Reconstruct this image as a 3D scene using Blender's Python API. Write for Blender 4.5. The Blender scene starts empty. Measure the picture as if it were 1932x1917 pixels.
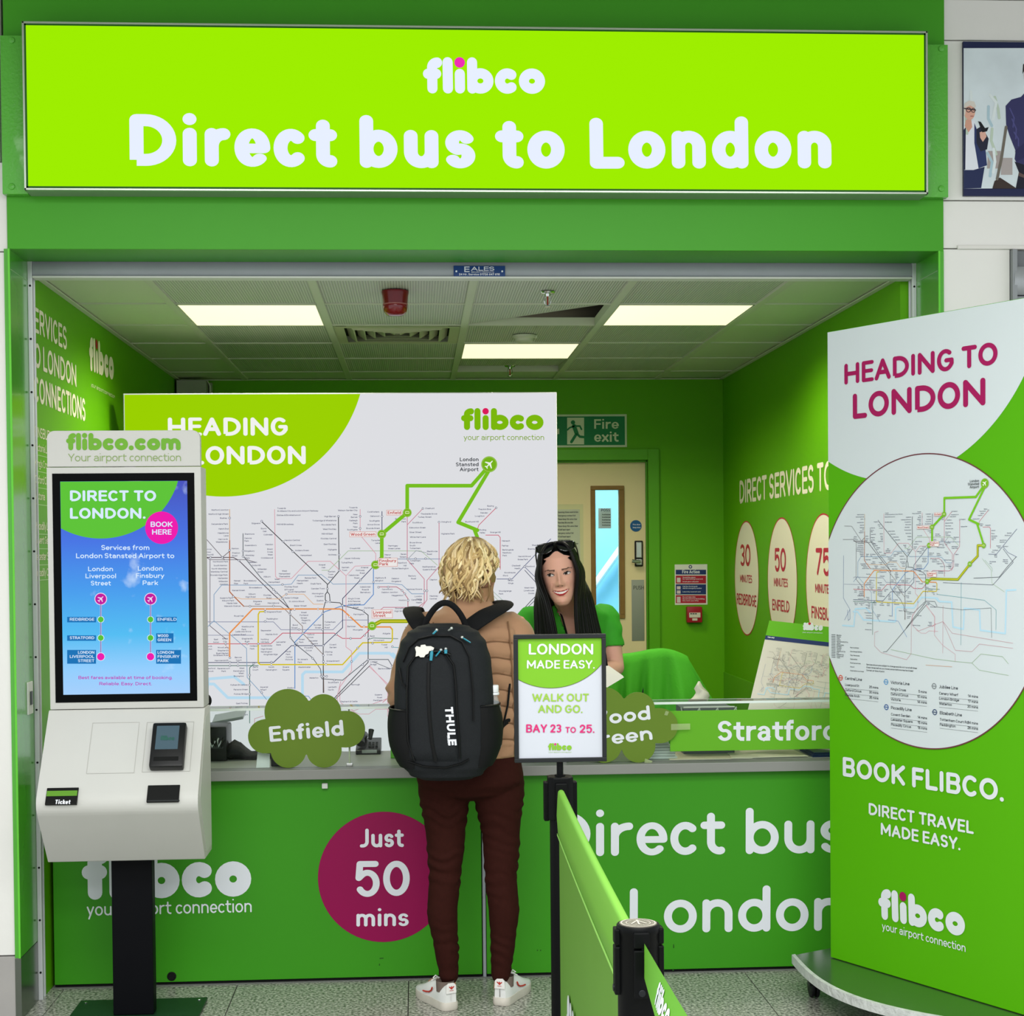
import bpy, bmesh, math, random
from mathutils import Vector, Matrix
scene = bpy.context.scene
col = scene.collection
rng = random.Random(7)
# ------------------------------------------------------------------ camera
F, YAW, PITCH, ROLL, PX, PY, EYE = 2977.9147, .060675, -.0210286, -.0091928, 966.0, 1105.137, 1.6
FW = Vector((math.sin(YAW)*math.cos(PITCH), math.cos(YAW)*math.cos(PITCH), math.sin(PITCH)))
_r0 = Vector((math.cos(YAW), -math.sin(YAW), 0)); _u0 = _r0.cross(FW)
RT = math.cos(ROLL)*_r0 + math.sin(ROLL)*_u0
UP = -math.sin(ROLL)*_r0 + math.cos(ROLL)*_u0
OC = Vector((0, 0, EYE))
cd = bpy.data.cameras.new('camera'); cam = bpy.data.objects.new('camera', cd); col.objects.link(cam)
cd.sensor_fit = 'HORIZONTAL'; cd.sensor_width = 36.0; cd.lens = F/1932*36
cd.shift_y = (PY-958.5)/1932; cd.clip_start = .05
cam.matrix_world = Matrix(((RT.x, UP.x, -FW.x, 0), (RT.y, UP.y, -FW.y, 0), (RT.z, UP.z, -FW.z, EYE), (0, 0, 0, 1)))
scene.camera = cam
def ray(u, v): return FW + RT*((u-PX)/F) - UP*((v-PY)/F)
def at(u, v, Y): d = ray(u, v); return OC + d*(Y/d.y)          # point of the place on the plane Y
def at_x(u, v, X): d = ray(u, v); return OC + d*(X/d.x)
def at_z(u, v, Z): d = ray(u, v); return OC + d*((Z-EYE)/d.z)
# ------------------------------------------------------------------ world, light, exposure
scene.view_settings.view_transform = 'Standard'; scene.view_settings.look = 'None'
scene.view_settings.exposure = EXPOSURE = 0.42; scene.view_settings.gamma = 1.0
scene.view_settings.use_curve_mapping = False
w = bpy.data.worlds.new('world'); scene.world = w; w.use_nodes = True
bg = w.node_tree.nodes['Background']; bg.inputs[0].default_value = (.93, .96, 1.0, 1); bg.inputs[1].default_value = .92
def area(name, loc, size, energy, color=(1, 1, 1), rot=(0, 0, 0), size_y=None):
    l = bpy.data.lights.new(name, 'AREA'); l.energy = energy; l.color = color; l.size = size
    if size_y: l.shape = 'RECTANGLE'; l.size_y = size_y
    o = bpy.data.objects.new(name, l); o.location = loc; o.rotation_euler = rot; col.objects.link(o); return o
area('hall_light', (.2, 2.4, 3.46), 4.4, 92, (1, 1, .99), size_y=1.2)
area('hall_light', (.2, .2, 3.46), 4.4, 140, (1, 1, .99), size_y=1.2)
area('hall_light', (.2, -2.2, 3.46), 4.4, 140, (1, 1, .99), size_y=1.2)
area('corridor_light', (.9, 10.2, 2.5), .9, 52, (.7, .9, 1), size_y=.9)
# ------------------------------------------------------------------ materials
def lin(c):
    if isinstance(c, str): c = [int(c[i:i+2], 16)/255 for i in (0, 2, 4)]
    return tuple(x/12.92 if x <= .04045 else ((x+.055)/1.055)**2.4 for x in c)+(1,)
MATS = {}
def mat(name, c='808080', rough=.5, metal=0, emit=None, estr=1, noise=0, nscale=8, bump=0, bscale=60, spec=.22, coat=0, alpha=1, trans=0, sheen=0, attr=False, sss=0):
    if name in MATS: return MATS[name]
    m = bpy.data.materials.new(name); m.use_nodes = True; nt = m.node_tree; b = nt.nodes['Principled BSDF']
    b.inputs['Base Color'].default_value = lin(c); b.inputs['Roughness'].default_value = rough; b.inputs['Metallic'].default_value = metal
    b.inputs['Specular IOR Level'].default_value = spec
    if coat: b.inputs['Coat Weight'].default_value = coat; b.inputs['Coat Roughness'].default_value = .08
    if sheen: b.inputs['Sheen Weight'].default_value = sheen
    if sss: b.inputs['Subsurface Weight'].default_value = sss; b.inputs['Subsurface Radius'].default_value = (.02, .008, .004); b.inputs['Subsurface Scale'].default_value = .3
    if alpha < 1: b.inputs['Alpha'].default_value = alpha
    if trans: b.inputs['Transmission Weight'].default_value = trans; b.inputs['IOR'].default_value = 1.3
    if emit is not None: b.inputs['Emission Color'].default_value = lin(emit); b.inputs['Emission Strength'].default_value = estr
    tc = nt.nodes.new('ShaderNodeTexCoord')
    if attr:
        a = nt.nodes.new('ShaderNodeAttribute'); a.attribute_name = 'Col'; nt.links.new(a.outputs['Color'], b.inputs['Base Color'])
    if noise:
        n = nt.nodes.new('ShaderNodeTexNoise'); n.inputs['Scale'].default_value = nscale; n.inputs['Detail'].default_value = 5
        nt.links.new(tc.outputs['Object'], n.inputs['Vector'])
        mx = nt.nodes.new('ShaderNodeMix'); mx.data_type = 'RGBA'; mx.blend_type = 'MULTIPLY'; mx.inputs[0].default_value = 1
        r = nt.nodes.new('ShaderNodeValToRGB'); r.color_ramp.elements[0].position = .25; r.color_ramp.elements[1].position = .75
        k = 1-noise; r.color_ramp.elements[0].color = (k, k, k, 1); r.color_ramp.elements[1].color = (1, 1, 1, 1)
        nt.links.new(n.outputs['Fac'], r.inputs[0]); nt.links.new(r.outputs[0], mx.inputs[7])
        if attr: nt.links.new(a.outputs['Color'], mx.inputs[6])
        else: mx.inputs[6].default_value = lin(c)
        nt.links.new(mx.outputs[2], b.inputs['Base Color'])
    if bump:
        n2 = nt.nodes.new('ShaderNodeTexNoise'); n2.inputs['Scale'].default_value = bscale; n2.inputs['Detail'].default_value = 3
        nt.links.new(tc.outputs['Object'], n2.inputs['Vector'])
        bp = nt.nodes.new('ShaderNodeBump'); bp.inputs['Strength'].default_value = bump; bp.inputs['Distance'].default_value = .01
        nt.links.new(n2.outputs['Fac'], bp.inputs['Height']); nt.links.new(bp.outputs[0], b.inputs['Normal'])
    MATS[name] = m; return m
def emat(name, c, s=1):
    """a lit face: emits and has no gloss of its own colour"""
    return mat(name, '020202', .5, emit=c, estr=s/2**EXPOSURE, spec=0)
# ------------------------------------------------------------------ mesh building
class MB:
    def __init__(s): s.v = []; s.f = []; s.mi = []
    def add(s, vs, fs, m=0):
        o = len(s.v); s.v += [Vector(p) for p in vs]; s.f += [tuple(i+o for i in q) for q in fs]; s.mi += [m]*len(fs); return s
    def box(s, a, b, m=0, bev=0, seg=2):
        x0, x1 = sorted((a[0], b[0])); y0, y1 = sorted((a[1], b[1])); z0, z1 = sorted((a[2], b[2]))
        vs = [(x, y, z) for z in (z0, z1) for y in (y0, y1) for x in (x0, x1)]
        fs = [(0, 2, 3, 1), (4, 5, 7, 6), (0, 1, 5, 4), (2, 6, 7, 3), (0, 4, 6, 2), (1, 3, 7, 5)]
        if bev:
            bm = bmesh.new(); V = [bm.verts.new(p) for p in vs]
            for q in fs: bm.faces.new([V[i] for i in q])
            bmesh.ops.bevel(bm, geom=bm.edges[:], offset=bev, segments=seg, profile=.6, affect='EDGES')
            bm.verts.index_update(); vs = [p.co.copy() for p in bm.verts]; fs = [tuple(p.index for p in q.verts) for q in bm.faces]; bm.free()
        return s.add(vs, fs, m)
    def prism(s, pts, vec, m=0, bev=0, seg=2):
        """polygon (3-D points, planar) pushed along vec"""
        n = len(pts); P = [Vector(p) for p in pts]; vec = Vector(vec)
        bm = bmesh.new(); A = [bm.verts.new(p) for p in P]; B = [bm.verts.new(p+vec) for p in P]
        nn = sum(((P[i]-P[0]).cross(P[(i+1) % n]-P[0]) for i in range(1, n-1)), Vector())
        if nn.dot(vec) < 0: bm.faces.new(A); bm.faces.new(B[::-1])
        else: bm.faces.new(A[::-1]); bm.faces.new(B)
        for i in range(n):
            j = (i+1) % n
            bm.faces.new((A[i], B[i], B[j], A[j]) if nn.dot(vec) < 0 else (A[i], A[j], B[j], B[i]))
        bmesh.ops.recalc_face_normals(bm, faces=bm.faces[:])
        if bev: bmesh.ops.bevel(bm, geom=bm.edges[:], offset=bev, segments=seg, profile=.6, affect='EDGES')
        bmesh.ops.triangulate(bm, faces=[q for q in bm.faces if len(q.verts) > 4])
        bm.verts.index_update(); vs = [p.co.copy() for p in bm.verts]; fs = [tuple(p.index for p in q.verts) for q in bm.faces]; bm.free()
        return s.add(vs, fs, m)
    def loft(s, rings, m=0, caps=True, closed=True):
        n = len(rings[0]); vs = [p for r in rings for p in r]; fs = []
        for i in range(len(rings)-1):
            for j in range(n if closed else n-1):
                k = (j+1) % n; fs.append((i*n+j, i*n+k, (i+1)*n+k, (i+1)*n+j))
        if caps and closed: fs.append(tuple(range(n-1, -1, -1))); fs.append(tuple((len(rings)-1)*n+j for j in range(n)))
        return s.add(vs, fs, m)
    def tube(s, path, r, n=10, m=0, flat=1, up=None, caps=True):
        """round or flattened tube along a path; r a number or one per point; flat scales the second axis"""
        P = [Vector(p) for p in path]; k = len(P); rr = r if isinstance(r, (list, tuple)) else [r]*k
        fl = flat if isinstance(flat, (list, tuple)) else [flat]*k
        T = [(P[min(i+1, k-1)]-P[max(i-1, 0)]).normalized() for i in range(k)]
        a = Vector(up) if up else (Vector((0, 0, 1)) if abs(T[0].z) < .9 else Vector((0, 1, 0)))
        rings = []
        for i in range(k):
            a = (a-T[i]*a.dot(T[i]))
            if a.length < 1e-6: a = T[i].orthogonal()
            a.normalize(); b = T[i].cross(a)
            rings.append([P[i]+(a*math.cos(2*math.pi*j/n)*fl[i]+b*math.sin(2*math.pi*j/n))*rr[i] for j in range(n)])
        return s.loft(rings, m, caps)
    def cyl(s, c, r, h, n=24, axis='z', m=0, bev=0):
        c = Vector(c); ax = {'x': Vector((1, 0, 0)), 'y': Vector((0, 1, 0)), 'z': Vector((0, 0, 1))}[axis] if isinstance(axis, str) else Vector(axis).normalized()
        a = ax.orthogonal().normalized(); b = ax.cross(a)
        prof = [(0, r)] if not bev else [(0, r-bev), (bev*.3, r-bev*.3), (bev, r)]
        prof += [(h, r)] if not bev else [(h-bev, r), (h-bev*.3, r-bev*.3), (h, r-bev)]
        return s.loft([[c+ax*z+(a*math.cos(2*math.pi*j/n)+b*math.sin(2*math.pi*j/n))*q for j in range(n)] for z, q in prof], m)
    def lathe(s, c, prof, n=24, axis=(0, 0, 1), m=0):
        c = Vector(c); ax = Vector(axis).normalized(); a = ax.orthogonal().normalized(); b = ax.cross(a)
        return s.loft([[c+ax*z+(a*math.cos(2*math.pi*j/n)+b*math.sin(2*math.pi*j/n))*max(q, 1e-5) for j in range(n)] for q, z in prof], m)
    def ball(s, c, r, n=12, k=8, m=0):
        c = Vector(c); r = (r, r, r) if not isinstance(r, (tuple, list)) else r; rings = []
        for i in range(k+1):
            t = math.pi*min(max(i/k, .001), .999)
            rings.append([c+Vector((math.sin(t)*math.cos(2*math.pi*j/n)*r[0], math.sin(t)*math.sin(2*math.pi*j/n)*r[1], -math.cos(t)*r[2])) for j in range(n)])
        return s.loft(rings, m)
    def build(s, name, mats, parent=None, smooth=False, base=None, angle=40):
        me = bpy.data.meshes.new(name)
        off = Vector(base) if base is not None else (root_loc(parent) if parent else Vector())
        me.from_pydata([tuple(p-off) for p in s.v], [], s.f); mats = mats if isinstance(mats, (list, tuple)) else [mats]
        for m in mats: me.materials.append(m)
        if len(mats) > 1: me.polygons.foreach_set('material_index', s.mi)
        if smooth:
            me.polygons.foreach_set('use_smooth', [True]*len(me.polygons))
            if angle < 180: me.set_sharp_from_angle(angle=math.radians(angle))
        me.update()
        o = bpy.data.objects.new(name, me); col.objects.link(o)
        if parent: o.parent = parent
        else: o.location = off
        return o
def root_loc(o):
    v = Vector()
    while o: v += o.location; o = o.parent
    return v
def tag(o, label, cat, group=None, kind=None):
    o['label'] = label; o['category'] = cat
    if group: o['group'] = group
    if kind: o['kind'] = kind
    return o
def thing(name, label, cat, loc, group=None):
    o = bpy.data.objects.new(name, None); o.empty_display_size = .05; col.objects.link(o); o.location = loc
    return tag(o, label, cat, group)
def struct(o): o['kind'] = 'structure'; return o
def stuff(o): o['kind'] = 'stuff'; return o
# ------------------------------------------------------------------ flat print on a plane
class Plane:
    """a flat face in the place: origin, right and up directions; px() finds where a sight line meets it"""
    def __init__(s, o, ex, ey): s.o = Vector(o); s.ex = Vector(ex).normalized(); s.ey = Vector(ey).normalized(); s.n = s.ex.cross(s.ey)
    def px(s, u, v):
        d = ray(u, v); t = (s.o-OC).dot(s.n)/d.dot(s.n); p = OC+d*t-s.o; return Vector((p.dot(s.ex), p.dot(s.ey)))
    def w(s, a, b, off=0): return s.o+s.ex*a+s.ey*b+s.n*off
def frontal(Y): return Plane((0, Y, 0), (1, 0, 0), (0, 0, 1))
def ell(cx, cy, rx, ry, a0, a1, n=None):
    n = n or max(2, int(abs(a1-a0)/QS)); return [(cx+rx*math.cos(math.radians(a0+(a1-a0)*i/n)), cy+ry*math.sin(math.radians(a0+(a1-a0)*i/n))) for i in range(n+1)]
QS = 15
GW = dict(zip('ABCDEFGHIJKLMNOPQRSTUVWXYZ', [.95, .80, .86, .92, .72, .69, .90, .92, 0, .56, .82, .70, 1.08, .94, .98, .78, .98, .82, .74, .80, .88, .92, 1.30, .86, .86, .76]))
GW.update(dict(zip('abcdefghijklmnopqrstuvwxyz', [.66, .755, .63, .74, .71, .50, .74, .69, 0, .30, .66, 0, 1.08, .69, .75, .755, .755, .51, .61, .57, .69, .70, 1.06, .68, .70, .60])))
GW.update(dict(zip('0123456789', [.76, .46, .68, .68, .76, .70, .72, .66, .72, .72]))); GW.update({'.': 0, ',': 0, "'": 0, ':': 0, '-': .4, '&': .85, '/': .5, '(': .3, ')': .3, '|': 0, '>': .6})
THIN = dict(e=.80, s=.82, a=.82, g=.9, S=.9, B=.9, E=.9, G=.95, R=.95); THIN.update({'8': .86, '5': .92, '3': .88, '6': .9, '9': .9, '&': .85})
def glyph(ch, w, k=1.0, xh=.72, asc=1.03):
    """strokes of one letter of a round-ended signage face; cap height 1, stroke w"""
    ny = 1.0 if w < .16 else (.86*THIN.get(ch, 1.0) if w > .19 else .93*(1+THIN.get(ch, 1.0))/2)
    h = w/2; hy = h*ny; W = max(GW.get(ch, .6)*k, w); L = h; R = W-h; B = hy; X = xh-hy; C = 1-hy; A = asc-hy; D = -.27+hy; c = (L+R)/2; S = []
    def e(*a): return ell(*a)
    rx = (R-L)/2; M = .52; xm = (B+X)/2; ry = (X-B)/2; CM = .5; RY = (C-B)/2
    if ch == 'A': S = [[(L, B), (c, C), (R, B)], [(L+(c-L)*.36, B+(C-B)*.33), (R-(R-c)*.36, B+(C-B)*.33)]]
    elif ch == 'B':
        r1 = (C-M)/2; r2 = (M-B)/2; x1 = R-min(r1, rx)-.03; x2 = R-min(r2, rx)
        S = [[(L, B), (L, C), (x1, C)]+e(x1, (C+M)/2, R-.03-x1, r1, 90, -90)+[(L, M)], [(x2, M)]+e(x2, (M+B)/2, R-x2, r2, 90, -90)+[(L, B)]]
    elif ch == 'C': S = [e(c+.02, CM, rx+.02, RY, 50, 310)]
    elif ch == 'D': x1 = L+(R-L)*.28; S = [[(L, B), (L, C), (x1, C)]+e(x1, CM, R-x1, RY, 90, -90)+[(L, B)]]
    elif ch == 'E': S = [[(R, C), (L, C), (L, B), (R, B)], [(L, M), (R-.04, M)]]
    elif ch == 'F': S = [[(R, C), (L, C), (L, B)], [(L, M-.02), (R-.05, M-.02)]]
    elif ch == 'G': S = [e(c+.01, CM, rx+.01, RY, 52, 318)+[(R, .33), (R, .49), (c+.06, .49)]]
    elif ch == 'H': S = [[(L, B), (L, C)], [(R, B), (R, C)], [(L, CM), (R, CM)]]
    elif ch in 'I': S = [[(L, B), (L, C)]]
    elif ch == 'J': S = [[(R, C), (R, B+.22)]+e(R-.22, B+.22, .22, .22, 0, -90)+[(L, B)]]
    elif ch == 'K': S = [[(L, B), (L, C)], [(R, C), (L, .40)], [(L+.2, .56), (R, B)]]
    elif ch == 'L': S = [[(L, C), (L, B), (R, B)]]
    elif ch == 'M': S = [[(L, B), (L, C), (c, .3), (R, C), (R, B)]]
    elif ch == 'N': S = [[(L, B), (L, C), (R, B), (R, C)]]
    elif ch in 'O0': S = [e(c, CM, rx, RY, 0, 360)]
    elif ch == 'P': r1 = (C-.44)/2; x1 = R-min(r1, rx); S = [[(L, B), (L, C), (x1, C)]+e(x1, (C+.44)/2, R-x1, r1, 90, -90)+[(L, .44)]]
    elif ch == 'Q': S = [e(c, CM, rx, RY, 0, 360), [(c+.1, .3), (R, B-.04)]]
    elif ch == 'R': r1 = (C-.46)/2; x1 = R-.02-min(r1, rx); S = [[(L, B), (L, C), (x1, C)]+e(x1, (C+.46)/2, R-.02-x1, r1, 90, -90)+[(L, .46)], [(c+.02, .46), (R, B)]]
    elif ch == 'S': a = (C-M)/2+.01; b = (M-B)/2; S = [e(c, C-a, rx-.01, a, 32, 262)[:-1]+e(c, B+b, rx, b, 82, -148)]
    elif ch == 'T': S = [[(L, C), (R, C)], [(c, C), (c, B)]]
    elif ch == 'U': S = [[(L, C), (L, B+rx)]+e(c, B+rx, rx, rx, 180, 360)+[(R, C)]]
    elif ch == 'V': S = [[(L, C), (c, B), (R, C)]]
    elif ch == 'W': S = [[(L, C), (L+rx*.5, B), (c, C-.06), (R-rx*.5, B), (R, C)]]
    elif ch == 'X': S = [[(L, C), (R, B)], [(R, C), (L, B)]]
    elif ch == 'Y': S = [[(L, C), (c, .44), (R, C)], [(c, .44), (c, B)]]
    elif ch == 'Z': S = [[(L, C), (R, C), (L, B), (R, B)]]
    elif ch == 'a': q = .40*xh/.72; S = [e(c, X-.2, rx, .2, 150, 0)+[(R, B)], [(R, q), (c, q)]+e(c-.02, (q+B)/2, c-.02-L, (q-B)/2, 90, 270)+[(c+.02, B), (R, B+.12)]]
    elif ch == 'b': S = [[(L, A), (L, B)], e(c, xm, rx, ry, 0, 360)]
    elif ch == 'c': S = [e(c+.02, xm, rx+.03, ry, 50, 310)]
    elif ch == 'd': S = [[(R, A), (R, B)], e(c, xm, rx, ry, 0, 360)]
    elif ch == 'e': S = [[(L+.02, xm-.015), (R, xm-.015)]+e(c, xm, rx, ry, 0, 312)]
    elif ch == 'f': s = L+.12*k; r = max(R-s, .05); S = [[(R, A-.01)]+e(s+r, A-r*1.0, r, r, 90, 180)+[(s, B)], [(L, X), (R-.02, X)]]
    elif ch == 'g': S = [e(c, xm, rx, ry, 0, 360), [(R, X), (R, D+.18)]+e(c, D+.18, rx, .18, 0, -140)]
    elif ch == 'h': S = [[(L, A), (L, B)], [(L, X-rx)]+e(c, X-rx*.95, rx, rx*.95, 180, 0)+[(R, B)]]
    elif ch == 'i': S = [[(L, B), (L, X)], [(L, A-.0), (L, A-.0)]]
    elif ch == 'j': S = [[(R, X), (R, D+.12), (L, D)], [(R, A), (R, A)]]
    elif ch == 'k': S = [[(L, A), (L, B)], [(R, X), (L, .27)], [(L+.16, .38), (R, B)]]
    elif ch == 'l': S = [[(L, A), (L, B)]]
    elif ch == 'm': q = rx/2; S = [[(L, X), (L, B)], [(L, X-q)]+e(L+q, X-q, q, q, 180, 0)+[(c, B)], [(c, X-q)]+e(c+q, X-q, q, q, 180, 0)+[(R, B)]]
    elif ch == 'n': S = [[(L, X), (L, B)], [(L, X-rx*.95)]+e(c, X-rx*.95, rx, rx*.95, 180, 0)+[(R, B)]]
    elif ch == 'o': S = [e(c, xm, rx, ry, 0, 360)]
    elif ch == 'p': S = [[(L, X), (L, D)], e(c, xm, rx, ry, 0, 360)]
    elif ch == 'q': S = [[(R, X), (R, D)], e(c, xm, rx, ry, 0, 360)]
    elif ch == 'r': S = [[(L, X), (L, B)], [(L, X-.22)]+e(R, X-.24, R-L, .24, 180, 90)]
    elif ch == 's': a = (X-xm)/2+.01; b = (xm-B)/2+.01; S = [e(c, X-a, rx-.01, a, 30, 265)[:-1]+e(c, B+b, rx, b, 85, -150)]
    elif ch == 't': s = L+.15*k; r = max(min(R-s, .2), .04); S = [[(s, .93-hy), (s, B+r)]+e(s+r, B+r, r, r, 180, 270)+[(R, B+.01)], [(L, X), (R, X)]]
    elif ch == 'u': q = min(rx, ry); S = [[(L, X), (L, B+q)]+e(c, B+q, rx, q, 180, 360), [(R, X), (R, B)]]
    elif ch == 'v': S = [[(L, X), (c, B), (R, X)]]
    elif ch == 'w': S = [[(L, X), (L+rx*.5, B), (c, X-.04), (R-rx*.5, B), (R, X)]]
    elif ch == 'x': S = [[(L, X), (R, B)], [(R, X), (L, B)]]
    elif ch == 'y': S = [[(L, X), (c, B)], [(R, X), (L+.1, D)]]
    elif ch == 'z': S = [[(L, X), (R, X), (L, B), (R, B)]]
    elif ch == '1': S = [[(L, C-.18), (R, C), (R, B)]]
    elif ch == '2': S = [e(c, C-rx, rx, rx, 165, -30)+[(L, B), (R, B)]]
    elif ch == '3': a = (C-M)/2; b = (M-B)/2; S = [e(c-.02, C-a, rx, a, 140, -90)+e(c, B+b, rx, b, 90, -140)]
    elif ch == '4': S = [[(R-.14, B), (R-.14, C), (L, .3), (R, .3)]]
    elif ch == '5': b = .30; S = [[(R-.03, C), (L+.04, C), (L+.01, .52)]+e(c, B+b-h*.2, rx, b, 125, -145)]
    elif ch == '6': S = [e(c, B+.29, rx, .29, 0, 360), [(L, B+.29)]+e(R, B+.32, R-L, C-B-.32, 180, 100)]
    elif ch == '7': S = [[(L, C), (R, C), (L+.16, B)]]
    elif ch == '8': S = [e(c, C-.2, rx-.04, .2, 0, 360), e(c, B+.25, rx, .25, 0, 360)]
    elif ch == '9': S = [e(c, C-.28, rx, .28, 0, 360), [(R, C-.28)]+e(L, C-.32, R-L, C-B-.32, 0, -80)]
    elif ch == '.': S = [[(L, B), (L, B)]]
    elif ch == ',': S = [[(L, B), (L-.05, -.1)]]
    elif ch == ':': S = [[(L, B), (L, B)], [(L, X), (L, X)]]
    elif ch == "'": S = [[(L, C), (L, C-.15)]]
    elif ch == '-': S = [[(L, .36), (R, .36)]]
    elif ch == '&': S = [[(R, B), (L+.2, C-.2)]+e(c, C-.17, .16, .17, 190, -10)+[(L, .3)]+e(c-.06, B+.2, c-.06-L, .2, 170, 300)+[(R, .42)]]
    elif ch == '/': S = [[(L, B), (R, C)]]
    elif ch == '>': S = [[(L, X), (R, xm), (L, B)]]
    elif ch == '|': S = [[(L, B), (L, C)]]
    return W, S, ny
_lay = [0]
def ribbon(mb, pts, w, P, off, m=0, cap='round', wmap=None, ny=1.0):
    """flat stroke of width w along 2-D points laid on plane P (or by wmap into space)"""
    q = [pts[0]]
    for p in pts[1:]:
        if (p[0]-q[-1][0])**2+(p[1]-q[-1][1])**2 > 1e-12: q.append(p)
    h = w/2; hy = h*ny; NC = 10 if QS <= 15 else 6
    def W3(a, b, z): return wmap(a, b, z) if wmap else P.w(a, b, off+z)
    def lift(): _lay[0] = (_lay[0]+1) % 14; return _lay[0]*3.5e-5      # each stroke lies a hair above the one before
    def disc(c):
        n = NC*2; z = lift(); mb.add([W3(c[0]+h*math.cos(2*math.pi*i/n), c[1]+hy*math.sin(2*math.pi*i/n), z) for i in range(n)], [tuple(range(n))], m)
    if len(q) == 1: disc(q[0]); return
    q = [Vector(p) for p in q]; n = len(q); closed = (q[0]-q[-1]).length < 1e-6
    D = [(q[i+1]-q[i]).normalized() for i in range(n-1)]
    runs = [[0]]
    for i in range(1, n-1):
        runs[-1].append(i)
        if D[i-1].dot(D[i]) < .86:
            runs.append([i])
            if cap == 'round': disc(q[i])
    runs[-1].append(n-1)
    for ri, r in enumerate(runs):
        Lf = []; Rt = []
        for a, i in enumerate(r):
            if a == 0: d = D[i]
            elif a == len(r)-1: d = D[i-1]
            else: d = (D[i-1]+D[i]).normalized()
            if closed and (i == 0 or i == n-1) and len(runs) == 1: d = (D[0]+D[-1]).normalized()
            nn = Vector((-d.y*h*h, d.x*hy*hy))/math.sqrt((d.y*h)**2+(d.x*hy)**2); p = q[i].copy()
            if cap == 'square' and not closed:
                if a == 0: p = p-d*(h if abs(d.x) > .7 else hy)
                if a == len(r)-1: p = p+d*(h if abs(d.x) > .7 else hy)
            Lf.append(p+nn); Rt.append(p-nn)
        k = len(Lf); z = lift(); vs = [W3(p.x, p.y, z) for p in Lf]+[W3(p.x, p.y, z) for p in Rt]
        mb.add(vs, [(k+i, k+i+1, i+1, i) for i in range(k-1)], m)
    if not closed and cap == 'round': disc(q[0]); disc(q[-1])
def text2d(s, cap, width=None, wt=.24, gap=.10, sp=.42, xh=.72, asc=1.03):
    """layout: strokes in metres, starting at 0,0; stroke weight in metres; total width"""
    def gf(a, b):      # side bearings: stems stand further apart than bowls, open letters closest
        if a == ' ' or b == ' ': return 0
        ra = .8 if a in 'HIMNUJdhilmnquagj1' else .28 if a in 'CEFKLTYVWXZcefkrtsvwxyz7.,' else .5
        lb = .8 if b in 'BDEFHIKLMNPRUbhiklmnpru15' else .28 if b in 'TYVWXZAtvwxyzfj74' else .5
        return gap*(ra+lb)*.98
    def total(k): return sum((sp*k if c == ' ' else max(GW.get(c, .6)*k, wt)) for c in s)+k*sum(gf(a, b) for a, b in zip(s, s[1:]))
    k = 1.0
    if width:
        t = width/cap; lo, hi = .2, 3.0
        for _ in range(30):
            k = (lo+hi)/2
            if total(k) < t: lo = k
            else: hi = k
    x = 0; out = []
    for i, c in enumerate(s):
        if c == ' ': x += sp*k; continue
        W, S, ny = glyph(c, wt, k, xh, asc)
        out += [([((x+px)*cap, py*cap) for px, py in st], ny) for st in S]
        x += W+(gf(c, s[i+1])*k if i+1 < len(s) else 0)
    return out, wt*cap, x*cap
def text(P, s, a, b=None, cap=None, top=None, wt=.24, m=None, parent=None, name='lettering', off=.0012, align='l', style='round', mb=None, mi=0, slant=True, gap=.10, sp=.42, xh=.72, asc=1.03):
    """write s on plane P: a = (u,v) of the left baseline, b = right baseline end, top = v of the cap line above a (or cap in m)"""
    p0 = P.px(*a)
    if cap is None: cap = (P.px(a[0], top)-p0).length
    width = None; d = Vector((1, 0))
    if b is not None:
        p1 = P.px(*b); width = (p1-p0).length
        if slant: d = (p1-p0).normalized()
    S, w, tot = text2d(s, cap, width, wt, gap, sp, xh, asc)
    n = Vector((-d.y, d.x)); o = p0 - (d*tot/2 if align == 'c' else d*tot if align == 'r' else Vector((0, 0)))
    own = mb is None; M_ = MB() if own else mb
    for st, ny in S: ribbon(M_, [tuple(o+d*x+n*y) for x, y in st], w, P, off, mi, style, ny=ny)
    if own: return M_.build(name, m, parent)
def poly(P, uv, off, mb, mi=0, local=False):
    pts = [Vector(p) if local else P.px(*p) for p in uv]; mb.add([P.w(p.x, p.y, off) for p in pts], [tuple(range(len(pts)))], mi)
def disc2(P, c, r, off, mb, mi=0, n=40, ry=None): 
    ry = ry or r; mb.add([P.w(c[0]+r*math.cos(2*math.pi*i/n), c[1]+ry*math.sin(2*math.pi*i/n), off) for i in range(n)], [tuple(range(n))], mi)
def ring2(P, c, r, w, off, mb, mi=0, n=40, ry=None):
    ry = ry or r
    vs = [P.w(c[0]+(r+s*w/2)*math.cos(2*math.pi*i/n), c[1]+(ry+s*w/2)*math.sin(2*math.pi*i/n), off) for s in (-1, 1) for i in range(n)]
    mb.add(vs, [(i, (i+1) % n, n+(i+1) % n, n+i)[::-1] for i in range(n)], mi)
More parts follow.
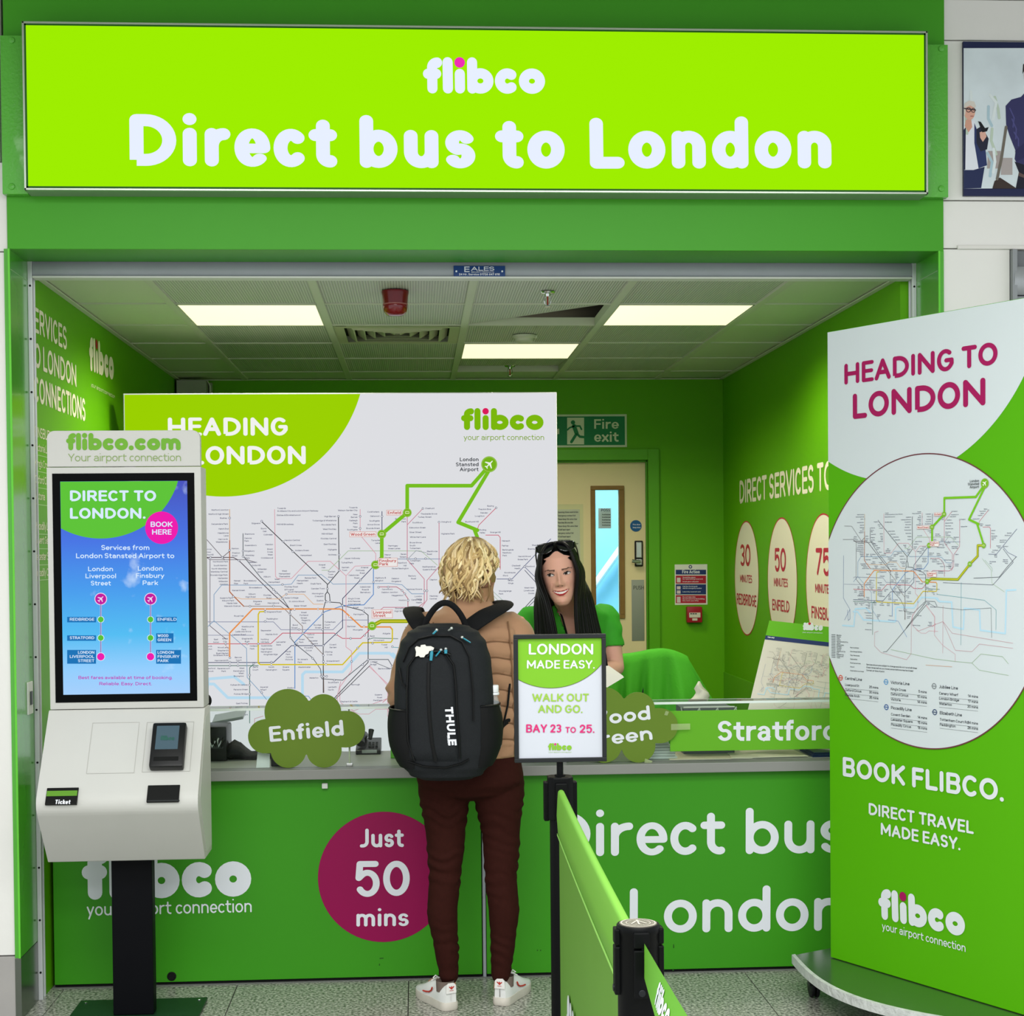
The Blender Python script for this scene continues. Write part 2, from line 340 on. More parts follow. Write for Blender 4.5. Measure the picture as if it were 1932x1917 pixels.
def flibco(P, a, b, top, m, mdot, parent, off=.0012, tag=None, tagm=None, tagwt=.11, com=False):
    """the round-lettered word mark; a/b = left/right baseline in the picture frame, top = v of its highest point"""
    p0 = P.px(*a); p1 = P.px(*b); cap = (P.px(a[0], top)-p0).length; d = (p1-p0).normalized(); n = Vector((-d.y, d.x)); total = (p1-p0).length
    wt = .28; lay = [('f', .52, .02), ('l', .28, .05), ('i', .28, .06), ('b', .72, .05), ('c', .62, .03), ('o', .72, .04)]
    if com: lay += [('.', .28, .05), ('c', .62, .04), ('o', .72, .05), ('m', 1.06, 0)]
    nat = sum(x[1]+x[2] for x in lay)-lay[-1][2]; k = total/(nat*cap); x = 0; A = MB(); Bm = MB()
    for ch, W, g in lay:
        h = wt/2; W *= k; L = h; R = W-h; xh = .70; X = xh-h; c = (L+R)/2; xm = (h+X)/2; rx = (R-L)/2; ry = (X-h)/2; S = []
        if ch == 'f': s = L+.115*k; S = [[(R, 1-h-.02)]+ell(R+.01, 1-h-.14, R-s+.01, .13, 90, 180)+[(s, h)], [(L, X-.02), (R-.02, X-.02)]]
        elif ch == 'l': S = [[(L, 1-h), (L, h)]]
        elif ch == 'i': S = [[(L, X-.02), (L, h)]]
        elif ch == 'b': S = [[(L, 1-h), (L, h)], ell(c, xm, rx, ry, 0, 360)]
        elif ch == 'c': S = [ell(c+.02, xm, rx+.03, ry, 55, 305)]
        elif ch == 'o': S = [ell(c, xm, rx, ry, 0, 360)]
        elif ch == '.': S = [[(L, h), (L, h)]]
        elif ch == 'm': q = rx/2; S = [[(L, X), (L, h)], [(L, X-q)]+ell(L+q, X-q, q, q, 180, 0)+[(c, h)], [(c, X-q)]+ell(c+q, X-q, q, q, 180, 0)+[(R, h)]]
        for st in S: ribbon(A, [tuple(p0+d*((x+px)*cap)+n*(py*cap)) for px, py in st], wt*cap, P, off)
        if ch == 'i': ribbon(Bm, [tuple(p0+d*((x+L)*cap)+n*((1-h-.005)*cap))], wt*cap*1.05, P, off+.0004)
        x += W+g*k
    A.build('logo_lettering', m, parent); Bm.build('logo_dot', mdot, parent)
# ================================================================== the setting
YF, YJ, YC, YB = 5.515, 5.76, 5.915, 9.236          # shop front, back of its reveal, counter front, back wall
XL, XR, ZC = -1.3654, 1.8167, 2.6146                # booth side walls and ceiling
XJL, XJR = -1.376, 1.860
ZT = 3.545                                          # hall ceiling
g_frame = mat('gloss_green_cladding', '4aa32a', .2, spec=.5, coat=.2, noise=.05, nscale=3)
g_fasc = mat('green_fascia', '439a22', .42, noise=.05, nscale=2)
g_wall = mat('green_wall_paint', '5fac00', .5, noise=.04, nscale=1.5)
g_counter = mat('green_counter_panel', '3a9118', .4, noise=.06, nscale=2)
white_wall = mat('white_wall_paint', 'e2e1dd', .5, noise=.06, nscale=3, bump=.1, bscale=20)
skirt_m = mat('grey_skirting', 'a5a29f', .4, noise=.12, nscale=6)
steel = mat('brushed_steel', 'a9aca8', .3, metal=1, noise=.1, nscale=30)
alu = mat('grey_aluminium', 'a3a8ae', .45, metal=.1, noise=.07, nscale=14)
white_m = mat('white_vinyl', 'e3e6ee', .45)
black_m = mat('black_gap', '0a0b0a', .7)
magenta = mat('magenta_vinyl', 'a5135a', .4)
FRONT = frontal(YF)
# floor: one speckled slab per object
tile_m = bpy.data.materials.new('speckled_granite'); tile_m.use_nodes = True
nt = tile_m.node_tree; b = nt.nodes['Principled BSDF']; b.inputs['Roughness'].default_value = .28
tc = nt.nodes.new('ShaderNodeTexCoord'); geo = nt.nodes.new('ShaderNodeNewGeometry')
n1 = nt.nodes.new('ShaderNodeTexNoise'); n1.inputs['Scale'].default_value = 95; n1.inputs['Detail'].default_value = 3; nt.links.new(geo.outputs['Position'], n1.inputs['Vector'])
r1 = nt.nodes.new('ShaderNodeValToRGB'); cr = r1.color_ramp
for p, c in ((.34, '4d5149'), (.45, '85877d'), (.53, 'a9a99f'), (.66, 'cfcdc4')):
    el = cr.elements.new(p); el.color = lin(c)
cr.elements.remove(cr.elements[0]); cr.elements.remove(cr.elements[-1])
nt.links.new(n1.outputs['Fac'], r1.inputs[0]); nt.links.new(r1.outputs[0], b.inputs['Base Color'])
grout = mat('dark_floor_joint', '3b3d38', .8)
fl = MB().box((-4, -4.5, -.10), (4.4, 9.4, -.006)).build('floor', grout); struct(fl)
TS = .636; tx0 = at_z(771, 1848, 0).x
tm = None
for i in range(-5, 6):
    for j in range(0, 14):
        x0 = tx0+i*TS; y1 = 5.905-j*TS
        if y1 < 2.4: continue
        if tm is None:
            t = MB().box((0, 0, -.0058), (TS-.003, TS-.003, 0), bev=.0012, seg=1).build('tile', tile_m); tm = t.data; t.parent = fl
        else:
            t = bpy.data.objects.new('tile', tm); col.objects.link(t); t.parent = fl
        t.location = (x0+.0015, y1-TS, 0)
MB().box((-4, -4.5, -.0055), (4.4, 5.905-5*TS-TS, 0)).build('far_paving', tile_m, fl)
MB().box((XL, 5.907, -.0055), (XR, 9.236, -.001)).build('booth_flooring', mat('dark_vinyl_floor', '8d908a', .5, noise=.1), fl)
# hall ceiling, just above the top of the view
hc = MB().box((-4, -4.5, ZT), (4.4, 5.7, ZT+.1)).build('ceiling_hall', mat('hall_ceiling_paint', 'bdbdb8', .6)); struct(hc)
# white walls either side of the shop front: separate slabs with open joints
wl = MB().box((-4, 5.545, 0), (-1.40, 5.75, ZT)).build('wall_left', mat('wall_joint', 'b5b2ac', .7)); struct(wl)
zb = [.222, 2.646, 2.952, 3.33, ZT]
for a, c in zip(zb, zb[1:]):
    MB().box((-4, 5.525, a+.002), (-1.385 if a < 2.9 else -1.405, 5.546, c-.002), bev=.002).build('wall_panel', white_wall, wl)
sk = MB().box((-4, 5.519, 0), (-1.383, 5.546, .22), bev=.002).build('baseboard_left', skirt_m); struct(sk)
wr = MB().box((XJR+.012, 5.545, 0), (2.122, 5.75, ZT)).box((2.122, 5.545, 2.662), (4.4, 5.75, ZT)).box((3.14, 5.545, 0), (4.4, 5.75, 2.662)).build('wall_right', MATS['wall_joint']); struct(wr)
zb = [.222, 2.665, 2.835, 3.40, ZT]
for a, c in zip(zb, zb[1:]):
    x1 = 2.122 if a < 2.6 else 4.4
    MB().box((XJR+.016, 5.525, a+.002), (x1, 5.546, c-.002), bev=.002).build('wall_panel', white_wall, wr)
MB().box((1.93, 5.515, 2.662), (4.4, 5.526, 2.676), bev=.003).build('cable_trunking', mat('cream_trunking', 'd6d4cf', .5), wr)
sk = MB().box((XJR+.016, 5.519, 0), (2.12, 5.546, .22), bev=.002).build('baseboard_right', skirt_m); struct(sk)
# neighbouring roller shutter at the far right
rs = thing('roller_shutter', 'grey horizontal slat roller shutter in the white wall beside the poster', 'shutter', (2.6, 5.52, 0))
MB().box((2.124, 5.535, .0), (3.138, 5.544, 2.66)).build('backing', mat('shutter_backing', '6f7376', .6), rs)
smf = mat('grey_shutter_slat', '9fa3a6', .35, metal=.4)
for i in range(24):
    z = 2.60-i*.105
    MB().prism([(2.13, 5.515, z), (2.13, 5.50, z-.02), (2.13, 5.497, z-.05), (2.13, 5.503, z-.085), (2.13, 5.517, z-.1), (2.13, 5.53, z-.1), (2.13, 5.53, z)], (1.0, 0, 0)).build('slat', smf, rs, smooth=True)
MB().box((2.1235, 5.50, .01), (2.14, 5.546, 2.658)).build('guide', mat('grey_guide', '8b8f91', .4, metal=.4), rs)
# green fascia of the shop front
fa = MB().box((-1.386, YF, 2.945), (1.884, 5.75, ZT-.004), bev=.002).box((-1.383, YF, 2.654), (1.879, 5.75, 2.945), bev=.002).build('trim_1', g_fasc); struct(fa)
so = MB().box((XJL, YF+.002, 2.6605), (XJR, YJ+.06, 2.667)).build('trim_2', mat('soffit_gloss', '6f7f72', .08, metal=.75)); struct(so)
# jamb cladding, left and right
for s, X, nm in ((-1, XJL, 'trim_3'), (1, XJR, 'trim_4')):
    o = MB().box((X, YF+.001, .215), (X+s*.02, YJ, 2.655), bev=.0015).build(nm, g_frame); struct(o)
    MB().box((X-s*.001, YF+.0005, .0), (X+s*.02, YJ, .213), bev=.001).build('kick_plate', mat('kick_plate_steel', '6d736a', .25, metal=.8), o)
    MB().box((X-s*.0008, YF, .215), (X+s*.006, YF-.003, 2.655)).build('edge_strip', mat('bright_green_edge', '62c23a', .3), o)
    MB().box((X-s*.0006, YF+.01, 2.585), (X-s*.0001, YJ, 2.588)).build('joint', mat('pale_joint', '8fb583', .5), o)
# small switch on the left jamb
sw = thing('wall_switch', 'small white key switch plate on the left green jamb', 'switch', at_x(55, 1330, XJL))
p = at_x(55, 1318, XJL); MB().box((XJL, p.y-.035, p.z-.055), (XJL+.006, p.y+.035, p.z+.06), bev=.002).build('plate', mat('off_white_plastic', 'd5d8d4', .4), sw)
MB().box((XJL+.005, p.y-.012, p.z-.022), (XJL+.011, p.y+.012, p.z+.026), bev=.002).build('rocker', mat('dark_rocker', '3c4442', .4), sw)
# roller-shutter guides and lowered bottom bar of the booth
sh = thing('shutter_bar', 'raised pale grey roller shutter bottom bar spanning under the green fascia', 'shutter', (.24, YJ+.04, 2.60))
zb0 = 2.605
prof = [(YJ+.012, zb0+.058), (YJ+.004, zb0+.04), (YJ+.002, zb0+.02), (YJ+.006, zb0+.006), (YJ+.012, zb0), (YJ+.05, zb0), (YJ+.05, zb0+.06)]
MB().prism([(XJL+.017, y, z) for y, z in prof], (XJR-XJL-.034, 0, 0)).build('bottom_bar', alu, sh, smooth=True)
MB().box((XJL+.017, YJ-.002, zb0-.007), (XJR-.017, YJ+.055, zb0), bev=.001).build('rubber_strip', mat('pale_strip', 'd8d9d3', .5), sh)
MB().box((XJL+.017, YJ+.004, zb0+.058), (XJR-.017, YJ+.05, 2.66)).build('curtain_edge', mat('dark_slot', '1d211f', .6), sh)
for s, X in ((-1, XJL), (1, XJR)):
    m = MB().box((X, YJ, 0), (X-s*.016, YJ+.012, 2.66), bev=.002).box((X, YJ+.04, 0), (X-s*.016, YJ+.05, 2.66), bev=.002).box((X, YJ+.01, 0), (X-s*.008, YJ+.042, 2.66))
    gr = m.build('guide_rail', mat('white_guide_rail', 'c9ccce', .4, metal=.25), sh)
    for k in range(14):
        MB().cyl((X-s*.009, YJ, .1+k*.19), .004, -.002, 8, 'y').build('rivet', black_m, gr)
# blue maker's plaque on the bar
pl = thing('name_plaque', 'small blue maker plaque with white lettering on the shutter bar', 'plaque', at(903, 512, YJ))
PP = frontal(YJ-.002)
a = PP.px(856, 521.5); c = PP.px(953, 501.5)
MB().box((a.x, YJ-.002, a.y), (c.x, YJ+.004, c.y), bev=.001).build('plate', mat('navy_plate', '1b3f7c', .35), pl)
text(PP, 'E', (876, 513.5), (886, 513.5), top=503, wt=.22, m=white_m, parent=pl, style='square')
text(PP, 'ALES', (889, 511), (932.5, 511), top=503.2, wt=.22, m=white_m, parent=pl, style='square')
QS = 30
text(PP, 'SECURITY PRODUCTS', (889, 514.6), (932, 514.6), top=512.2, wt=.2, m=white_m, parent=pl)
text(PP, '24 Hr. Service 01726 647 616', (866, 519.6), (943, 519.6), top=515.6, wt=.22, m=white_m, parent=pl)
QS = 15
for u in (861, 947.5):
    q = PP.px(u, 512); MB().cyl((q.x, YJ-.002, q.y), .0035, -.0015, 10, 'y').build('rivet', mat('bright_rivet', 'd8dde0', .3, metal=.6), pl)
# ------------------------------------------------------------------ booth shell
def plank(name, a, c, m): return struct(MB().box(a, c).build(name, m))
plank('wall_booth_left', (XL-.12, YJ+.06, 0), (XL, YB+.1, ZC+.1), g_wall)
plank('wall_booth_right', (XR, YJ+.06, 0), (XR+.08, YB+.1, ZC+.1), g_wall)
# back wall with the doorway cut out
DX0, DX1, DZ = .45, at(1222, 868, YB).x, at(1222, 868, YB).z
wb = MB().box((XL-.05, YB, 0), (DX0-.05, YB+.12, ZC+.1)).box((DX1+.05, YB, 0), (XR+.05, YB+.12, ZC+.1)).box((DX0-.05, YB, DZ+.05), (DX1+.05, YB+.12, ZC+.1)).build('wall_booth_back', g_wall); struct(wb)
zd = at_x(1372, 1265, XR).z
d_ = at(1370, 1264, YB).z
MB().box((XR-.006, YJ+.1, 0), (XR+.001, YB, d_-.012), bev=.001).build('dado_panel', mat('green_dado', '62ad1c', .5, noise=.05), bpy.data.objects['wall_booth_right'])
# suspended ceiling
ce = MB().box((XL-.05, YJ+.05, ZC+.16), (XR+.05, YB+.05, ZC+.2)).build('ceiling', mat('void_dark', '2a2d2a', .9)); struct(ce)
gx = [XL]+[-1.5741+.6*i for i in range(1, 6)]+[XR]
gy = [5.8648+.6*j for j in range(0, 6)]+[YB]
tee_m = mat('pale_grid_tee', 'c9cdb8', .5)
rib_m = bpy.data.materials.new('ribbed_metal_tile'); rib_m.use_nodes = True; nt = rib_m.node_tree; b = nt.nodes['Principled BSDF']; b.inputs['Roughness'].default_value = .5
geo = nt.nodes.new('ShaderNodeNewGeometry'); wv = nt.nodes.new('ShaderNodeTexWave'); wv.wave_type = 'BANDS'; wv.bands_direction = 'X'; wv.inputs['Scale'].default_value = 30; wv.inputs['Distortion'].default_value = .0
nt.links.new(geo.outputs['Position'], wv.inputs['Vector']); rr = nt.nodes.new('ShaderNodeValToRGB'); rr.color_ramp.elements[0].color = lin('a3a69c'); rr.color_ramp.elements[1].color = lin('cfd1c6')
nt.links.new(wv.outputs['Fac'], rr.inputs[0]); nt.links.new(rr.outputs[0], b.inputs['Base Color'])
bp = nt.nodes.new('ShaderNodeBump'); bp.inputs['Strength'].default_value = .4; bp.inputs['Distance'].default_value = .004; nt.links.new(wv.outputs['Fac'], bp.inputs['Height']); nt.links.new(bp.outputs[0], b.inputs['Normal'])
plain_tile = mat('smooth_ceiling_tile', 'ccd4b8', .5)
lights = {(1, 1), (4, 1), (3, 3)}
for i in range(6):
    for j in range(6):
        if (i, j) in lights or (i, j) == (2, 2): continue
        x0, x1, y0, y1 = gx[i], gx[i+1], gy[j], gy[j+1]
        m_ = plain_tile if i in (0, 5) or j == 5 else rib_m
        lift = .004
        if (i, j) == (3, 1):      # the displaced tile, one corner raised
            a = [(x0+.008, y0+.008, ZC+.004), (x1-.008, y0+.008, ZC+.012), (x1-.008, y1-.03, ZC+.085), (x0+.008, y1-.008, ZC+.004)]
            MB().prism(a, (0, 0, .012)).build('ceiling_tile', m_, ce)
        elif (i, j) == (3, 4):    # sits a little open at its far edge
            a = [(x0+.008, y0+.008, ZC+.004), (x1-.008, y0+.008, ZC+.004), (x1-.008, y1-.03, ZC+.03), (x0+.008, y1-.03, ZC+.03)]
            MB().prism(a, (0, 0, .012)).build('ceiling_tile', m_, ce)
        else: MB().box((x0+.008, y0+.008, ZC+lift), (x1-.008, y1-.008, ZC+lift+.012)).build('ceiling_tile', m_, ce)
for i in range(1, 6): MB().box((gx[i]-.016, YJ+.056, ZC-.004), (gx[i]+.016, YB, ZC+.035), bev=.001, seg=1).build('grid_tee', tee_m, ce)
for j in range(0, 6):
    for i in range(6): MB().box((gx[i]+.016, gy[j]-.007, ZC-.001), (gx[i+1]-.016, gy[j]+.007, ZC+.035)).build('cross_tee', tee_m, ce)
MB().box((XL, YJ+.056, ZC), (XR, gy[0]-.007, ZC+.02)).build('front_margin', plain_tile, ce)
for X, s in ((XL, 1), (XR, -1)): MB().box((X, YJ+.06, ZC-.006), (X+s*.022, YB, ZC), bev=.001, seg=1).build('edge_angle', tee_m, ce)
MB().box((XL, YB-.02, ZC-.006), (XR, YB, ZC)).build('edge_angle', tee_m, ce)
# dark services seen through the open tile
MB().tube([(gx[3], 7.0, ZC+.13), (gx[4], 7.02, ZC+.13)], .012, 8).build('conduit', mat('grey_conduit', '6b7075', .4, metal=.5), ce)
PANEL_W = 8.0
panel_e = mat('led_diffuser', 'fff6e6', .4, emit='fff3cc', estr=1.08/2**EXPOSURE)
LABL = {(1, 1): 'square ceiling light panel near the left green wall', (4, 1): 'square ceiling light panel near the right green wall', (3, 3): 'square ceiling light panel set farthest back in the booth ceiling'}
for i, j in sorted(lights):
    x0, x1, y0, y1 = gx[i]+.017, gx[i+1]-.017, gy[j]+.008, gy[j+1]-.008
    t = thing('ceiling_light', LABL[(i, j)], 'ceiling light', ((x0+x1)/2, (y0+y1)/2, ZC), 'booth ceiling lights')
    MB().box((x0+.006, y0+.006, ZC-.001), (x1-.006, y1-.006, ZC+.006)).build('diffuser', panel_e, t)
    f_ = MB()
    for a, c in (((x0, y0, ZC-.002), (x1, y0+.006, ZC+.03)), ((x0, y1-.006, ZC-.002), (x1, y1, ZC+.03)), ((x0, y0, ZC-.002), (x0+.006, y1, ZC+.03)), ((x1-.006, y0, ZC-.002), (x1, y1, ZC+.03))): f_.box(a, c)
    f_.build('frame', tee_m, t)
    for kx in (.25, .75):
        for ky in (.25, .75):      # the panel's light, four emitters aimed down
            l = bpy.data.lights.new('panel_emitter', 'SPOT'); l.energy = PANEL_W; l.color = (1, .93, .76); l.spot_size = math.radians(160); l.spot_blend = .6; l.shadow_soft_size = 0
            lo = bpy.data.objects.new('panel_emitter', l); col.objects.link(lo); lo.parent = t; lo.location = (x0+(x1-x0)*kx-(x0+x1)/2, y0+(y1-y0)*ky-(y0+y1)/2, -.012)
# four-way air diffuser
x0, x1, y0, y1 = gx[2]+.017, gx[3]-.017, gy[2]+.008, gy[3]-.008; cx, cy_ = (x0+x1)/2, (y0+y1)/2
vt = thing('air_vent', 'square four-way air vent with nested louvres in the booth ceiling', 'vent', (cx, cy_, ZC))
vm = mat('cream_vent', 'bcbea0', .45)
R0 = (x1-x0)/2
def sqring(r0, z0, r1, z1, t_=.006):
    A = [(-1, -1), (1, -1), (1, 1), (-1, 1)]
    rings = [[Vector((cx+a*r, cy_+b_*r, z)) for a, b_ in A] for r, z in ((r0, z0), (r1, z1), (r1-t_, z1+.001), (r0-t_, z0+.001))]
    return MB().loft(rings+[rings[0]], caps=False)
sqring(R0, ZC-.002, R0-.045, ZC-.003, .001).build('frame', vm, vt)
MB().box((x0+.03, y0+.03, ZC+.03), (x1-.03, y1-.03, ZC+.05)).build('plenum', mat('vent_dark', '25271f', .8), vt)
for k in range(5):
    r = R0-.05-k*.045; sqring(r, ZC+.024, r-.036, ZC-.006+k*.002).build('louvre', vm, vt)
# red sounder
p = at_z(745.5, 549.5, ZC); al = thing('fire_alarm', 'dark red fire alarm sounder beacon on the booth ceiling', 'alarm', p)
rd = mat('dark_red_plastic', '700a16', .3, coat=.3)
MB().lathe(p, [(0, 0), (.053, 0), (.053, -.006), (.050, -.02), (.047, -.052), (0, -.052)], 28).build('base', rd, al, smooth=True)
MB().lathe(p+Vector((0, 0, -.05)), [(0, 0), (.047, 0), (.048, -.012), (.044, -.03), (.032, -.043), (.012, -.046), (0, -.046)], 28).build('lens', mat('red_lens', '7a0d16', .12, coat=.6), al, smooth=True)
MB().lathe(p+Vector((0, 0, -.05)), [(.044, .001), (.049, 0), (.049, -.004), (.044, -.005)], 28).build('ring', mat('clear_ring', 'a86a66', .2), al, smooth=True)
# sprinklers and detector
chrome = mat('chrome', 'cfd2d2', .18, metal=1)
for (u, v, lb) in ((1033, 551, 'bright sprinkler head in the ceiling row just behind the shutter bar'), (962, 690, 'sprinkler head behind the rearmost ceiling light')):
    p = at_z(u, v, ZC); s_ = thing('sprinkler_head', lb, 'sprinkler', p, 'ceiling sprinklers')
    MB().lathe(p, [(0, 0), (.03, 0), (.026, -.006), (.012, -.008), (.010, -.018), (0, -.018)], 20).build('escutcheon', chrome, s_, smooth=True)
    MB().tube([p+Vector((-.009, 0, -.015)), p+Vector((-.013, 0, -.03)), p+Vector((-.010, 0, -.045)), p+Vector((0, 0, -.052))], .0025, 6).tube([p+Vector((.009, 0, -.015)), p+Vector((.013, 0, -.03)), p+Vector((.010, 0, -.045)), p+Vector((0, 0, -.052))], .0025, 6).build('yoke', chrome, s_, smooth=True)
    MB().cyl(p+Vector((0, 0, -.058)), .014, .003, 16).build('deflector', chrome, s_)
    MB().tube([p+Vector((0, 0, -.016)), p+Vector((0, 0, -.05))], .003, 6).build('bulb', mat('red_bulb', 'a03026', .2), s_)
p = at_z(989, 633, ZC); s_ = thing('smoke_detector', 'low round white smoke detector on a ribbed ceiling tile', 'detector', p)
MB().lathe(p, [(0, 0), (.055, 0), (.054, -.01), (.044, -.016), (.042, -.028), (.02, -.036), (0, -.036)], 28).build('body', mat('cream_plastic', 'c9cbb8', .4), s_, smooth=True)
MB().box(p+Vector((.045, -.012, -.014)), p+Vector((.06, .012, 0)), bev=.002).build('clip', MATS['cream_plastic'], s_)
# pale box under the ceiling at the back left
a = at(333, 740, YB-.12); c = at(389, 716, YB-.12)
bx = thing('wall_box', 'pale grey services box under the ceiling above the map board', 'box', (a.x, YB-.06, a.z-.2))
MB().box((a.x, YB-.12, a.z-.25), (c.x, YB, c.z-.003), bev=.002).build('casing', mat('grey_casing', 'a7aaa0', .5), bx)
MB().box((c.x+.005, YB-.05, a.z-.25), (c.x+.022, YB, c.z-.01), bev=.002).build('trunking', mat('grey_trunk', '99a08f', .5), bx)
MB().tube([(c.x-.04, YB-.07, c.z-.004), (c.x, YB-.06, c.z-.003), (c.x+.014, YB-.055, c.z-.03), (c.x+.012, YB-.055, a.z-.1)], .004, 6).build('cable', mat('pale_cable', 'c9ccc2', .5), bx, smooth=True)
# ================================================================== lit fascia sign
lime_e = emat('lit_lime_panel', '9eee00', 1.0); lit_white = emat('lit_white_lettering', 'e6eeff', 1.02); lit_pink = emat('lit_pink', 'f02fb4', 1)
YS = 5.42; PS = frontal(YS)
sg = thing('fascia_sign', 'wide backlit lime sign reading Direct bus to London over the opening', 'sign', (.24, YS, 2.84))
a = PS.px(46, 358.5); c = PS.px(1750, 59)
SA, SC = a.copy(), c.copy()
MB().box((a.x, YS+.012, a.y), (c.x, YF, c.y), bev=.002).build('case', mat('green_grey_case', '8a9c86', .35, metal=.3), sg)
fr = MB(); t_ = .007
for p, q in (((a.x, YS-.002, a.y), (c.x, YS+.014, a.y+t_)), ((a.x, YS-.002, c.y-t_), (c.x, YS+.014, c.y)), ((a.x, YS-.002, a.y), (a.x+t_, YS+.014, c.y)), ((c.x-t_, YS-.002, a.y), (c.x, YS+.014, c.y))): fr.box(p, q, bev=.001, seg=1)
fr.build('frame', mat('silver_frame', 'b7c2b4', .3, metal=.7), sg)
MB().box((a.x+t_, YS, a.y+t_), (c.x-t_, YS+.013, c.y-t_)).build('face', lime_e, sg)
gk = MB(); g2 = t_+.006
for p, q in (((a.x+t_, YS-.001, a.y+t_), (c.x-t_, YS, a.y+g2)), ((a.x+t_, YS-.001, c.y-g2), (c.x-t_, YS, c.y-t_)), ((a.x+t_, YS-.001, a.y+t_), (a.x+g2, YS, c.y-t_)), ((c.x-g2, YS-.001, a.y+t_), (c.x-t_, YS, c.y-t_))): gk.box(p, q)
gk.build('gasket', mat('dark_green_gasket', '1e5a12', .5), sg)
QS = 9
for s_, u0, v0, u1, v1 in (('Direct', 245, 313, 636.5, 316.5), ('bus', 679, 317, 897, 318), ('to', 934.5, 318, 1065.6, 318.5), ('London', 1113, 318.5, 1568.6, 318)):
    text(PS, s_, (u0, v0), (u1, v1), cap=.1735, wt=.27, m=lit_white, parent=sg, off=.002, xh=.745)
flibco(PS, (798.5, 176.5), (1028.5, 177.5), 108, lit_white, lit_pink, sg, off=.002)
QS = 15
# side plates behind the sign
for u0, v0, u1, v1, lb in ((4.5, 67, 60, 366, 'embossed green metal plate at the left end of the lit sign'), (1740, 84, 1788.5, 372, 'green metal plate at the right end of the lit sign')):
    p = at(u0, v1, 5.48); q = at(u1, v0, 5.48)
    
    if u0 < 100: q.x = SA.x-.002
    else: p.x = SC.x+.002
    t = thing('side_plate', lb, 'plate', ((p.x+q.x)/2, 5.5, p.z))
    MB().box((p.x, 5.48, p.z), (q.x, YF, q.z), bev=.003).build('plate', mat('hammered_green', '58ad3c', .24, bump=.35, bscale=90, coat=.3), t, smooth=True)
    ux = (22 if u0 < 100 else 1776)
    for vv in ((76, 352) if u0 < 100 else (92, 356)):
        r = at(ux, vv, 5.48); MB().lathe(r, [(0, 0), (.012, 0), (.010, .004), (.004, .006), (0, .006)], 12, (0, -1, 0)).build('screw_cap', MATS['hammered_green'], t, smooth=True)
# ================================================================== wall graphics
warm_white = mat('wall_lettering', 'f0ead2', .5); red_v = mat('red_vinyl', 'c01c3c', .45)
WL = Plane((XL, 0, 0), (0, 1, 0), (0, 0, 1)); WR = Plane((XR, 0, 0), (0, -1, 0), (0, 0, 1))
wlo = bpy.data.objects['wall_booth_left']; wro = bpy.data.objects['wall_booth_right']
def wtext(P, s, a, b, capv, wt, m, par, **k):
    cap = (P.px(a[0], capv)-P.px(*a)).length; return text(P, s, a, b, cap=cap, wt=wt, m=m, parent=par, slant=False, **k)
wtext(WL, 'ERVICES', (64.5, 626), (125.5, 658), 578.5, .2, warm_white, wlo)
wtext(WL, 'O LONDON', (64.5, 692), (143.5, 726.5), 645, .2, warm_white, wlo)
wtext(WL, 'CONNECTIONS', (63.5, 757), (160.5, 791), 708, .2, warm_white, wlo)
flibco(WL, (168.4, 699), (214.5, 718), 634, warm_white, mat('wall_logo_dot', 'b01e2e', .5), wlo)
wtext(WL, 'your airport connection', (171, 729), (216, 743), 721, .11, warm_white, wlo)
for s_, v, h in (('FINSBURY', 824, 20), ('Victoria Line', 850, 15), ("King's Cross", 880, 15), ('Oxford Circus', 911, 15), ('Victoria', 942, 15), ('Piccadilly Line', 999, 15), ('Covent Garden', 1026, 15), ('Leicester Square', 1057, 15), ('Piccadilly Circus', 1088, 15)):
    n_ = len(s_); P0 = WL.px(66, v); cap = (WL.px(66, v-h)-P0).length
    text(WL, s_, (66, v), cap=cap, wt=.13, m=warm_white, parent=wlo, slant=False)
rl = MB()
for v in (858, 889, 920, 952, 1008, 1036, 1067, 1096):
    p = WL.px(66, v); rl.add([WL.w(p.x, p.y, .001), WL.w(p.x+.9, p.y, .001), WL.w(p.x+.9, p.y+.003, .001), WL.w(p.x, p.y+.003, .001)], [(0, 1, 2, 3)])
rl.build('rule_lines', mat('pale_green_rule', 'a9cf8a', .5), wlo)
wtext(WR, 'DIRECT SERVICES TO', (1396, 950.5), (1571, 942), 907, .21, warm_white, wro)
c1 = WR.px(1408.5, 1091); r_ = (WR.px(1408.5, 984)-WR.px(1408.5, 1198)).length/2
c2 = WR.px(1475.5, 1091); c3 = WR.px(1554, 1091)
for cc in (c1, c2, c3):
    q = MB(); disc2(WR, (cc.x, c1.y), r_, .001, q, n=56); o = q.build('time_disc', warm_white, wro)
    q = MB(); ring2(WR, (cc.x, c1.y), r_, .007, .0014, q, n=56); q.build('disc_rim', red_v, wro)
for tl in ((('30', 1397.5, 1068, 1416.5, 1068, 1027), ('MINUTES', 1397, 1098.5, 1419.5, 1099, 1084), ('REDBRIDGE', 1391, 1140, 1427.5, 1142, 1119)),
           (('50', 1462.5, 1078, 1483.5, 1078, 1034), ('MINUTES', 1461, 1106, 1487, 1107.5, 1090), ('ENFIELD', 1458, 1151, 1490, 1156, 1130)),
           (('75', 1540, 1085, 1567, 1087, 1034), ('MINUTES', 1539, 1118, 1569, 1120, 1101), ('FINSBURY', 1532, 1166, 1580, 1172, 1143))):
    for s_, u0, v0, u1, v1, tp in tl: wtext(WR, s_, (u0, v0), (u1, v1), tp, .195, red_v, wro, off=.002)
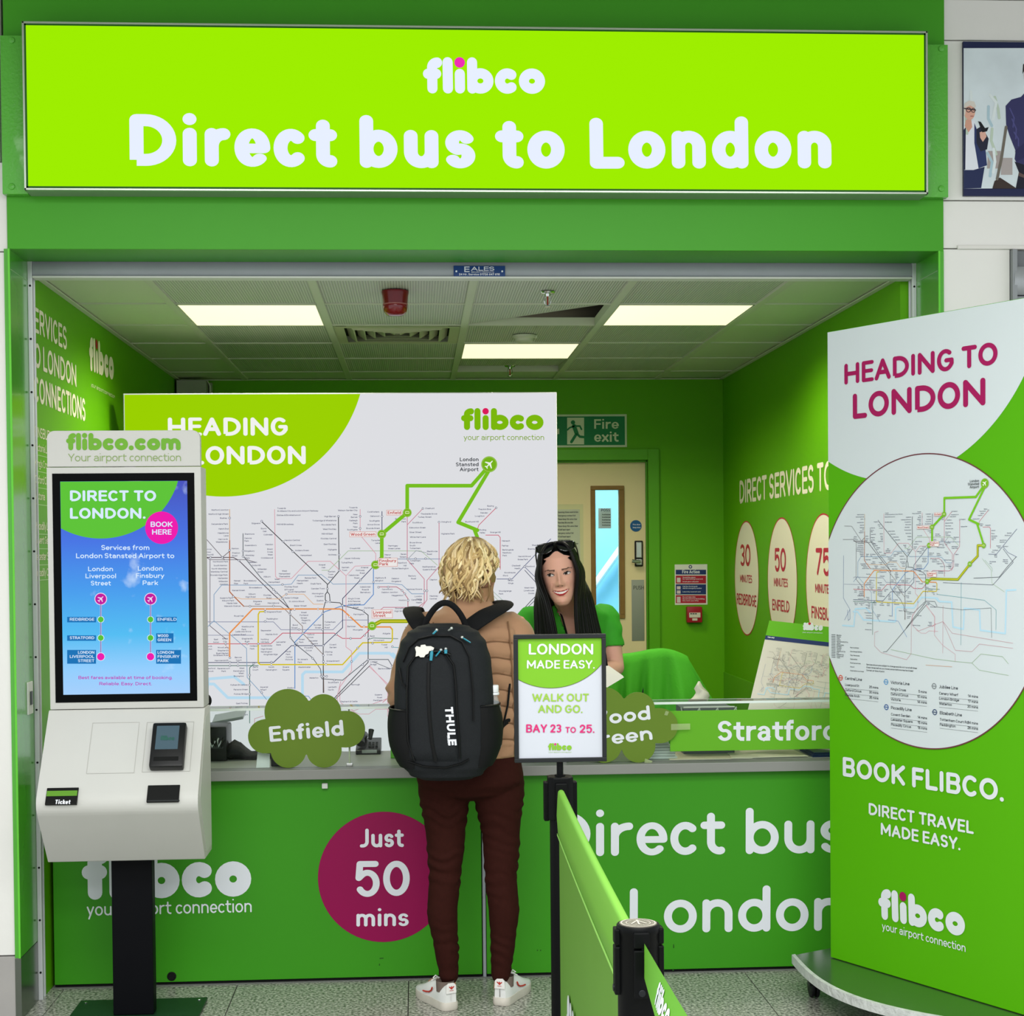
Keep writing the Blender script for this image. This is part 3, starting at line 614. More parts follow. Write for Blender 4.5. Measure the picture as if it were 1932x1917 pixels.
# ================================================================== transit map artwork
def J(x, y): return (370+x*.26076, 900+y*.26076)
def K(x, y): return (700+x*.26076, 850+y*.26076)
def Z(x, y): return (702+(x-697)*.609, 1181+(y-850)*.5)
LN = [  # colour, width, conversion, points
 ('b9dcf0', 5.2, J, [(55, 1498), (130, 1498), (230, 1597), (510, 1597)]), ('b9dcf0', 5.2, J, [(510, 1597), (760, 1597), (770, 1580), (770, 1430), (790, 1410), (1060, 1410), (1180, 1275), (1400, 1275), (1440, 1310)]),
 ('b9dcf0', 5.2, Z, [(95, 1168), (180, 1168), (190, 1050), (270, 1042), (300, 1070)]), ('b9dcf0', 5.2, Z, [(762, 955), (775, 975), (855, 975), (865, 1130), (930, 1140), (935, 1010), (1030, 1015), (1035, 1140), (1185, 1150), (1190, 890), (1245, 885)]),
 ('cfa878', 1.3, J, [(243, 235), (243, 460)]), ('b5683c', 1.9, J, [(243, 460), (243, 830), (275, 865), (345, 935)]), ('7d6555', 1.1, J, [(345, 935), (610, 935), (640, 955), (770, 1080), (770, 1130), (920, 1285), (925, 1560)]),
 ('e8924a', 2.6, J, [(243, 1310), (243, 1130), (410, 955), (1040, 955), (1065, 965), (1195, 1085), (1405, 1085), (1420, 1105)]),
 ('d6c21a', 2.4, J, [(500, 973), (460, 975), (450, 995), (450, 1345), (465, 1357), (1060, 1357), (1205, 1200), (1410, 1195), (1420, 1180), (1420, 1100)]),
 ('2f6b5a', 1.3, J, [(55, 1365), (450, 1365)]), ('2f6b5a', 1.3, J, [(415, 1355), (388, 1380), (388, 1780)]), ('2f6b5a', 1.1, J, [(1245, 1175), (1280, 1165), (1460, 1170)]),
 ('2a3560', 1.3, J, [(55, 1342), (560, 1342), (690, 1220), (920, 1220), (1060, 1090), (1060, 880), (1290, 640)]), ('2a3560', 1.3, J, [(1345, 250), (1345, 560), (1290, 640)]),
 ('33363c', 1.5, J, [(470, 318), (950, 775), (950, 830), (935, 850), (935, 890), (950, 905)]), ('33363c', 1.5, J, [(1030, 285), (1035, 680), (955, 775)]),
 ('33363c', 1.4, J, [(950, 830), (965, 850), (970, 905), (1040, 910), (1060, 930), (1200, 965), (1245, 1000), (1245, 1340), (1010, 1590), (940, 1670)]), ('33363c', 1.4, J, [(935, 905), (920, 960), (920, 1560)]),
 ('5d646b', 1.4, J, [(340, 410), (340, 570), (470, 730), (620, 870), (680, 960), (680, 1160), (720, 1210), (845, 1310), (900, 1390), (910, 1460), (1060, 1470), (1245, 1320), (1390, 1320), (1420, 1370)]),
 ('4b3a48', 1.5, J, [(55, 582), (270, 582), (310, 605), (560, 850), (690, 965)]), ('4b3a48', 1.1, J, [(190, 582), (245, 535)]),
 ('7fa0bf', 1.2, J, [(55, 1110), (130, 1040), (130, 850), (185, 782), (600, 782), (690, 775), (740, 710), (880, 710), (905, 705)]), ('7fa0bf', 1.2, J, [(130, 1040), (365, 1240), (370, 1450), (470, 1560), (510, 1610)]),
 ('7fa0bf', 1.2, J, [(990, 775), (1400, 770), (1490, 780), (1560, 845), (1649, 845)]), ('7fa0bf', 1.1, J, [(905, 705), (970, 755), (990, 775)]),
 ('d9a0ac', 1.2, J, [(568, 235), (575, 720), (590, 735), (690, 735), (810, 610), (970, 610), (1085, 715), (1085, 1230), (1125, 1260), (1125, 1400), (1040, 1520), (1040, 1625)]), ('d9a0ac', 1.2, J, [(1187, 235), (1187, 420), (1300, 555), (1300, 640)]), ('d9a0ac', 1.1, J, [(1085, 715), (1150, 645), (1290, 640)]),
 ('4f86c6', 1.5, J, [(1283, 660), (1283, 850), (1215, 925), (1065, 930), (930, 975), (715, 1195), (715, 1530)]),
 ('c9566a', 1.4, J, [(55, 1207), (540, 1207), (625, 1130), (1000, 1130), (1060, 1168), (1190, 1168), (1220, 1140), (1275, 1085)]), ('d6a89a', 1.0, J, [(200, 1200), (240, 1250)]),
 ('8a8fa8', 1.2, J, [(55, 1060), (70, 1048), (560, 1048), (615, 1105), (990, 1105), (1060, 1035), (1250, 1035)]), ('e0b48a', 1.2, J, [(270, 865), (330, 882), (600, 882), (650, 848), (780, 848), (850, 920), (920, 920)]),
 ('a9c0a0', 1.2, J, [(910, 675), (960, 675), (1100, 535), (1480, 535), (1620, 535)]), ('a9c0a0', 1.1, K, [(360, 725), (480, 830)]), ('9fb8a8', 1.0, K, [(860, 1000), (960, 1090), (965, 1130)]),
 ('c77f92', 1.3, K, [(262, 450), (262, 790), (385, 930), (385, 1100), (340, 1135), (90, 1135), (60, 1160)]), ('c77f92', 1.3, K, [(492, 520), (492, 840), (405, 940), (405, 1080), (370, 1130)]), ('c77f92', 1.2, K, [(375, 420), (265, 535)]), ('7d8fae', 1.2, K, [(180, 785), (500, 785)]), ('8f98a0', 1.0, K, [(262, 790), (325, 725), (400, 740)]),
 ('b8556a', 1.2, J, [(1320, 795), (1450, 795), (1490, 820), (1533, 880), (1533, 1010)]), ('c9566a', 1.2, K, [(905, 415), (780, 540), (770, 570)]), ('c9566a', 1.2, K, [(830, 612), (920, 612), (935, 630), (935, 860)]),
 ('6a7090', 1.3, K, [(910, 930), (1020, 930), (1225, 715), (1300, 640)]), ('6a7090', 1.2, K, [(1110, 840), (1180, 910), (1300, 960)]), ('3a3f4a', 1.3, K, [(1290, 960), (1160, 1085), (1060, 1195), (700, 1215)]),
 ('d9a0ac', 1.1, J, [(1250, 1370), (1390, 1500), (1390, 1700)]), ('d9a0ac', 1.0, J, [(1100, 1680), (1180, 1715), (1250, 1715), (1300, 1680), (1440, 1680)]), ('c9566a', .9, J, [(1350, 1630), (1400, 1590)]),
 ('4b3a48', 1.0, Z, [(95, 580), (170, 580), (195, 600), (310, 600), (335, 610)]), ('4b3a48', 1.0, Z, [(105, 488), (160, 490), (240, 600)]), ('4b3a48', 1.0, Z, [(195, 600), (195, 850), (245, 900)]), ('4f6aa0', 1.0, Z, [(100, 690), (100, 980), (150, 1055), (110, 1130)]), ('4f6aa0', 1.0, Z, [(150, 1055), (152, 1120), (138, 1132), (132, 1060)]),
 ('8a8fa8', 1.0, Z, [(105, 885), (330, 885)]), ('c98f9c', 1.0, Z, [(360, 1190), (333, 1200), (333, 1290), (380, 1330), (560, 1362), (590, 1320)]), ('33363c', 1.2, Z, [(690, 1000), (420, 1320), (395, 1325)]), ('c98f9c', 1.0, Z, [(600, 1060), (590, 1110), (590, 1320)]), ('8fb07f', 1.0, Z, [(450, 1305), (740, 1340), (880, 1345), (985, 1345), (1040, 1285), (1170, 1290), (1205, 1330)]), ('8fb07f', 1.0, Z, [(985, 1345), (1030, 1385), (1205, 1400)]),
 ('d9a0ac', 1.0, Z, [(690, 1000), (745, 1075), (745, 1190), (800, 1250), (880, 1300), (880, 1345)]), ('3f9aa8', 1.0, Z, [(915, 850), (915, 1240)]), ('3f9aa8', 1.0, Z, [(760, 930), (1060, 955), (1130, 1010), (1130, 1130)]), ('5d646b', 1.0, Z, [(700, 985), (750, 1010), (925, 1020), (1100, 1000), (1105, 1180)]), ('3a3f5a', 1.1, Z, [(800, 855), (1110, 860), (1230, 720), (1170, 640)]), ('a9c0a0', 1.0, Z, [(1045, 700), (1100, 770), (1105, 850), (1180, 900)]),
 ('c98f9c', 1.0, Z, [(600, 1140), (640, 1170), (800, 1100), (860, 1170), (1230, 1205)]), ('c98f9c', 1.0, Z, [(800, 1100), (880, 1275), (985, 1275), (1030, 1225), (1230, 1235)]), ('c98f9c', 1.0, Z, [(800, 1000), (800, 1300)]), ('4f86c6', 1.0, Z, [(430, 1110), (500, 1115), (560, 1215)]), ('d08a5a', 1.0, Z, [(690, 1385), (860, 1380)]),
]
GREEN_R = [(K, [(850, 115), (727, 255), (262, 255), (262, 450), (78, 605), (78, 790), (33, 828)]), (K, [(862, 130), (630, 520), (770, 577)])]
GREEN_R2 = [(Z, [(1015, 490), (1045, 585), (1055, 620)])]
OLIVE_R = [(Z, [(1055, 620), (1018, 620), (1018, 685), (970, 735), (895, 832), (725, 832), (697, 850)])]
STN = [(J, 1030, 285), (J, 475, 320), (J, 310, 605), (J, 340, 575), (J, 340, 535), (J, 560, 815), (J, 625, 778), (J, 578, 835), (J, 625, 878), (J, 653, 848), (J, 270, 865), (J, 390, 935), (J, 560, 933), (J, 500, 958), (J, 500, 975), (J, 500, 1045), (J, 680, 992), (J, 712, 958), (J, 882, 955), (J, 917, 985), (J, 945, 903), (J, 968, 903), (J, 950, 808), (J, 1035, 675), (J, 1035, 563), (J, 1060, 930), (J, 1110, 1010), (J, 1210, 968), (J, 1215, 1083), (J, 745, 1103), (J, 773, 1130), (J, 685, 1163), (J, 730, 1207), (J, 715, 1220), (J, 848, 1218), (J, 920, 1220), (J, 915, 1105), (J, 920, 1290), (J, 922, 1335), (J, 940, 1355), (J, 1015, 1140), (J, 1118, 1168), (J, 1220, 1145), (J, 1245, 1165), (J, 1277, 1203), (J, 1170, 1237), (J, 1420, 1228), (J, 1245, 1322), (J, 1418, 1370), (J, 1205, 1358), (J, 1000, 1470), (J, 905, 1442), (J, 925, 1442), (J, 945, 1442), (J, 545, 1340), (J, 545, 1358), (J, 303, 1340), (J, 303, 1365), (J, 245, 1340), (J, 245, 1365), (J, 245, 1308), (J, 418, 1350), (J, 450, 1207), (J, 370, 1207), (J, 215, 1207), (J, 388, 1433), (J, 388, 1505), (J, 388, 1570), (J, 475, 1560), (J, 1283, 760), (J, 1190, 745), (J, 1320, 798), (J, 1390, 797), (J, 1490, 822), (J, 1510, 845), (J, 1533, 893), (J, 1533, 968), (J, 243, 297), (J, 243, 530), (J, 190, 582), (J, 105, 582), (J, 1187, 285), (J, 1187, 372), (J, 1345, 285), (J, 630, 468), (J, 700, 540), (J, 1125, 1335), (J, 843, 1312), (K, 267, 785), (K, 322, 783), (K, 395, 782), (K, 388, 1015), (K, 405, 1015), (K, 268, 1083), (K, 375, 420), (K, 492, 518), (K, 905, 415), (K, 1110, 840), (K, 1003, 930), (K, 1225, 715), (K, 1103, 1148)]
LB = [(J, 235, 243, 'r', 'Watford Junction'), (J, 235, 273, 'r', 'Watford High Street'), (J, 225, 302, 'r', 'Bushey'), (J, 230, 345, 'r', 'Carpenders Park'), (J, 235, 380, 'r', 'Hatch End'), (J, 235, 410, 'r', 'Headstone|Lane'), (J, 228, 455, 'r', 'Harrow &|Wealdstone'), (J, 232, 617, 'r', 'Northwick Park'), (J, 225, 645, 'r', 'South Kenton'), (J, 225, 668, 'r', 'North Wembley'), (J, 228, 690, 'r', 'Wembley Central'), (J, 228, 714, 'r', 'Stonebridge Park'), (J, 230, 737, 'r', 'Harlesden'), (J, 230, 760, 'r', 'Willesden|Junction'), (J, 60, 528, 'l', 'Harrow'), (J, 52, 548, 'l', 'Harrow-|on-the-Hill'),
 (J, 352, 418, 'l', 'Stanmore'), (J, 350, 448, 'l', 'Canons|Park'), (J, 352, 500, 'l', 'Queensbury'), (J, 352, 541, 'l', 'Kingsbury'), (J, 356, 572, 'l', 'Wembley|Park'), (J, 380, 622, 'l', 'Neasden'), (J, 405, 645, 'l', 'Dollis Hill'), (J, 445, 672, 'l', 'Willesden|Green'), (J, 490, 727, 'l', 'Kilburn'), (J, 258, 523, 'l', 'Kenton'), (J, 262, 555, 'l', 'Preston|Road'), (J, 262, 826, 'l', 'Kensal Green'), (J, 345, 756, 'l', 'Brondesbury|Park'), (J, 275, 756, 'l', 'Kensal|Rise'), (J, 385, 806, 'l', 'Brondesbury'),
 (J, 465, 340, 'r', 'Edgware'), (J, 510, 378, 'r', 'Burnt|Oak'), (J, 553, 422, 'r', 'Colindale'), (J, 640, 463, 'l', 'Hendon Central'), (J, 680, 500, 'l', 'Brent Cross'), (J, 717, 537, 'l', 'Golders Green'), (J, 755, 572, 'l', 'Hampstead'), (J, 588, 232, 'l', 'Towards|St Albans City and Luton Airport Parkway'), (J, 585, 282, 'l', 'Elstree & Borehamwood'), (J, 585, 348, 'l', 'Mill Hill Broadway'), (J, 557, 493, 'r', 'Hendon'), (J, 555, 527, 'r', 'Brent|Cross|West'), (J, 556, 590, 'r', 'Cricklewood'),
 (J, 1012, 290, 'r', 'High Barnet'), (J, 1015, 320, 'r', 'Totteridge & Whetstone'), (J, 1012, 350, 'r', 'Woodside Park'), (J, 1015, 382, 'r', 'West Finchley'), (J, 990, 416, 'r', 'Mill Hill East'), (J, 1015, 450, 'r', 'Finchley Central'), (J, 1015, 491, 'r', 'East Finchley'), (J, 1018, 530, 'r', 'Highgate'), (J, 1018, 567, 'r', 'Archway'), (J, 1050, 625, 'l', 'Tufnell Park'), (J, 1075, 594, 'l', 'Upper Holloway'), (J, 1112, 522, 'l', 'Crouch Hill'), (J, 1055, 660, 'l', 'Kentish|Town'), (J, 955, 690, 'l', 'Kentish|Town|West'), (J, 935, 640, 'r', 'Gospel|Oak'),
 (J, 1168, 226, 'r', 'Towards|Welwyn Garden City'), (J, 1168, 276, 'r', 'New|Barnet'), (J, 1168, 320, 'r', 'Oakleigh|Park'), (J, 1168, 366, 'r', 'New|Southgate'), (J, 1325, 257, 'r', 'Cockfosters'), (J, 1325, 288, 'r', 'Oakwood'), (J, 1328, 322, 'r', 'Southgate'), (J, 1328, 349, 'r', 'Arnos Grove'), (J, 1330, 376, 'r', 'Bounds Green'), (J, 1330, 463, 'r', 'Turnpike|Lane'), (J, 1390, 503, 'l', 'Harringay|Green Lanes'), (J, 1365, 568, 'l', 'Manor|House'), (J, 1518, 308, 'r', 'Brimsdown|Park'),
 (J, 905, 777, 'r', 'Chalk Farm'), (J, 932, 812, 'r', 'Camden Town'), (J, 922, 848, 'r', 'Mornington|Crescent'), (J, 922, 899, 'r', 'Euston'), (J, 870, 735, 'r', 'Belsize Park'), (J, 640, 685, 'c', 'West|Hampstead|Thameslink'), (J, 605, 745, 'r', 'West|Hampstead'), (J, 730, 755, 'l', 'Hampstead|Heath'), (J, 640, 800, 'l', 'Finchley Road|& Frognal'), (J, 545, 860, 'r', 'Finchley|Road'), (J, 640, 880, 'l', 'Swiss Cottage'), (J, 665, 836, 'l', 'South Hampstead'), (J, 672, 906, 'l', "St John's Wood"), (J, 430, 852, 'r', 'Kilburn|High Road'), (J, 265, 880, 'r', "Queen's Park"), (J, 275, 899, 'r', 'Kilburn Park'), (J, 298, 918, 'r', 'Maida Vale'), (J, 322, 938, 'r', 'Warwick Avenue'), (J, 445, 905, 'c', 'Edgware|Road'), (J, 560, 917, 'c', 'Marylebone'), (J, 710, 938, 'l', 'Baker Street'), (J, 515, 981, 'l', 'Edgware Road'), (J, 780, 985, 'c', 'Great|Portland|Street'), (J, 345, 1010, 'r', 'Royal Oak'), (J, 510, 1032, 'l', 'Paddington'), (J, 470, 1116, 'l', 'Bayswater'), (J, 470, 1180, 'l', 'Notting|Hill Gate'), (J, 330, 1088, 'l', 'Westbourne|Park'), (J, 285, 1124, 'l', 'Ladbroke Grove'), (J, 265, 1146, 'l', 'Latimer Road'), (J, 235, 1238, 'r', 'Wood Lane'), (J, 235, 1260, 'r', "Shepherd's|Bush Market"), (J, 235, 1294, 'r', 'Goldhawk Road'), (J, 235, 1332, 'r', 'Hammersmith'), (J, 370, 1175, 'c', "Shepherd's|Bush"), (J, 390, 1228, 'l', 'Holland|Park'), (J, 145, 1180, 'c', 'East|Acton'), (J, 210, 1175, 'c', 'White|City'), (J, 95, 1230, 'c', 'North|Acton'), (J, 470, 1226, 'l', 'Queensway'), (J, 470, 1250, 'l', 'High Street|Kensington'), (J, 580, 1199, 'l', 'Lancaster|Gate'), (J, 590, 1143, 'r', 'Marble Arch'), (J, 765, 1042, 'l', "Regent's|Park"), (J, 735, 1076, 'r', 'Bond|Street'), (J, 905, 1075, 'r', 'Goodge|Street'), (J, 930, 1055, 'l', 'Tottenham|Court|Road'), (J, 805, 1145, 'l', 'Oxford|Circus'), (J, 745, 1180, 'l', 'Green|Park'), (J, 880, 1190, 'r', 'Leicester|Square'), (J, 965, 1218, 'l', 'Covent|Garden'), (J, 815, 1240, 'c', 'Piccadilly|Circus'), (J, 650, 1268, 'l', 'Hyde|Park|Corner'), (J, 590, 1288, 'r', 'Knightsbridge'), (J, 330, 1310, 'r', 'Barons|Court'), (J, 700, 1325, 'r', 'Victoria'), (J, 735, 1325, 'l', "St James's|Park"), (J, 830, 1380, 'r', 'Westminster'), (J, 945, 1337, 'l', 'Embankment'), (J, 985, 1270, 'r', 'Charing|Cross'), (J, 885, 1458, 'r', 'Waterloo'), (J, 545, 1380, 'c', 'South|Kensington'), (J, 650, 1380, 'c', 'Sloane|Square'), (J, 430, 1380, 'c', "Earl's|Court"), (J, 350, 1388, 'r', 'West|Kensington'), (J, 345, 1425, 'r', 'West|Brompton'), (J, 105, 1390, 'c', 'Stamford|Brook'), (J, 200, 1390, 'c', 'Ravenscourt|Park'), (J, 375, 1508, 'r', 'Fulham Broadway'), (J, 375, 1542, 'r', 'Parsons Green'), (J, 375, 1574, 'r', 'Putney Bridge'), (J, 375, 1642, 'r', 'East Putney'), (J, 375, 1724, 'r', 'Wimbledon Park'), (J, 465, 1525, 'l', 'Imperial|Wharf'), (J, 710, 1530, 'r', 'Pimlico'), (J, 1125, 1507, 'l', 'Borough'), (J, 1045, 1630, 'l', 'Elephant & Castle'), (J, 955, 1492, 'l', 'Southwark'), (J, 955, 1525, 'l', 'Lambeth|North'), (J, 1405, 1391, 'r', 'Bermondsey'), (J, 1260, 1342, 'l', 'London|Bridge'), (J, 1295, 735, 'l', 'Highbury &|Islington'), (J, 1415, 740, 'l', 'Dalston|Kingsland'), (J, 1345, 818, 'l', 'Canonbury'), (J, 1342, 840, 'l', 'Dalston Junction'), (J, 1415, 862, 'l', 'Haggerston'), (J, 1518, 896, 'r', 'Hoxton'), (J, 1516, 955, 'r', 'Shoreditch|High Street'), (J, 1215, 953, 'l', 'Old Street'), (J, 1135, 949, 'l', 'Angel'), (J, 1140, 999, 'l', 'Farringdon'), (J, 1155, 1086, 'r', 'Barbican'), (J, 1205, 1110, 'r', 'Moorgate'), (J, 1258, 1156, 'l', 'Bank'), (J, 1285, 1187, 'l', 'Monument'), (J, 1405, 1137, 'r', 'Aldgate'), (J, 1385, 1218, 'r', 'Tower|Hill'), (J, 1225, 800, 'c', 'Caledonian|Road &|Barnsbury'), (J, 1180, 715, 'r', 'Caledonian|Road'), (J, 1220, 680, 'r', 'Holloway|Road'), (J, 1245, 660, 'r', 'Arsenal'), (J, 1100, 885, 'l', "King's Cross|& St Pancras|International"), (J, 1345, 1580, 'r', 'Queens|Road|Peckham'),
 (K, 392, 424, 'l', 'Cheshunt'), (K, 360, 464, 'l', 'Theobalds Grove'), (K, 340, 487, 'l', 'Turkey Street'), (K, 300, 527, 'l', 'Southbury'), (K, 278, 564, 'l', 'Edmonton Green'), (K, 278, 597, 'l', 'Silver Street'), (K, 282, 632, 'l', 'White Hart Lane'), (K, 280, 672, 'l', 'Bruce Grove'), (K, 280, 693, 'l', 'South|Tottenham'), (K, 256, 755, 'r', 'Seven|Sisters'), (K, 280, 803, 'l', 'Tottenham|Hale'), (K, 256, 818, 'r', 'Stamford|Hill'), (K, 272, 858, 'r', 'Stoke Newington'), (K, 325, 912, 'r', 'Rectory|Road'), (K, 508, 522, 'l', 'Chingford'), (K, 508, 608, 'l', 'Highams Park'), (K, 405, 735, 'l', 'Blackhorse|Road'), (K, 468, 846, 'r', "Walthamstow|Queen's Road"), (K, 370, 1008, 'r', 'Hackney Downs'), (K, 368, 1060, 'r', 'London|Fields'), (K, 368, 1085, 'r', 'Cambridge|Heath'), (K, 425, 1058, 'l', 'Hackney|Central'), (K, 424, 940, 'l', 'Clapton'), (K, 888, 406, 'r', 'Epping'), (K, 868, 430, 'r', 'Theydon Bois'), (K, 845, 456, 'r', 'Debden'), (K, 820, 479, 'r', 'Loughton'), (K, 778, 520, 'r', 'Buckhurst Hill'), (K, 785, 580, 'l', 'Roding|Valley'), (K, 862, 597, 'l', 'Grange Hill'), (K, 947, 659, 'l', 'Hainault'), (K, 947, 694, 'l', 'Fairlop'), (K, 950, 724, 'l', 'Barkingside'), (K, 952, 745, 'l', 'Newbury|Park'), (K, 1228, 690, 'r', 'Shenfield'), (K, 1212, 717, 'r', 'Brentwood'), (K, 1155, 771, 'r', 'Harold Wood'), (K, 1135, 793, 'r', 'Gidea Park'), (K, 1080, 838, 'r', 'Chadwell|Heath'), (K, 1122, 844, 'l', 'Romford'), (K, 1045, 888, 'r', 'Goodmayes'), (K, 1030, 945, 'r', 'Seven|Kings'), (K, 990, 910, 'r', 'Ilford'), (K, 925, 1022, 'l', 'Woodgrange|Park'), (K, 1180, 998, 'r', 'West Ham'), (K, 1180, 1018, 'r', 'Limehouse|Docks')]
def airplane(P, c, r, off, mb, mi, rot=45):
    pts = [(0, 1), (.1, .85), (.12, .35), (.9, -.15), (.9, -.35), (.12, -.08), (.09, -.6), (.35, -.8), (.35, -.95), (0, -.85)]
    pts = pts+[(-x, y) for x, y in pts[::-1][1:-1]]; t = math.radians(-rot)
    mb.add([P.w(c[0]+r*(x*math.cos(t)-y*math.sin(t)), c[1]+r*(x*math.sin(t)+y*math.cos(t)), off) for x, y in pts], [tuple(range(len(pts)))], mi)
def tube_map(P, xf, sc, mk, parent, off, labels=True, stamp=True, big=True, box=None, mut=None):
    """line diagram printed on plane P; xf turns artwork points into plane metres, sc = metres per artwork unit"""
    global QS
    cols = []; 
    def ci(c):
        if c not in cols: cols.append(c)
        return cols.index(c)
    def ok(p): return box is None or box(p)
    def put(mb, pts, w, o, c, cap='round'):
        seg = []
        for p in pts:
            q = xf(*p)
            if ok(q): seg.append((q.x, q.y))
            else:
                if len(seg) > 1: ribbon(mb, seg, w, P, o, c, cap)
                seg = []
        if len(seg) > 1: ribbon(mb, seg, w, P, o, c, cap)
    q0 = QS; QS = 40
    A = MB()
    for c, wd, cv, pts in LN: put(A, [cv(*p) for p in pts], wd*sc, off+(0 if c == 'b9dcf0' else .0003), ci(mut or c) if c != 'b9dcf0' else ci(c))
    stuff(A.build('route_lines', [mk(c) for c in cols], parent))
    S = MB()
    for cv, x, y in STN:
        p = xf(*cv(x, y))
        if ok(p): disc2(P, p, 2.1*sc, off+.0007, S, 0, 14); disc2(P, p, 1.3*sc, off+.001, S, 1, 12)
    stuff(S.build('station_marks', [mk('4a5068'), mk('eef0f4')], parent))
    if labels:
        T = MB()
        for cv, x, y, al_, s in LB:
            for k, ln in enumerate(s.split('|')):
                p = xf(*cv(x, y+k*20))
                if not ok(p): continue
                St, w_, tot = text2d(ln, 2.75*sc, None, .17)
                ox = p.x-(tot if al_ == 'r' else tot/2 if al_ == 'c' else 0); 
                for st, ny in St: ribbon(T, [(ox+a_, p.y+b_) for a_, b_ in st], w_, P, off+.0005, 0, 'square')
        stuff(T.build('station_names', mk('4a4d6a'), parent))
    QS = 15
    if big:
        G = MB()
        for cv, pts in GREEN_R+GREEN_R2: put(G, [cv(*p) for p in pts], 7*sc, off+.0012, 0)
        for cv, pts in OLIVE_R: put(G, [cv(*p) for p in pts], 7.5*sc, off+.0012, 1); put(G, [cv(*p) for p in pts], 2*sc, off+.0016, 2)
        G.build('bus_route', [mk('78c020'), mk('96a512'), mk('d8cf3c')], parent)
        BM = [mk('76b41c'), mk('a5c95a'), mk('d5e5a8'), mk('f2f6ee')]
        for cv, x, y in ((K, 262, 450), (K, 78, 605), (K, 33, 828), (Z, 697, 850), (Z, 970, 735), (Z, 1055, 620)):
            p = xf(*cv(x, y)); N = MB()
            if not ok(p): continue
            disc2(P, p, 8.3*sc, off+.002, N, 0, 28); ring2(P, p, 7.2*sc, .8*sc, off+.0023, N, 1, 28)
            N.add([P.w(p.x+a_*sc, p.y+b_*sc, off+.0023) for a_, b_ in ((-4, -2.2), (4, -2.2), (4, 1.5), (3, 3), (-3, 3), (-4, 1.5))], [tuple(range(6))], 2)
            N.add([P.w(p.x+a_*sc, p.y+b_*sc, off+.0026) for a_, b_ in ((-3, -.6), (3, -.6), (2.6, 1.6), (-2.6, 1.6))], [(0, 1, 2, 3)], 0)
            N.build('stop_badge', BM, parent)
        N = MB(); p = xf(*K(855, 100)); disc2(P, p, 15*sc, off+.002, N, 0, 40); ring2(P, p, 13.6*sc, 1*sc, off+.0023, N, 1, 40); airplane(P, p, 9.5*sc, off+.0024, N, 3)
        N.build('airport_badge', BM, parent)
        for cv, x, y, al_, s, cap, wt, cI in ((K, 217, 460, 'r', 'Enfield', 5.6, .2, 1), (K, 30, 616, 'r', 'Wood Green', 5.6, .2, 1), (K, 60, 808, 'l', 'Finsbury|Park', 5.6, .2, 1), (K, 15, 1181, 'l', 'Liverpool|Street', 5.6, .2, 1), (K, 778, 78, 'r', 'London|Stansted|Airport', 7.2, .2, 0)):
            L_ = MB(); ls = s.split('|'); mx = 0; xs = 0
            for k, ln in enumerate(ls):
                p = xf(*cv(x, y+k*(36 if len(ls) == 3 else 24)))
                St, w_, tot = text2d(ln, cap*sc, None, wt); mx = max(mx, tot)
                ox = p.x-(tot if al_ == 'r' else 0)
                if k == 0: p00 = p
                for st, ny in St: ribbon(L_, [(ox+a_, p.y+b_) for a_, b_ in st], w_, P, off+.0032, 0, ny=ny)
            L_.build('stop_name', mk('c2332f' if cI else '3c4046'), parent)
            if cI:
                Bx = MB(); x0 = p00.x-(mx if al_ == 'r' else 0)-2.5*sc; x1 = x0+mx+5*sc; y1 = p00.y+cap*sc+2.2*sc; y0 = p.y-2.4*sc
                Bx.add([P.w(a_, b_, off+.0027) for a_, b_ in ((x0, y0), (x1, y0), (x1, y1), (x0, y1))], [(0, 1, 2, 3)], 0)
                e_ = .9*sc; Bx.add([P.w(a_, b_, off+.003) for a_, b_ in ((x0+e_, y0+e_), (x1-e_, y0+e_), (x1-e_, y1-e_), (x0+e_, y1-e_))], [(0, 1, 2, 3)], 1)
                Bx.build('label_box', [mk('dda59d'), mk('eeeae8')], parent)
    QS = q0
# ================================================================== big lit map board
YM = 7.15; PB = frontal(YM)
mbd = thing('map_board', 'large lit freestanding white map board headed HEADING TO LONDON behind the counter', 'map board', (-.33, YM, .0))
a = PB.px(232, 741); c = PB.px(1050.5, 741); ztop = (a.y+c.y)/2; zbot = .42
def emk(c): return emat('lit_'+c, c, .97)
MB().box((a.x, YM+.003, zbot), (c.x, YM+.10, ztop), bev=.002).build('case', mat('white_case', 'c9cdc9', .4), mbd)
MB().box((a.x+.004, YM, zbot+.004), (c.x-.004, YM+.004, ztop-.004)).build('face', emat('lit_white_panel', 'dddee2', 1), mbd)
for x in (a.x+.2, c.x-.2): MB().box((x-.03, YM-.12, 0), (x+.03, YM+.25, .03), bev=.004).box((x-.025, YM+.03, .02), (x+.025, YM+.07, zbot)).build('foot', mat('grey_foot', '777b7b', .4, metal=.5), mbd)
q = MB(); cc = PB.px(420, 668); rr_ = (PB.px(420, 668)-PB.px(420, 937)).length; pts = []
for i in range(121):
    t = math.radians(180+180*i/120+0); x = cc.x+rr_*math.cos(t); y = cc.y+rr_*math.sin(t)
    if x >= a.x+.006 and y <= ztop-.006: pts.append((x, y))
pts = [(a.x+.006, ztop-.006), (a.x+.006, pts[0][1])]+pts+[(pts[-1][0]+.0, ztop-.006)]
q.add([PB.w(x, y, .0012) for x, y in pts], [tuple(range(len(pts)))]); q.build('green_arc', emat('lit_arc_green', '9ad000', 1), mbd)
bw = emat('lit_board_lettering', 'f1f2ee', 1)
text(PB, 'HEADING', (317, 822.5), (543, 822), top=788, wt=.235, m=bw, parent=mbd, off=.0022)
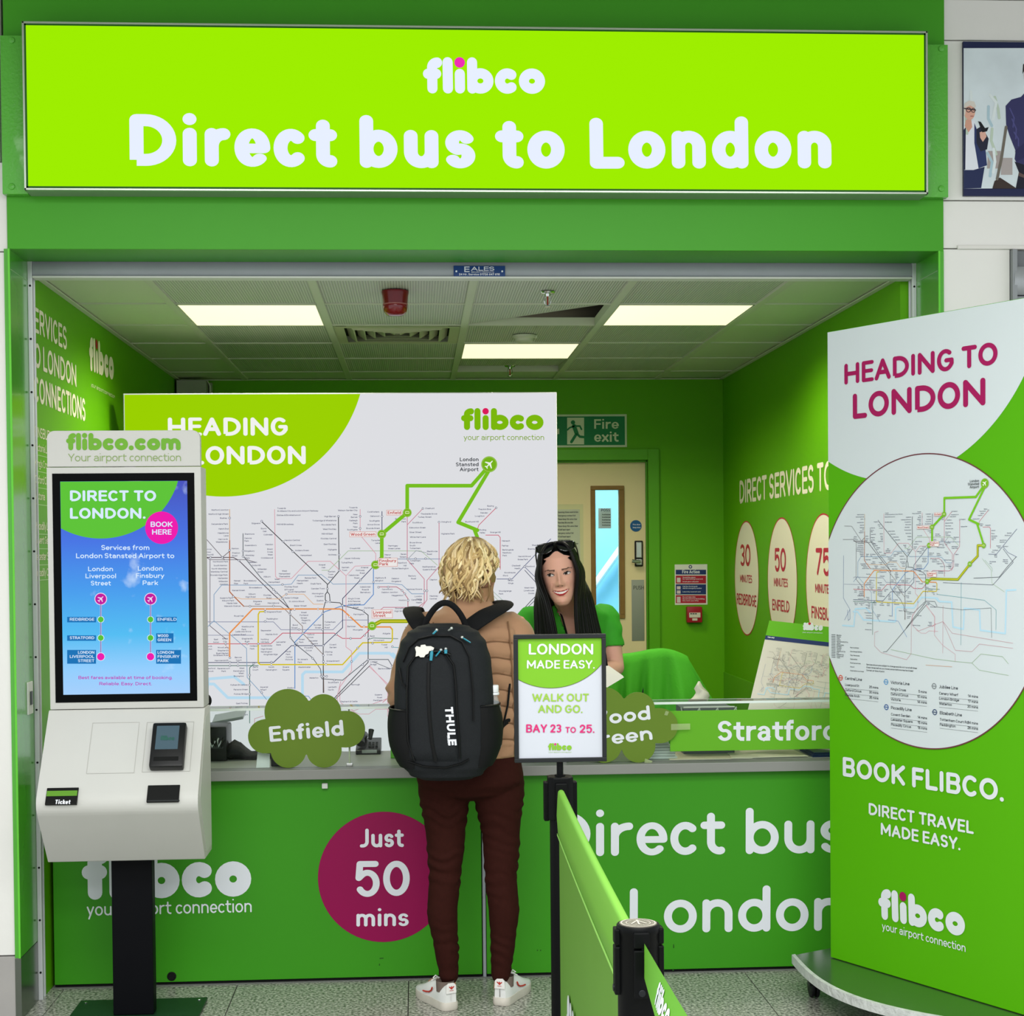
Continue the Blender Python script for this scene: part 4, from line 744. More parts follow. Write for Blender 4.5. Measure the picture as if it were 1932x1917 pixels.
text(PB, 'TO LONDON', (278, 877), (577, 876), top=842, wt=.235, m=bw, parent=mbd, off=.0022)
flibco(PB, (870, 811.5), (1025.5, 811.5), 770, emk('7cb90c'), emk('de1a5c'), mbd, off=.0022)
text(PB, 'your airport connection', (875, 830.5), (1026.5, 830.5), cap=.0255, wt=.12, m=emk('86a83a'), parent=mbd, off=.0022)
SCB = 7.15/F
tube_map(PB, lambda u, v: PB.px(u, v), SCB, emk, mbd, .0015, box=lambda p: a.x+.01 < p.x < c.x-.01 and p.y > zbot+.02)
BASE0 = PB.px(*K(855, 100)); BASE1 = PB.px(*Z(697, 850))
def map_onto(P, p0, p1):
    """same artwork, scaled and turned so the airport badge and the terminus land on p0 and p1"""
    d0 = BASE1-BASE0; d1 = p1-p0; sx = d1.x/d0.x; sy = d1.y/d0.y
    def xf(u, v):
        q = PB.px(u, v)-BASE0; return Vector((p0.x+q.x*sx, p0.y+q.y*sy))
    return xf, SCB*(abs(sx)+abs(sy))/2
# ================================================================== door and back wall fittings
PD = frontal(YB)
frame_m = mat('green_door_frame', '5aa818', .35)
dr = MB().box((DX0-.05, YB-.02, 0), (DX0, YB+.13, DZ+.065), bev=.003).box((DX1, YB-.02, 0), (DX1+.065, YB+.13, DZ+.065), bev=.003).box((DX0, YB-.02, DZ), (DX1, YB+.13, DZ+.065), bev=.003).build('door_1', frame_m); struct(dr)
MB().box((DX1-.001, YB+.005, 0), (DX1-.012, YB+.0298, DZ), bev=.002).box((DX0, YB+.005, DZ-.012), (DX1, YB+.0298, DZ), bev=.002).build('door_stop', mat('green_door_stop', '4c9412', .4), dr)
g0 = PD.px(1126, 1160); g1 = PD.px(1168.5, 924); o0 = PD.px(1117, 1168); o1 = PD.px(1178.5, 916)
YD = YB+.03; leaf_m = mat('beige_door_leaf', 'e6d6a6', .5, noise=.04, nscale=4)
lf = MB(); zb0_ = .01
lf.box((DX0+.003, YD, zb0_), (g0.x, YD+.045, DZ-.001)).box((g1.x, YD, zb0_), (DX1-.001, YD+.045, DZ-.001)).box((g0.x, YD, zb0_), (g1.x, YD+.045, g0.y)).box((g0.x, YD, g1.y), (g1.x, YD+.045, DZ-.001))
lf.build('door_leaf', leaf_m, dr)
fr = MB(); bw_ = .028
for p, q in (((o0.x, o0.y), (o1.x, g0.y)), ((o0.x, g1.y), (o1.x, o1.y)), ((o0.x, g0.y), (g0.x, g1.y)), ((g1.x, g0.y), (o1.x, g1.y))): fr.box((p[0], YD-.012, p[1]), (q[0], YD+.02, q[1]), bev=.003)
fr.build('vision_frame', mat('brown_beading', '8a6a35', .45, noise=.15, nscale=20), dr)
glass = bpy.data.materials.new('clear_glass'); glass.use_nodes = True; nt = glass.node_tree; nt.nodes.remove(nt.nodes['Principled BSDF'])
tr = nt.nodes.new('ShaderNodeBsdfTransparent'); tr.inputs[0].default_value = (.93, .97, .95, 1); gl = nt.nodes.new('ShaderNodeBsdfGlossy'); gl.inputs['Roughness'].default_value = .02; mx = nt.nodes.new('ShaderNodeMixShader'); fz = nt.nodes.new('ShaderNodeFresnel'); fz.inputs[0].default_value = 1.22
nt.links.new(fz.outputs[0], mx.inputs[0]); nt.links.new(tr.outputs[0], mx.inputs[1]); nt.links.new(gl.outputs[0], mx.inputs[2]); nt.links.new(mx.outputs[0], nt.nodes['Material Output'].inputs[0])
MB().box((g0.x, YD+.016, g0.y), (g1.x, YD+.022, g1.y)).build('window_pane', glass, dr)
# bright corridor behind the door
co = MB().box((-.2, 11.2, 0), (2.4, 11.3, 2.6)).box((-.2, YB+.13, 0), (-.1, 11.3, 2.6)).box((2.3, YB+.13, 0), (2.4, 11.3, 2.6)).box((-.2, YB+.13, 2.55), (2.4, 11.3, 2.65)).box((-.2, YB+.12, -.1), (2.4, 11.3, 0)).build('wall_corridor', mat('pale_blue_wall', '9fd3ee', .5, noise=.25, nscale=3)); struct(co)
PK = frontal(11.19)
p, q = PK.px(1128, 1092), PK.px(1166, 1040); hr = tag(MB().tube([(p.x-.12, 11.1, p.y-.16), (q.x+.2, 11.1, q.y+.28)], .025, 10).build('handrail', mat('white_rail', 'eef4f6', .4), base=(q.x, 11.1, 0)), 'white diagonal handrail seen through the door window', 'handrail')
p = PD.px(1131, 997); q = PD.px(1155, 958)
nc = thing('window_notice', 'small white printed notice stuck inside the door window', 'notice', (p.x, YD+.03, p.y))
MB().box((p.x, YD+.023, p.y), (q.x, YD+.0245, q.y)).build('sheet', mat('notice_paper', 'c9ccd2', .6), nc)
PN = frontal(YD+.0228); QS = 40
text(PN, 'POSS', (1134, 965), (1151, 965), top=960, wt=.2, m=mat('ink', '3c4048', .6), parent=nc, off=.0003)
for k in range(5): text(PN, 'Do not block door', (1136, 972+k*5), (1152, 972+k*5), top=969.6+k*5, wt=.18, m=MATS['ink'], parent=nc, off=.0003)
# sleeve with a notice on the leaf
p = PD.px(1035, 1062); q = PD.px(1101, 951)
nc = thing('sleeve_notice', 'printed sheet in a clear plastic sleeve taped to the beige door', 'notice', (p.x, YD-.004, p.y))
MB().box((p.x, YD-.003, p.y), (q.x-.02, YD, q.y-.03)).build('sheet', mat('sleeve_paper', 'cfc8b4', .6), nc)
MB().box((p.x-.01, YD-.005, p.y-.01), (q.x, YD-.0035, q.y)).build('sleeve', glass, nc)
PN = frontal(YD-.003)
for k in range(13): text(PN, rng.choice(['Please keep this area clear', 'All staff must report', 'Opening times and duties', 'Emergency contact list']), (1052, 968+k*6.6), (rng.uniform(1075, 1092), 968+k*6.6), top=964.6+k*6.6, wt=.16, m=MATS['ink'], parent=nc, off=.0004, slant=False)
QS = 15
# blue disc
p = PD.px(1201, 992); bd = thing('door_disc_sign', 'round blue fire door sign above the door lock', 'sign', (p.x, YD, p.y))
MB().cyl((p.x, YD, p.y), .034, -.003, 32, 'y').build('disc', mat('blue_disc', '16578f', .4), bd)
PN = frontal(YD-.003)
text(PN, 'Fire door', (1194, 991), (1208.5, 991), cap=.0085, wt=.17, m=white_m, parent=bd, off=.0005); text(PN, 'keep shut', (1194, 996.5), (1208.5, 996.5), cap=.0085, wt=.17, m=white_m, parent=bd, off=.0005)
# code lock, lever, push plate
lk = thing('door_lock', 'silver keypad lock with lever handle in black surround on the door', 'lock', (PD.px(1206, 1045).x, YD, PD.px(1206, 1070).y))
p = PD.px(1198.5, 1069); q = PD.px(1214, 1020)
MB().box((p.x, YD-.012, p.y), (q.x, YD, q.y), bev=.006).build('surround', mat('black_rubber', '15171a', .5), lk)
MB().box((p.x+.008, YD-.024, p.y+.05), (q.x-.008, YD-.011, q.y-.008), bev=.005).build('keypad', mat('satin_silver', 'b9bdbd', .3, metal=.9), lk)
MB().box((p.x+.008, YD-.026, p.y+.008), (q.x-.008, YD-.011, p.y+.044), bev=.005).build('rose', MATS['satin_silver'], lk)
MB().tube([((p.x+q.x)/2, YD-.02, p.y+.028), ((p.x+q.x)/2, YD-.05, p.y+.028), (p.x-.0, YD-.055, p.y+.03), (p.x-.022, YD-.055, p.y+.033)], [.008, .009, .010, .011], 10).build('lever', MATS['satin_silver'], lk, smooth=True)
p = PD.px(1193.5, 1210); q = PD.px(1216.5, 1094)
pp = thing('push_plate', 'tall steel plate engraved PUSH on the beige door', 'push plate', ((p.x+q.x)/2, YD, p.y))
MB().box((p.x, YD-.002, p.y), (q.x, YD, q.y), bev=.0008).build('plate', mat('satin_plate', 'a7a49b', .28, metal=.95), pp)
text(frontal(YD-.002), 'PUSH', (1195, 1112.5), (1215, 1112.5), top=1105, wt=.14, m=mat('engraved_grey', '55564f', .5), parent=pp, off=.0004)
# fire exit sign
PE_ = frontal(YB-.004)
p = PE_.px(1003, 844.5); q = PE_.px(1182.5, 781.5)
fe = thing('fire_exit_sign', 'green fire exit sign with running figure above the door', 'sign', ((p.x+q.x)/2, YB, p.y))
MB().box((p.x, YB-.004, p.y), (q.x, YB, q.y), bev=.001).build('plate', mat('pale_photo_plate', 'cfdcbe', .5), fe)
m_ = MB(); e_ = .012; m_.add([PE_.w(a_, b_, .0005) for a_, b_ in ((p.x+e_, p.y+e_), (q.x-e_, p.y+e_), (q.x-e_, q.y-e_), (p.x+e_, q.y-e_))], [(0, 1, 2, 3)]); m_.build('green_field', mat('exit_green', '12804a', .4), fe)
cream = mat('photo_cream', 'd9e0c4', .5)
text(PE_, 'Fire', (1121, 809), (1167.5, 809), top=791, wt=.2, m=cream, parent=fe, off=.001, style='square'); text(PE_, 'exit', (1121, 833.5), (1167, 833.5), cap=.058, wt=.2, m=cream, parent=fe, off=.001, style='square', xh=.74)
m_ = MB(); poly(PE_, [(1070, 838.5), (1070, 788), (1102, 788), (1102, 838.5)], .0009, m_); m_.build('doorway_symbol', cream, fe)
m_ = MB(); gq = lambda pts, w_: ribbon(m_, [tuple(PE_.px(*t)) for t in pts], w_, PE_, .0014)
c_ = PE_.px(1081, 797); disc2(PE_, c_, .0125, .0016, m_, n=20)
gq([(1084, 806), (1088, 818), (1078, 834)], .016); gq([(1084, 804), (1075, 807), (1070.5, 811)], .010); gq([(1085, 804), (1094, 804), (1097, 810)], .010); gq([(1088, 818), (1094, 824), (1105, 825)], .014); gq([(1083, 804), (1088, 818)], .024)
m_.build('running_figure', MATS['exit_green'], fe)
m_ = MB(); poly(PE_, [(1036, 814), (1046, 804), (1046, 809), (1055, 809), (1055, 819), (1046, 819), (1046, 824)], .0009, m_); m_.build('arrow', cream, fe)
# fire action notice and call point
PN = frontal(YB-.003); p = PN.px(1273.5, 1141.5); q = PN.px(1334.5, 1064.5)
fn = thing('fire_action_notice', 'white notice with blue and red panels headed Fire Action', 'notice', ((p.x+q.x)/2, YB, p.y))
MB().box((p.x, YB-.003, p.y), (q.x, YB, q.y), bev=.001).build('plate', mat('notice_white', 'e2e2d8', .45), fn)
for u0, v0, u1, v1, c_ in ((1275, 1084, 1332, 1075, '23366e'), (1275, 1101, 1332, 1086, 'b02436'), (1275, 1121.5, 1332, 1102.5, '23366e'), (1275, 1138, 1332, 1123, 'b02436')):
    m_ = MB(); poly(PN, [(u0, v0), (u1, v0), (u1, v1), (u0, v1)], .0006, m_); m_.build('panel', mat('notice_'+c_, c_, .4), fn)
text(PN, 'Fire Action', (1287, 1082), (1320, 1082), top=1075.5, wt=.18, m=white_m, parent=fn, off=.001)
QS = 40
for v, s_, u1 in ((1090.5, 'Sound the alarm', 1312), (1093.5, 'by operating nearest', 1326), (1098.5, 'break glass call point', 1318), (1107.5, 'Call the fire brigade', 1316), (1111, 'dial the emergency number', 1324), (1117.5, 'Leave by nearest exit', 1322), (1127.5, 'Do not take risks', 1312), (1131, 'Do not return to the building', 1329), (1134.5, 'Do not use lifts', 1318)):
    text(PN, s_, (1288, v), (u1, v), top=v-2.3, wt=.2, m=white_m, parent=fn, off=.001)
QS = 15
m_ = MB()
for v0, v1 in ((1090, 1099), (1106, 1112), (1114, 1120), (1126, 1137)): poly(PN, [(1277, v1), (1284, v1), (1284, v0), (1277, v0)], .001, m_)
stuff(m_.build('pictograms', mat('notice_icon', 'd9c9c9', .5), fn))
m_ = MB(); ring2(PN, PN.px(1302.5, 1069.5), .008, .005, .001, m_, n=20); m_.build('flame_badge', MATS['notice_23366e'], fn)
p = PN.px(1294, 1174.5); q = PN.px(1322.5, 1144)
cp = thing('call_point', 'red fire alarm call point box below the notice', 'call point', ((p.x+q.x)/2, YB, p.y))
MB().box((p.x, YB-.05, p.y), (q.x, YB, q.y), bev=.008).build('box', mat('call_red', 'a3202c', .35), cp, smooth=True)
MB().box((p.x+.012, YB-.053, p.y+.03), (q.x-.012, YB-.048, q.y-.035), bev=.002).build('glass', mat('call_white', 'd9d4c4', .3), cp)
MB().box((p.x+.03, YB-.053, p.y+.012), (q.x-.03, YB-.048, p.y+.026), bev=.002).build('label_strip', MATS['call_white'], cp)
m_ = MB(); PQ = frontal(YB-.053)
for u in (1303, 1307.5, 1312): ribbon(m_, [tuple(PQ.px(u, 1158)), tuple(PQ.px(u+2, 1158))], .006, PQ, .0006)
m_.build('mark', MATS['ink'], cp)
# ================================================================== counter
ct = thing('service_counter', 'green panelled counter front lettered Direct bus London with magenta disc', 'counter', (.23, YC+.3, 0))
PC = frontal(YC); xj0 = PC.px(908.5, 1700).x; xj1 = PC.px(917.5, 1700).x
XCL, XCR = XL+.012, XR-.012
MB().box((XCL, YC, .012), (xj0, YC+.022, .764), bev=.001).build('front_panel', g_counter, ct)
MB().box((xj1, YC, .012), (XCR, YC+.022, .764), bev=.001).build('front_panel', g_counter, ct)
MB().box((xj0+.004, YC+.006, 0), (xj1-.002, YC+.02, .764), bev=.001).build('joint_strip', alu, ct)
MB().box((XCL, YC+.023, 0), (XCR, YC+.04, .764)).build('backing_board', black_m, ct)
MB().box((XCL, YC+.012, 0), (xj0, YC+.022, .012)).box((xj1, YC+.012, 0), (XCR, YC+.022, .012)).build('plinth', black_m, ct)
for x in (XCL+.01, -.3, .8, XCR-.03): MB().box((x, YC+.04, 0), (x+.02, YC+.48, .764)).build('support_panel', mat('grey_board', '8d908c', .5), ct)
p = PC.px(613, 1472); MB().box((p.x-.011, YC-.016, p.y-.03), (p.x+.011, YC, p.y-.01), bev=.003).build('catch', mat('pale_catch', 'cfd4cc', .4), ct)
p = PC.px(324, 1842); MB().lathe((p.x, YC, p.y), [(0, 0), (.017, 0), (.017, .002), (.013, .003), (.011, .001), (0, .001)], 24, (0, -1, 0)).build('grommet', black_m, ct, smooth=True)
cw = mat('counter_lettering', 'dfe3ea', .4)
flibco(PC, (155, 1698), (474.5, 1691), 1602, cw, magenta, ct)
text(PC, 'your airport connection', (164, 1728), (475, 1721), cap=.050, wt=.115, m=cw, parent=ct, xh=.70)
q = MB(); c_ = PC.px(724, 1654.5); r_ = (PC.px(724, 1532)-PC.px(724, 1778)).length/2; disc2(PC, c_, r_, .001, q, n=72); q.build('magenta_disc', mat('deep_magenta_vinyl', '8e004a', .4), ct)
QS = 9
text(PC, 'Just', (679, 1599), (762, 1598), top=1563.5, wt=.185, m=cw, parent=ct, off=.002)
text(PC, '50', (670, 1691), (773, 1690), top=1624.5, wt=.19, m=cw, parent=ct, off=.002)
text(PC, 'mins', (672.5, 1748), (771, 1747), cap=.0665, wt=.2, m=cw, parent=ct, off=.002)
text(PC, 'Direct', (1038, 1616.5), (1368, 1612), cap=.1715, wt=.178, m=cw, parent=ct, xh=.735); text(PC, 'bus', (1406.7, 1611.5), (1597, 1609), cap=.1715, wt=.178, m=cw, parent=ct, xh=.735)
text(PC, 'London', (1188, 1761), (1592, 1755.5), cap=.1715, wt=.178, m=cw, parent=ct, xh=.735)
QS = 15
sc_ = MB()
for u, v, a_, b_ in ((1271, 1785, 2, 8), (1014, 1793, 2, 3), (1020, 1793, 2, 3), (1270, 1830, 3, 4), (720, 1808, 8, 2), (716, 1820, 2, 4)):
    p = PC.px(u, v); sc_.add([PC.w(p.x+x*.002, p.y+y*.002, .0008) for x, y in ((-a_/2, -b_/2), (a_/2, -b_/2+.6), (a_/2-.5, b_/2), (-a_/2+.3, b_/2-.4))], [(0, 1, 2, 3)])
stuff(sc_.build('scuffs', mat('dark_scuff', '1d4a12', .6), ct))
YW = 5.87; ZW = .802
wt_ = tag(MB().box((XCL, YW, .7645), (XCR, YW+.53, ZW), bev=.003).build('worktop', [mat('pale_grey_laminate', '8b8c88', .4, noise=.04, nscale=5)], base=(.23, YW+.27, .764)), 'long pale grey laminate worktop along the counter', 'worktop')
# glass screen on the worktop
gs = thing('glass_screen', 'low clear glass screen with glass top shelf standing on the worktop', 'glass screen', (.2, 5.96, ZW))
YG = 5.935; xs = [XCL+.02, frontal(YG).px(659, 1400).x, .55, XCR-.02]
for x0, x1 in zip(xs, xs[1:]): MB().box((x0+.003, YG, ZW), (x1-.003, YG+.008, 1.018)).build('glass_pane', glass, gs)
edge_g = mat('polished_glass_edge', 'dfeae4', .1, spec=.8)
MB().box((XCL+.02, YG-.012, 1.02), (XCR-.02, YG+.085, 1.028)).build('top_shelf', glass, gs)
MB().box((XCL+.02, YG-.014, 1.0195), (XCR-.02, YG-.0105, 1.0285)).box((XCL+.02, YG+.085, 1.0195), (XCR-.02, YG+.089, 1.0285)).build('shelf_edge', edge_g, gs)
for x in xs[1:-1]: MB().box((x-.0028, YG-.001, ZW), (x+.0028, YG+.03, 1.019)).build('pane_edge', mat('green_glass_edge', '9fae92', .15), gs)
for x in xs: MB().box((x-.012, YG-.003, ZW), (x+.012, YG+.03, ZW+.012), bev=.002).build('clamp', steel, gs)
# ------------------------------------------------------------------ cloud boards
CL = [(830, 330, 225), (1170, 325, 170), (1394, 491, 176), (1175, 690, 170), (835, 690, 172), (610, 560, 163)]
def cloud_outline(n=140):
    cx, cy, out = 1000., 500., []
    for i in range(n):
        t = 2*math.pi*i/n; dx, dy = math.cos(t), math.sin(t); best = 0
        for x, y, r in CL:
            ox, oy = x-cx, y-cy; b_ = ox*dx+oy*dy; d_ = b_*b_-(ox*ox+oy*oy-r*r)
            if d_ > 0: best = max(best, b_+math.sqrt(d_))
        out.append((cx+dx*best, cy+dy*best))
    return out
def cloud(name, label, Y, conv, group):
    P = frontal(Y); pts = [P.px(*conv(*p)) for p in cloud_outline()]; zmin = min(p.y for p in pts); dz = ZW+.0005-zmin
    t = thing(name, label, 'cut-out sign', (sum(p.x for p in pts)/len(pts), Y, ZW), group)
    MB().prism([(p.x, Y, p.y+dz) for p in pts], (0, .006, 0)).build('board', mat('olive_green_foamboard', '648026', .5), t)
    return t, frontal(Y), dz
t, P, dz = cloud('cloud_sign', 'olive green cloud cut-out lettered Enfield on the worktop', 5.915, lambda x, y: (380+x*.19669, 1280+y*.19669), 'cloud place signs')
text(P, 'Enfield', (509.5, 1400), (649, 1387.5), cap=.0575, wt=.235, m=white_m, parent=t, off=.001)
t, P, dz = cloud('cloud_sign', 'olive green cloud cut-out lettered Wood Green taped beside the Stratford strip', 5.905, lambda x, y: (1279+(x-1570)*.1885, 1437+(y-860)*.1885), 'cloud place signs')
text(P, 'Wood', (1107, 1371), (1227.5, 1357.5), cap=.053, wt=.235, m=white_m, parent=t, off=.001)
text(P, 'Green', (1101, 1411), (1231.5, 1395.5), cap=.053, wt=.235, m=white_m, parent=t, off=.001)
tape = mat('clear_tape', 'b9cc92', .25, alpha=.55)
for u0, v0, u1, v1 in ((1256, 1365, 1276, 1377),):
    q = MB(); poly(P, [(1266, 1377.5), (1302, 1376.5), (1302, 1365), (1266, 1366)], .0016, q); q.build('tape', tape, t)
q = MB(); poly(P, [(1217, 1431), (1231, 1436), (1228, 1443), (1215, 1442)], .0016, q); poly(P, [(1256, 1341), (1262, 1343), (1259, 1350), (1253, 1349)], .0016, q); q.build('tape', tape, t)
# Stratford strip
PT_ = frontal(5.925); a = PT_.px(1264.5, 1418); c = PT_.px(1264.5, 1341.5); xr = PT_.px(1650, 1400).x
ss = thing('place_strip', 'green horizontal strip board lettered Stratford on the glass screen', 'strip sign', ((a.x+xr)/2, 5.925, a.y))
MB().box((a.x, 5.925, a.y), (xr, 5.931, c.y), bev=.001).build('board', mat('bright_green_board', '63ad20', .45), ss)
QS = 9; text(PT_, 'Stratford', (1354, 1398), (1579, 1396.5), cap=.0765, wt=.205, m=white_m, parent=ss, off=.001, style='square', xh=.74); QS = 15
# ------------------------------------------------------------------ things on and behind the worktop
def onw(u, v, z=None): return at_z(u, v, ZW if z is None else z)
p0 = onw(1242, 1436); 
st = thing('leaflet_stack', 'stack of white pleated napkins behind the Wood Green cloud', 'napkins', (p0.x+.07, 6.06, ZW))
for k in range(7): MB().box((p0.x-.03+rng.uniform(-.004, .004), 6.0, ZW+k*.011), (p0.x+.085-k*.006+rng.uniform(-.004, .004), 6.14, ZW+k*.011+.010), bev=.003).build('napkin', mat('napkin_white', 'dfe6e2', .7), st, smooth=True)
pp_ = thing('paper_sheets', 'loose beige paper sheets lying on the worktop under the strip', 'paper', (1.2, 6.05, ZW))
MB().box((.96, 5.97, ZW), (1.28, 6.2, ZW+.002)).build('sheet', mat('beige_paper', 'd8cdb6', .7), pp_)
MB().prism([(1.2, 5.965, ZW+.0022), (1.5, 5.98, ZW+.0022), (1.49, 6.2, ZW+.0022), (1.22, 6.19, ZW+.0022)], (0, 0, .002)).build('sheet', mat('cream_paper', 'e0d9c8', .7), pp_)
nl = thing('navy_leaflets', 'pile of navy leaflets beside the beige sheets on the worktop', 'leaflets', (1.60, 6.05, ZW))
for k in range(3): MB().box((1.515+k*.004, 5.975+k*.003, ZW+k*.006), (1.70, 6.18, ZW+k*.006+.0055)).build('leaflet', mat('navy_leaflet', '1d2f5c', .4), nl)
# black desk phone
p = onw(692, 1425); ph = thing('desk_phone', 'black desk phone with raised handset beside the Enfield cloud', 'telephone', (p.x, p.y+.08, ZW))
bk = mat('black_plastic', '0a0b0c', .35, spec=.3)
x0, x1 = p.x-.045, p.x+.055; yb = p.y+.02
MB().prism([(x0, yb, ZW), (x0, yb+.16, ZW), (x0, yb+.16, ZW+.05), (x0, yb+.02, ZW+.022), (x0, yb, ZW+.016)], (x1-x0, 0, 0), bev=.004).build('base', bk, ph, smooth=True)
MB().box((x0+.025, yb-.002, ZW+.006), (x1-.015, yb+.004, ZW+.018), bev=.001).build('display', mat('silver_label', 'a9adab', .3, metal=.5), ph)
MB().tube([(x0+.02, yb+.03, ZW+.04), (x0+.022, yb+.06, ZW+.062), (x0+.028, yb+.12, ZW+.07), (x0+.03, yb+.15, ZW+.06)], [.017, .012, .012, .017], 10).build('handset', bk, ph, smooth=True)
for k in range(9): MB().box((x0+.05+(k % 3)*.014, yb+.03+(k//3)*.02, ZW+.026+(k//3)*.004), (x0+.06+(k % 3)*.014, yb+.042+(k//3)*.02, ZW+.034+(k//3)*.004), bev=.001, seg=1).build('key', mat('dark_key', '2b2d2f', .4), ph)
MB().tube([(x0+.055, yb+.1, ZW+.05), (x0+.06, yb+.12, ZW+.085)], [.008, .012], 8).build('hook', bk, ph, smooth=True)
# black card printer, microphone, bag on the left
p = onw(408, 1440); pr = thing('receipt_printer', 'black receipt printer with tangled cables behind the glass near the kiosk', 'printer', (p.x, p.y+.12, ZW))
MB().box((p.x-.075, p.y+.05, ZW), (p.x+.035, p.y+.22, ZW+.135), bev=.008).build('casing', bk, pr, smooth=True)
MB().box((p.x-.06, p.y+.048, ZW+.05), (p.x+.02, p.y+.052, ZW+.06)).build('paper_slot', mat('grey_slot', '44474a', .4), pr)
for k in range(5):
    y_ = p.y+.045; MB().tube([(p.x-.05+k*.018, y_, ZW+.09), (p.x-.045+k*.016, y_-.02, ZW+.075+.008*(k % 2)), (p.x-.03+k*.012, y_-.025, ZW+.06), (p.x-.02+k*.012, y_-.005, ZW+.08)], .003, 6).build('cable', mat('silver_cable' if k % 2 else 'black_cable', 'b9bdc0' if k % 2 else '1a1b1c', .3), pr, smooth=True)
mc = thing('desk_microphone', 'black round headed desk microphone on a thick stem by the kiosk', 'microphone', (p.x-.07, p.y+.3, ZW))
q = at(392, 1322, p.y+.3)
MB().ball((q.x-.012, q.y, q.z), (.028, .024, .03), 18, 12).build('head', mat('black_foam', '101112', .8, bump=.4, bscale=300), mc, smooth=True)
MB().tube([(q.x-.012, q.y, q.z-.02), (q.x-.016, q.y, q.z-.09), (q.x-.02, q.y, ZW+.01)], [.012, .016, .02], 10).build('stem', bk, mc, smooth=True)
MB().cyl((q.x-.02, q.y, ZW), .05, .014, 24, bev=.003).build('base', bk, mc, smooth=True)
lp = thing('tilted_tablet', 'thin grey tablet tilted on a black stand behind the glass', 'tablet', (p.x+.07, p.y+.26, ZW))
a = at(400, 1368, p.y+.26); c = at(459, 1357, p.y+.24)
MB().prism([(a.x, a.y, a.z), (c.x, c.y, c.z), (c.x+.002, c.y+.1, c.z+.02), (a.x, a.y+.1, a.z+.02)], (0, 0, .012), bev=.002).build('slab', mat('tablet_grey', '9a9fa3', .3, metal=.4), lp)
MB().box((a.x+.01, a.y+.03, ZW), (a.x+.05, a.y+.07, a.z), bev=.003).build('stand', bk, lp)
bg_ = thing('black_pouch', 'slumped black fabric pouch on the worktop beside the printer', 'pouch', (p.x+.13, p.y+.12, ZW))
q = p; rings = []
for i in range(9):
    t = i/8; x = q.x+.035+t*.17; h = .075*(1-.55*t)*(.75+.25*math.sin(t*9)); rings.append([Vector((x, q.y+.12+.06*math.cos(a_)*(1-.3*t), ZW+max(0, h*(.5+.5*math.sin(a_))*(1+.12*math.sin(a_*5+i))))) for a_ in [2*math.pi*j/18 for j in range(18)]])
MB().loft(rings).build('fabric', mat('black_fabric', '1b1c1f', .7, bump=.3, bscale=80), bg_, smooth=True, angle=180)
cdh = thing('white_card', 'small white upright card in front of the black pouch', 'card', (onw(497, 1446).x, 5.95, ZW))
q0 = onw(497, 1447); MB().prism([(q0.x-.025, 5.95, ZW), (q0.x+.025, 5.95, ZW), (q0.x+.026, 5.957, ZW+.05), (q0.x-.02, 5.957, ZW+.058)], (0, .002, 0)).build('card', mat('white_card', 'dcdedd', .5), cdh)
bb = thing('black_box', 'little black box half hidden behind the Enfield cloud', 'box', (onw(527, 1440).x, 6.02, ZW))
q0 = onw(527, 1445); MB().box((q0.x-.03, 5.975, ZW), (q0.x+.045, 6.05, ZW+.055), bev=.004).build('casing', bk, bb, smooth=True)
gc = thing('green_card', 'tall narrow green card standing on the worktop beside the backpack', 'card', (onw(745, 1424).x, 6.16, ZW))
q0 = at(737, 1424, 6.16); q1 = at(775, 1349, 6.16); MB().box((q0.x, 6.16, ZW), (q1.x, 6.164, q1.z), bev=.001).box((q0.x+.01, 6.164, ZW), (q1.x-.01, 6.2, ZW+.002)).build('card', mat('card_green', '58ad1c', .45), gc)
# wire document tray seen over the strip
tr_ = thing('wire_tray', 'dark grey tray with white wire rails behind the glass screen', 'tray', (1.15, 6.25, ZW))
q0 = at(1283, 1340, 6.2); q1 = at(1378, 1326, 6.2)
MB().box((q0.x, 6.12, ZW), (q1.x, 6.3, q1.z-.012), bev=.003).build('bin', mat('slate_grey', '6b7078', .5), tr_)
for k in range(7): MB().tube([(q0.x+k*.036, 6.118, q1.z-.05), (q0.x+k*.036+(.03 if k % 2 else -.01), 6.117, q1.z-.008)], .0022, 6).build('wire', mat('white_wire', 'e6e8e6', .3), tr_)
MB().tube([(q0.x, 6.118, q1.z-.008), (q1.x, 6.118, q1.z-.008)], .003, 6).build('rim', MATS['white_wire'], tr_)
# ------------------------------------------------------------------ leaning map poster
BLp = at(1408, 1352, 6.17); BLp.z = max(BLp.z, .93); TLp = at(1451.5, 1171, 6.42); TRp = at(1640, 1176, 6.28)
ey = (TLp-BLp); hgt = ey.length; ey.normalize(); exq = (TRp-TLp); exq = exq-ey*exq.dot(ey); exq.normalize(); PPo = Plane(BLp, exq, ey); wd_ = .40
po = thing('leaning_map_poster', 'leaning board with green header and printed transit map at the counter end', 'poster', (BLp.x+.15, BLp.y, ZW))
ext = .0
MB().prism([PPo.w(-.0, -.10), PPo.w(wd_, -.10), PPo.w(wd_, hgt), PPo.w(0, hgt)], -PPo.n*.006).build('board', mat('poster_white', 'd9d3c9', .55), po)
lv = PPo.px(1445, 1199).y; l2 = PPo.px(1443, 1206.5).y; q = MB(); poly(PPo, [(0, lv), (wd_, lv), (wd_, hgt), (0, hgt)], .001, q, local=True); q.build('header', mat('poster_green', '63b31c', .5), po)
q = MB(); poly(PPo, [(0, l2), (wd_, l2), (wd_, lv), (0, lv)], .001, q, local=True); q.build('navy_band', mat('poster_navy', '24356b', .5), po)
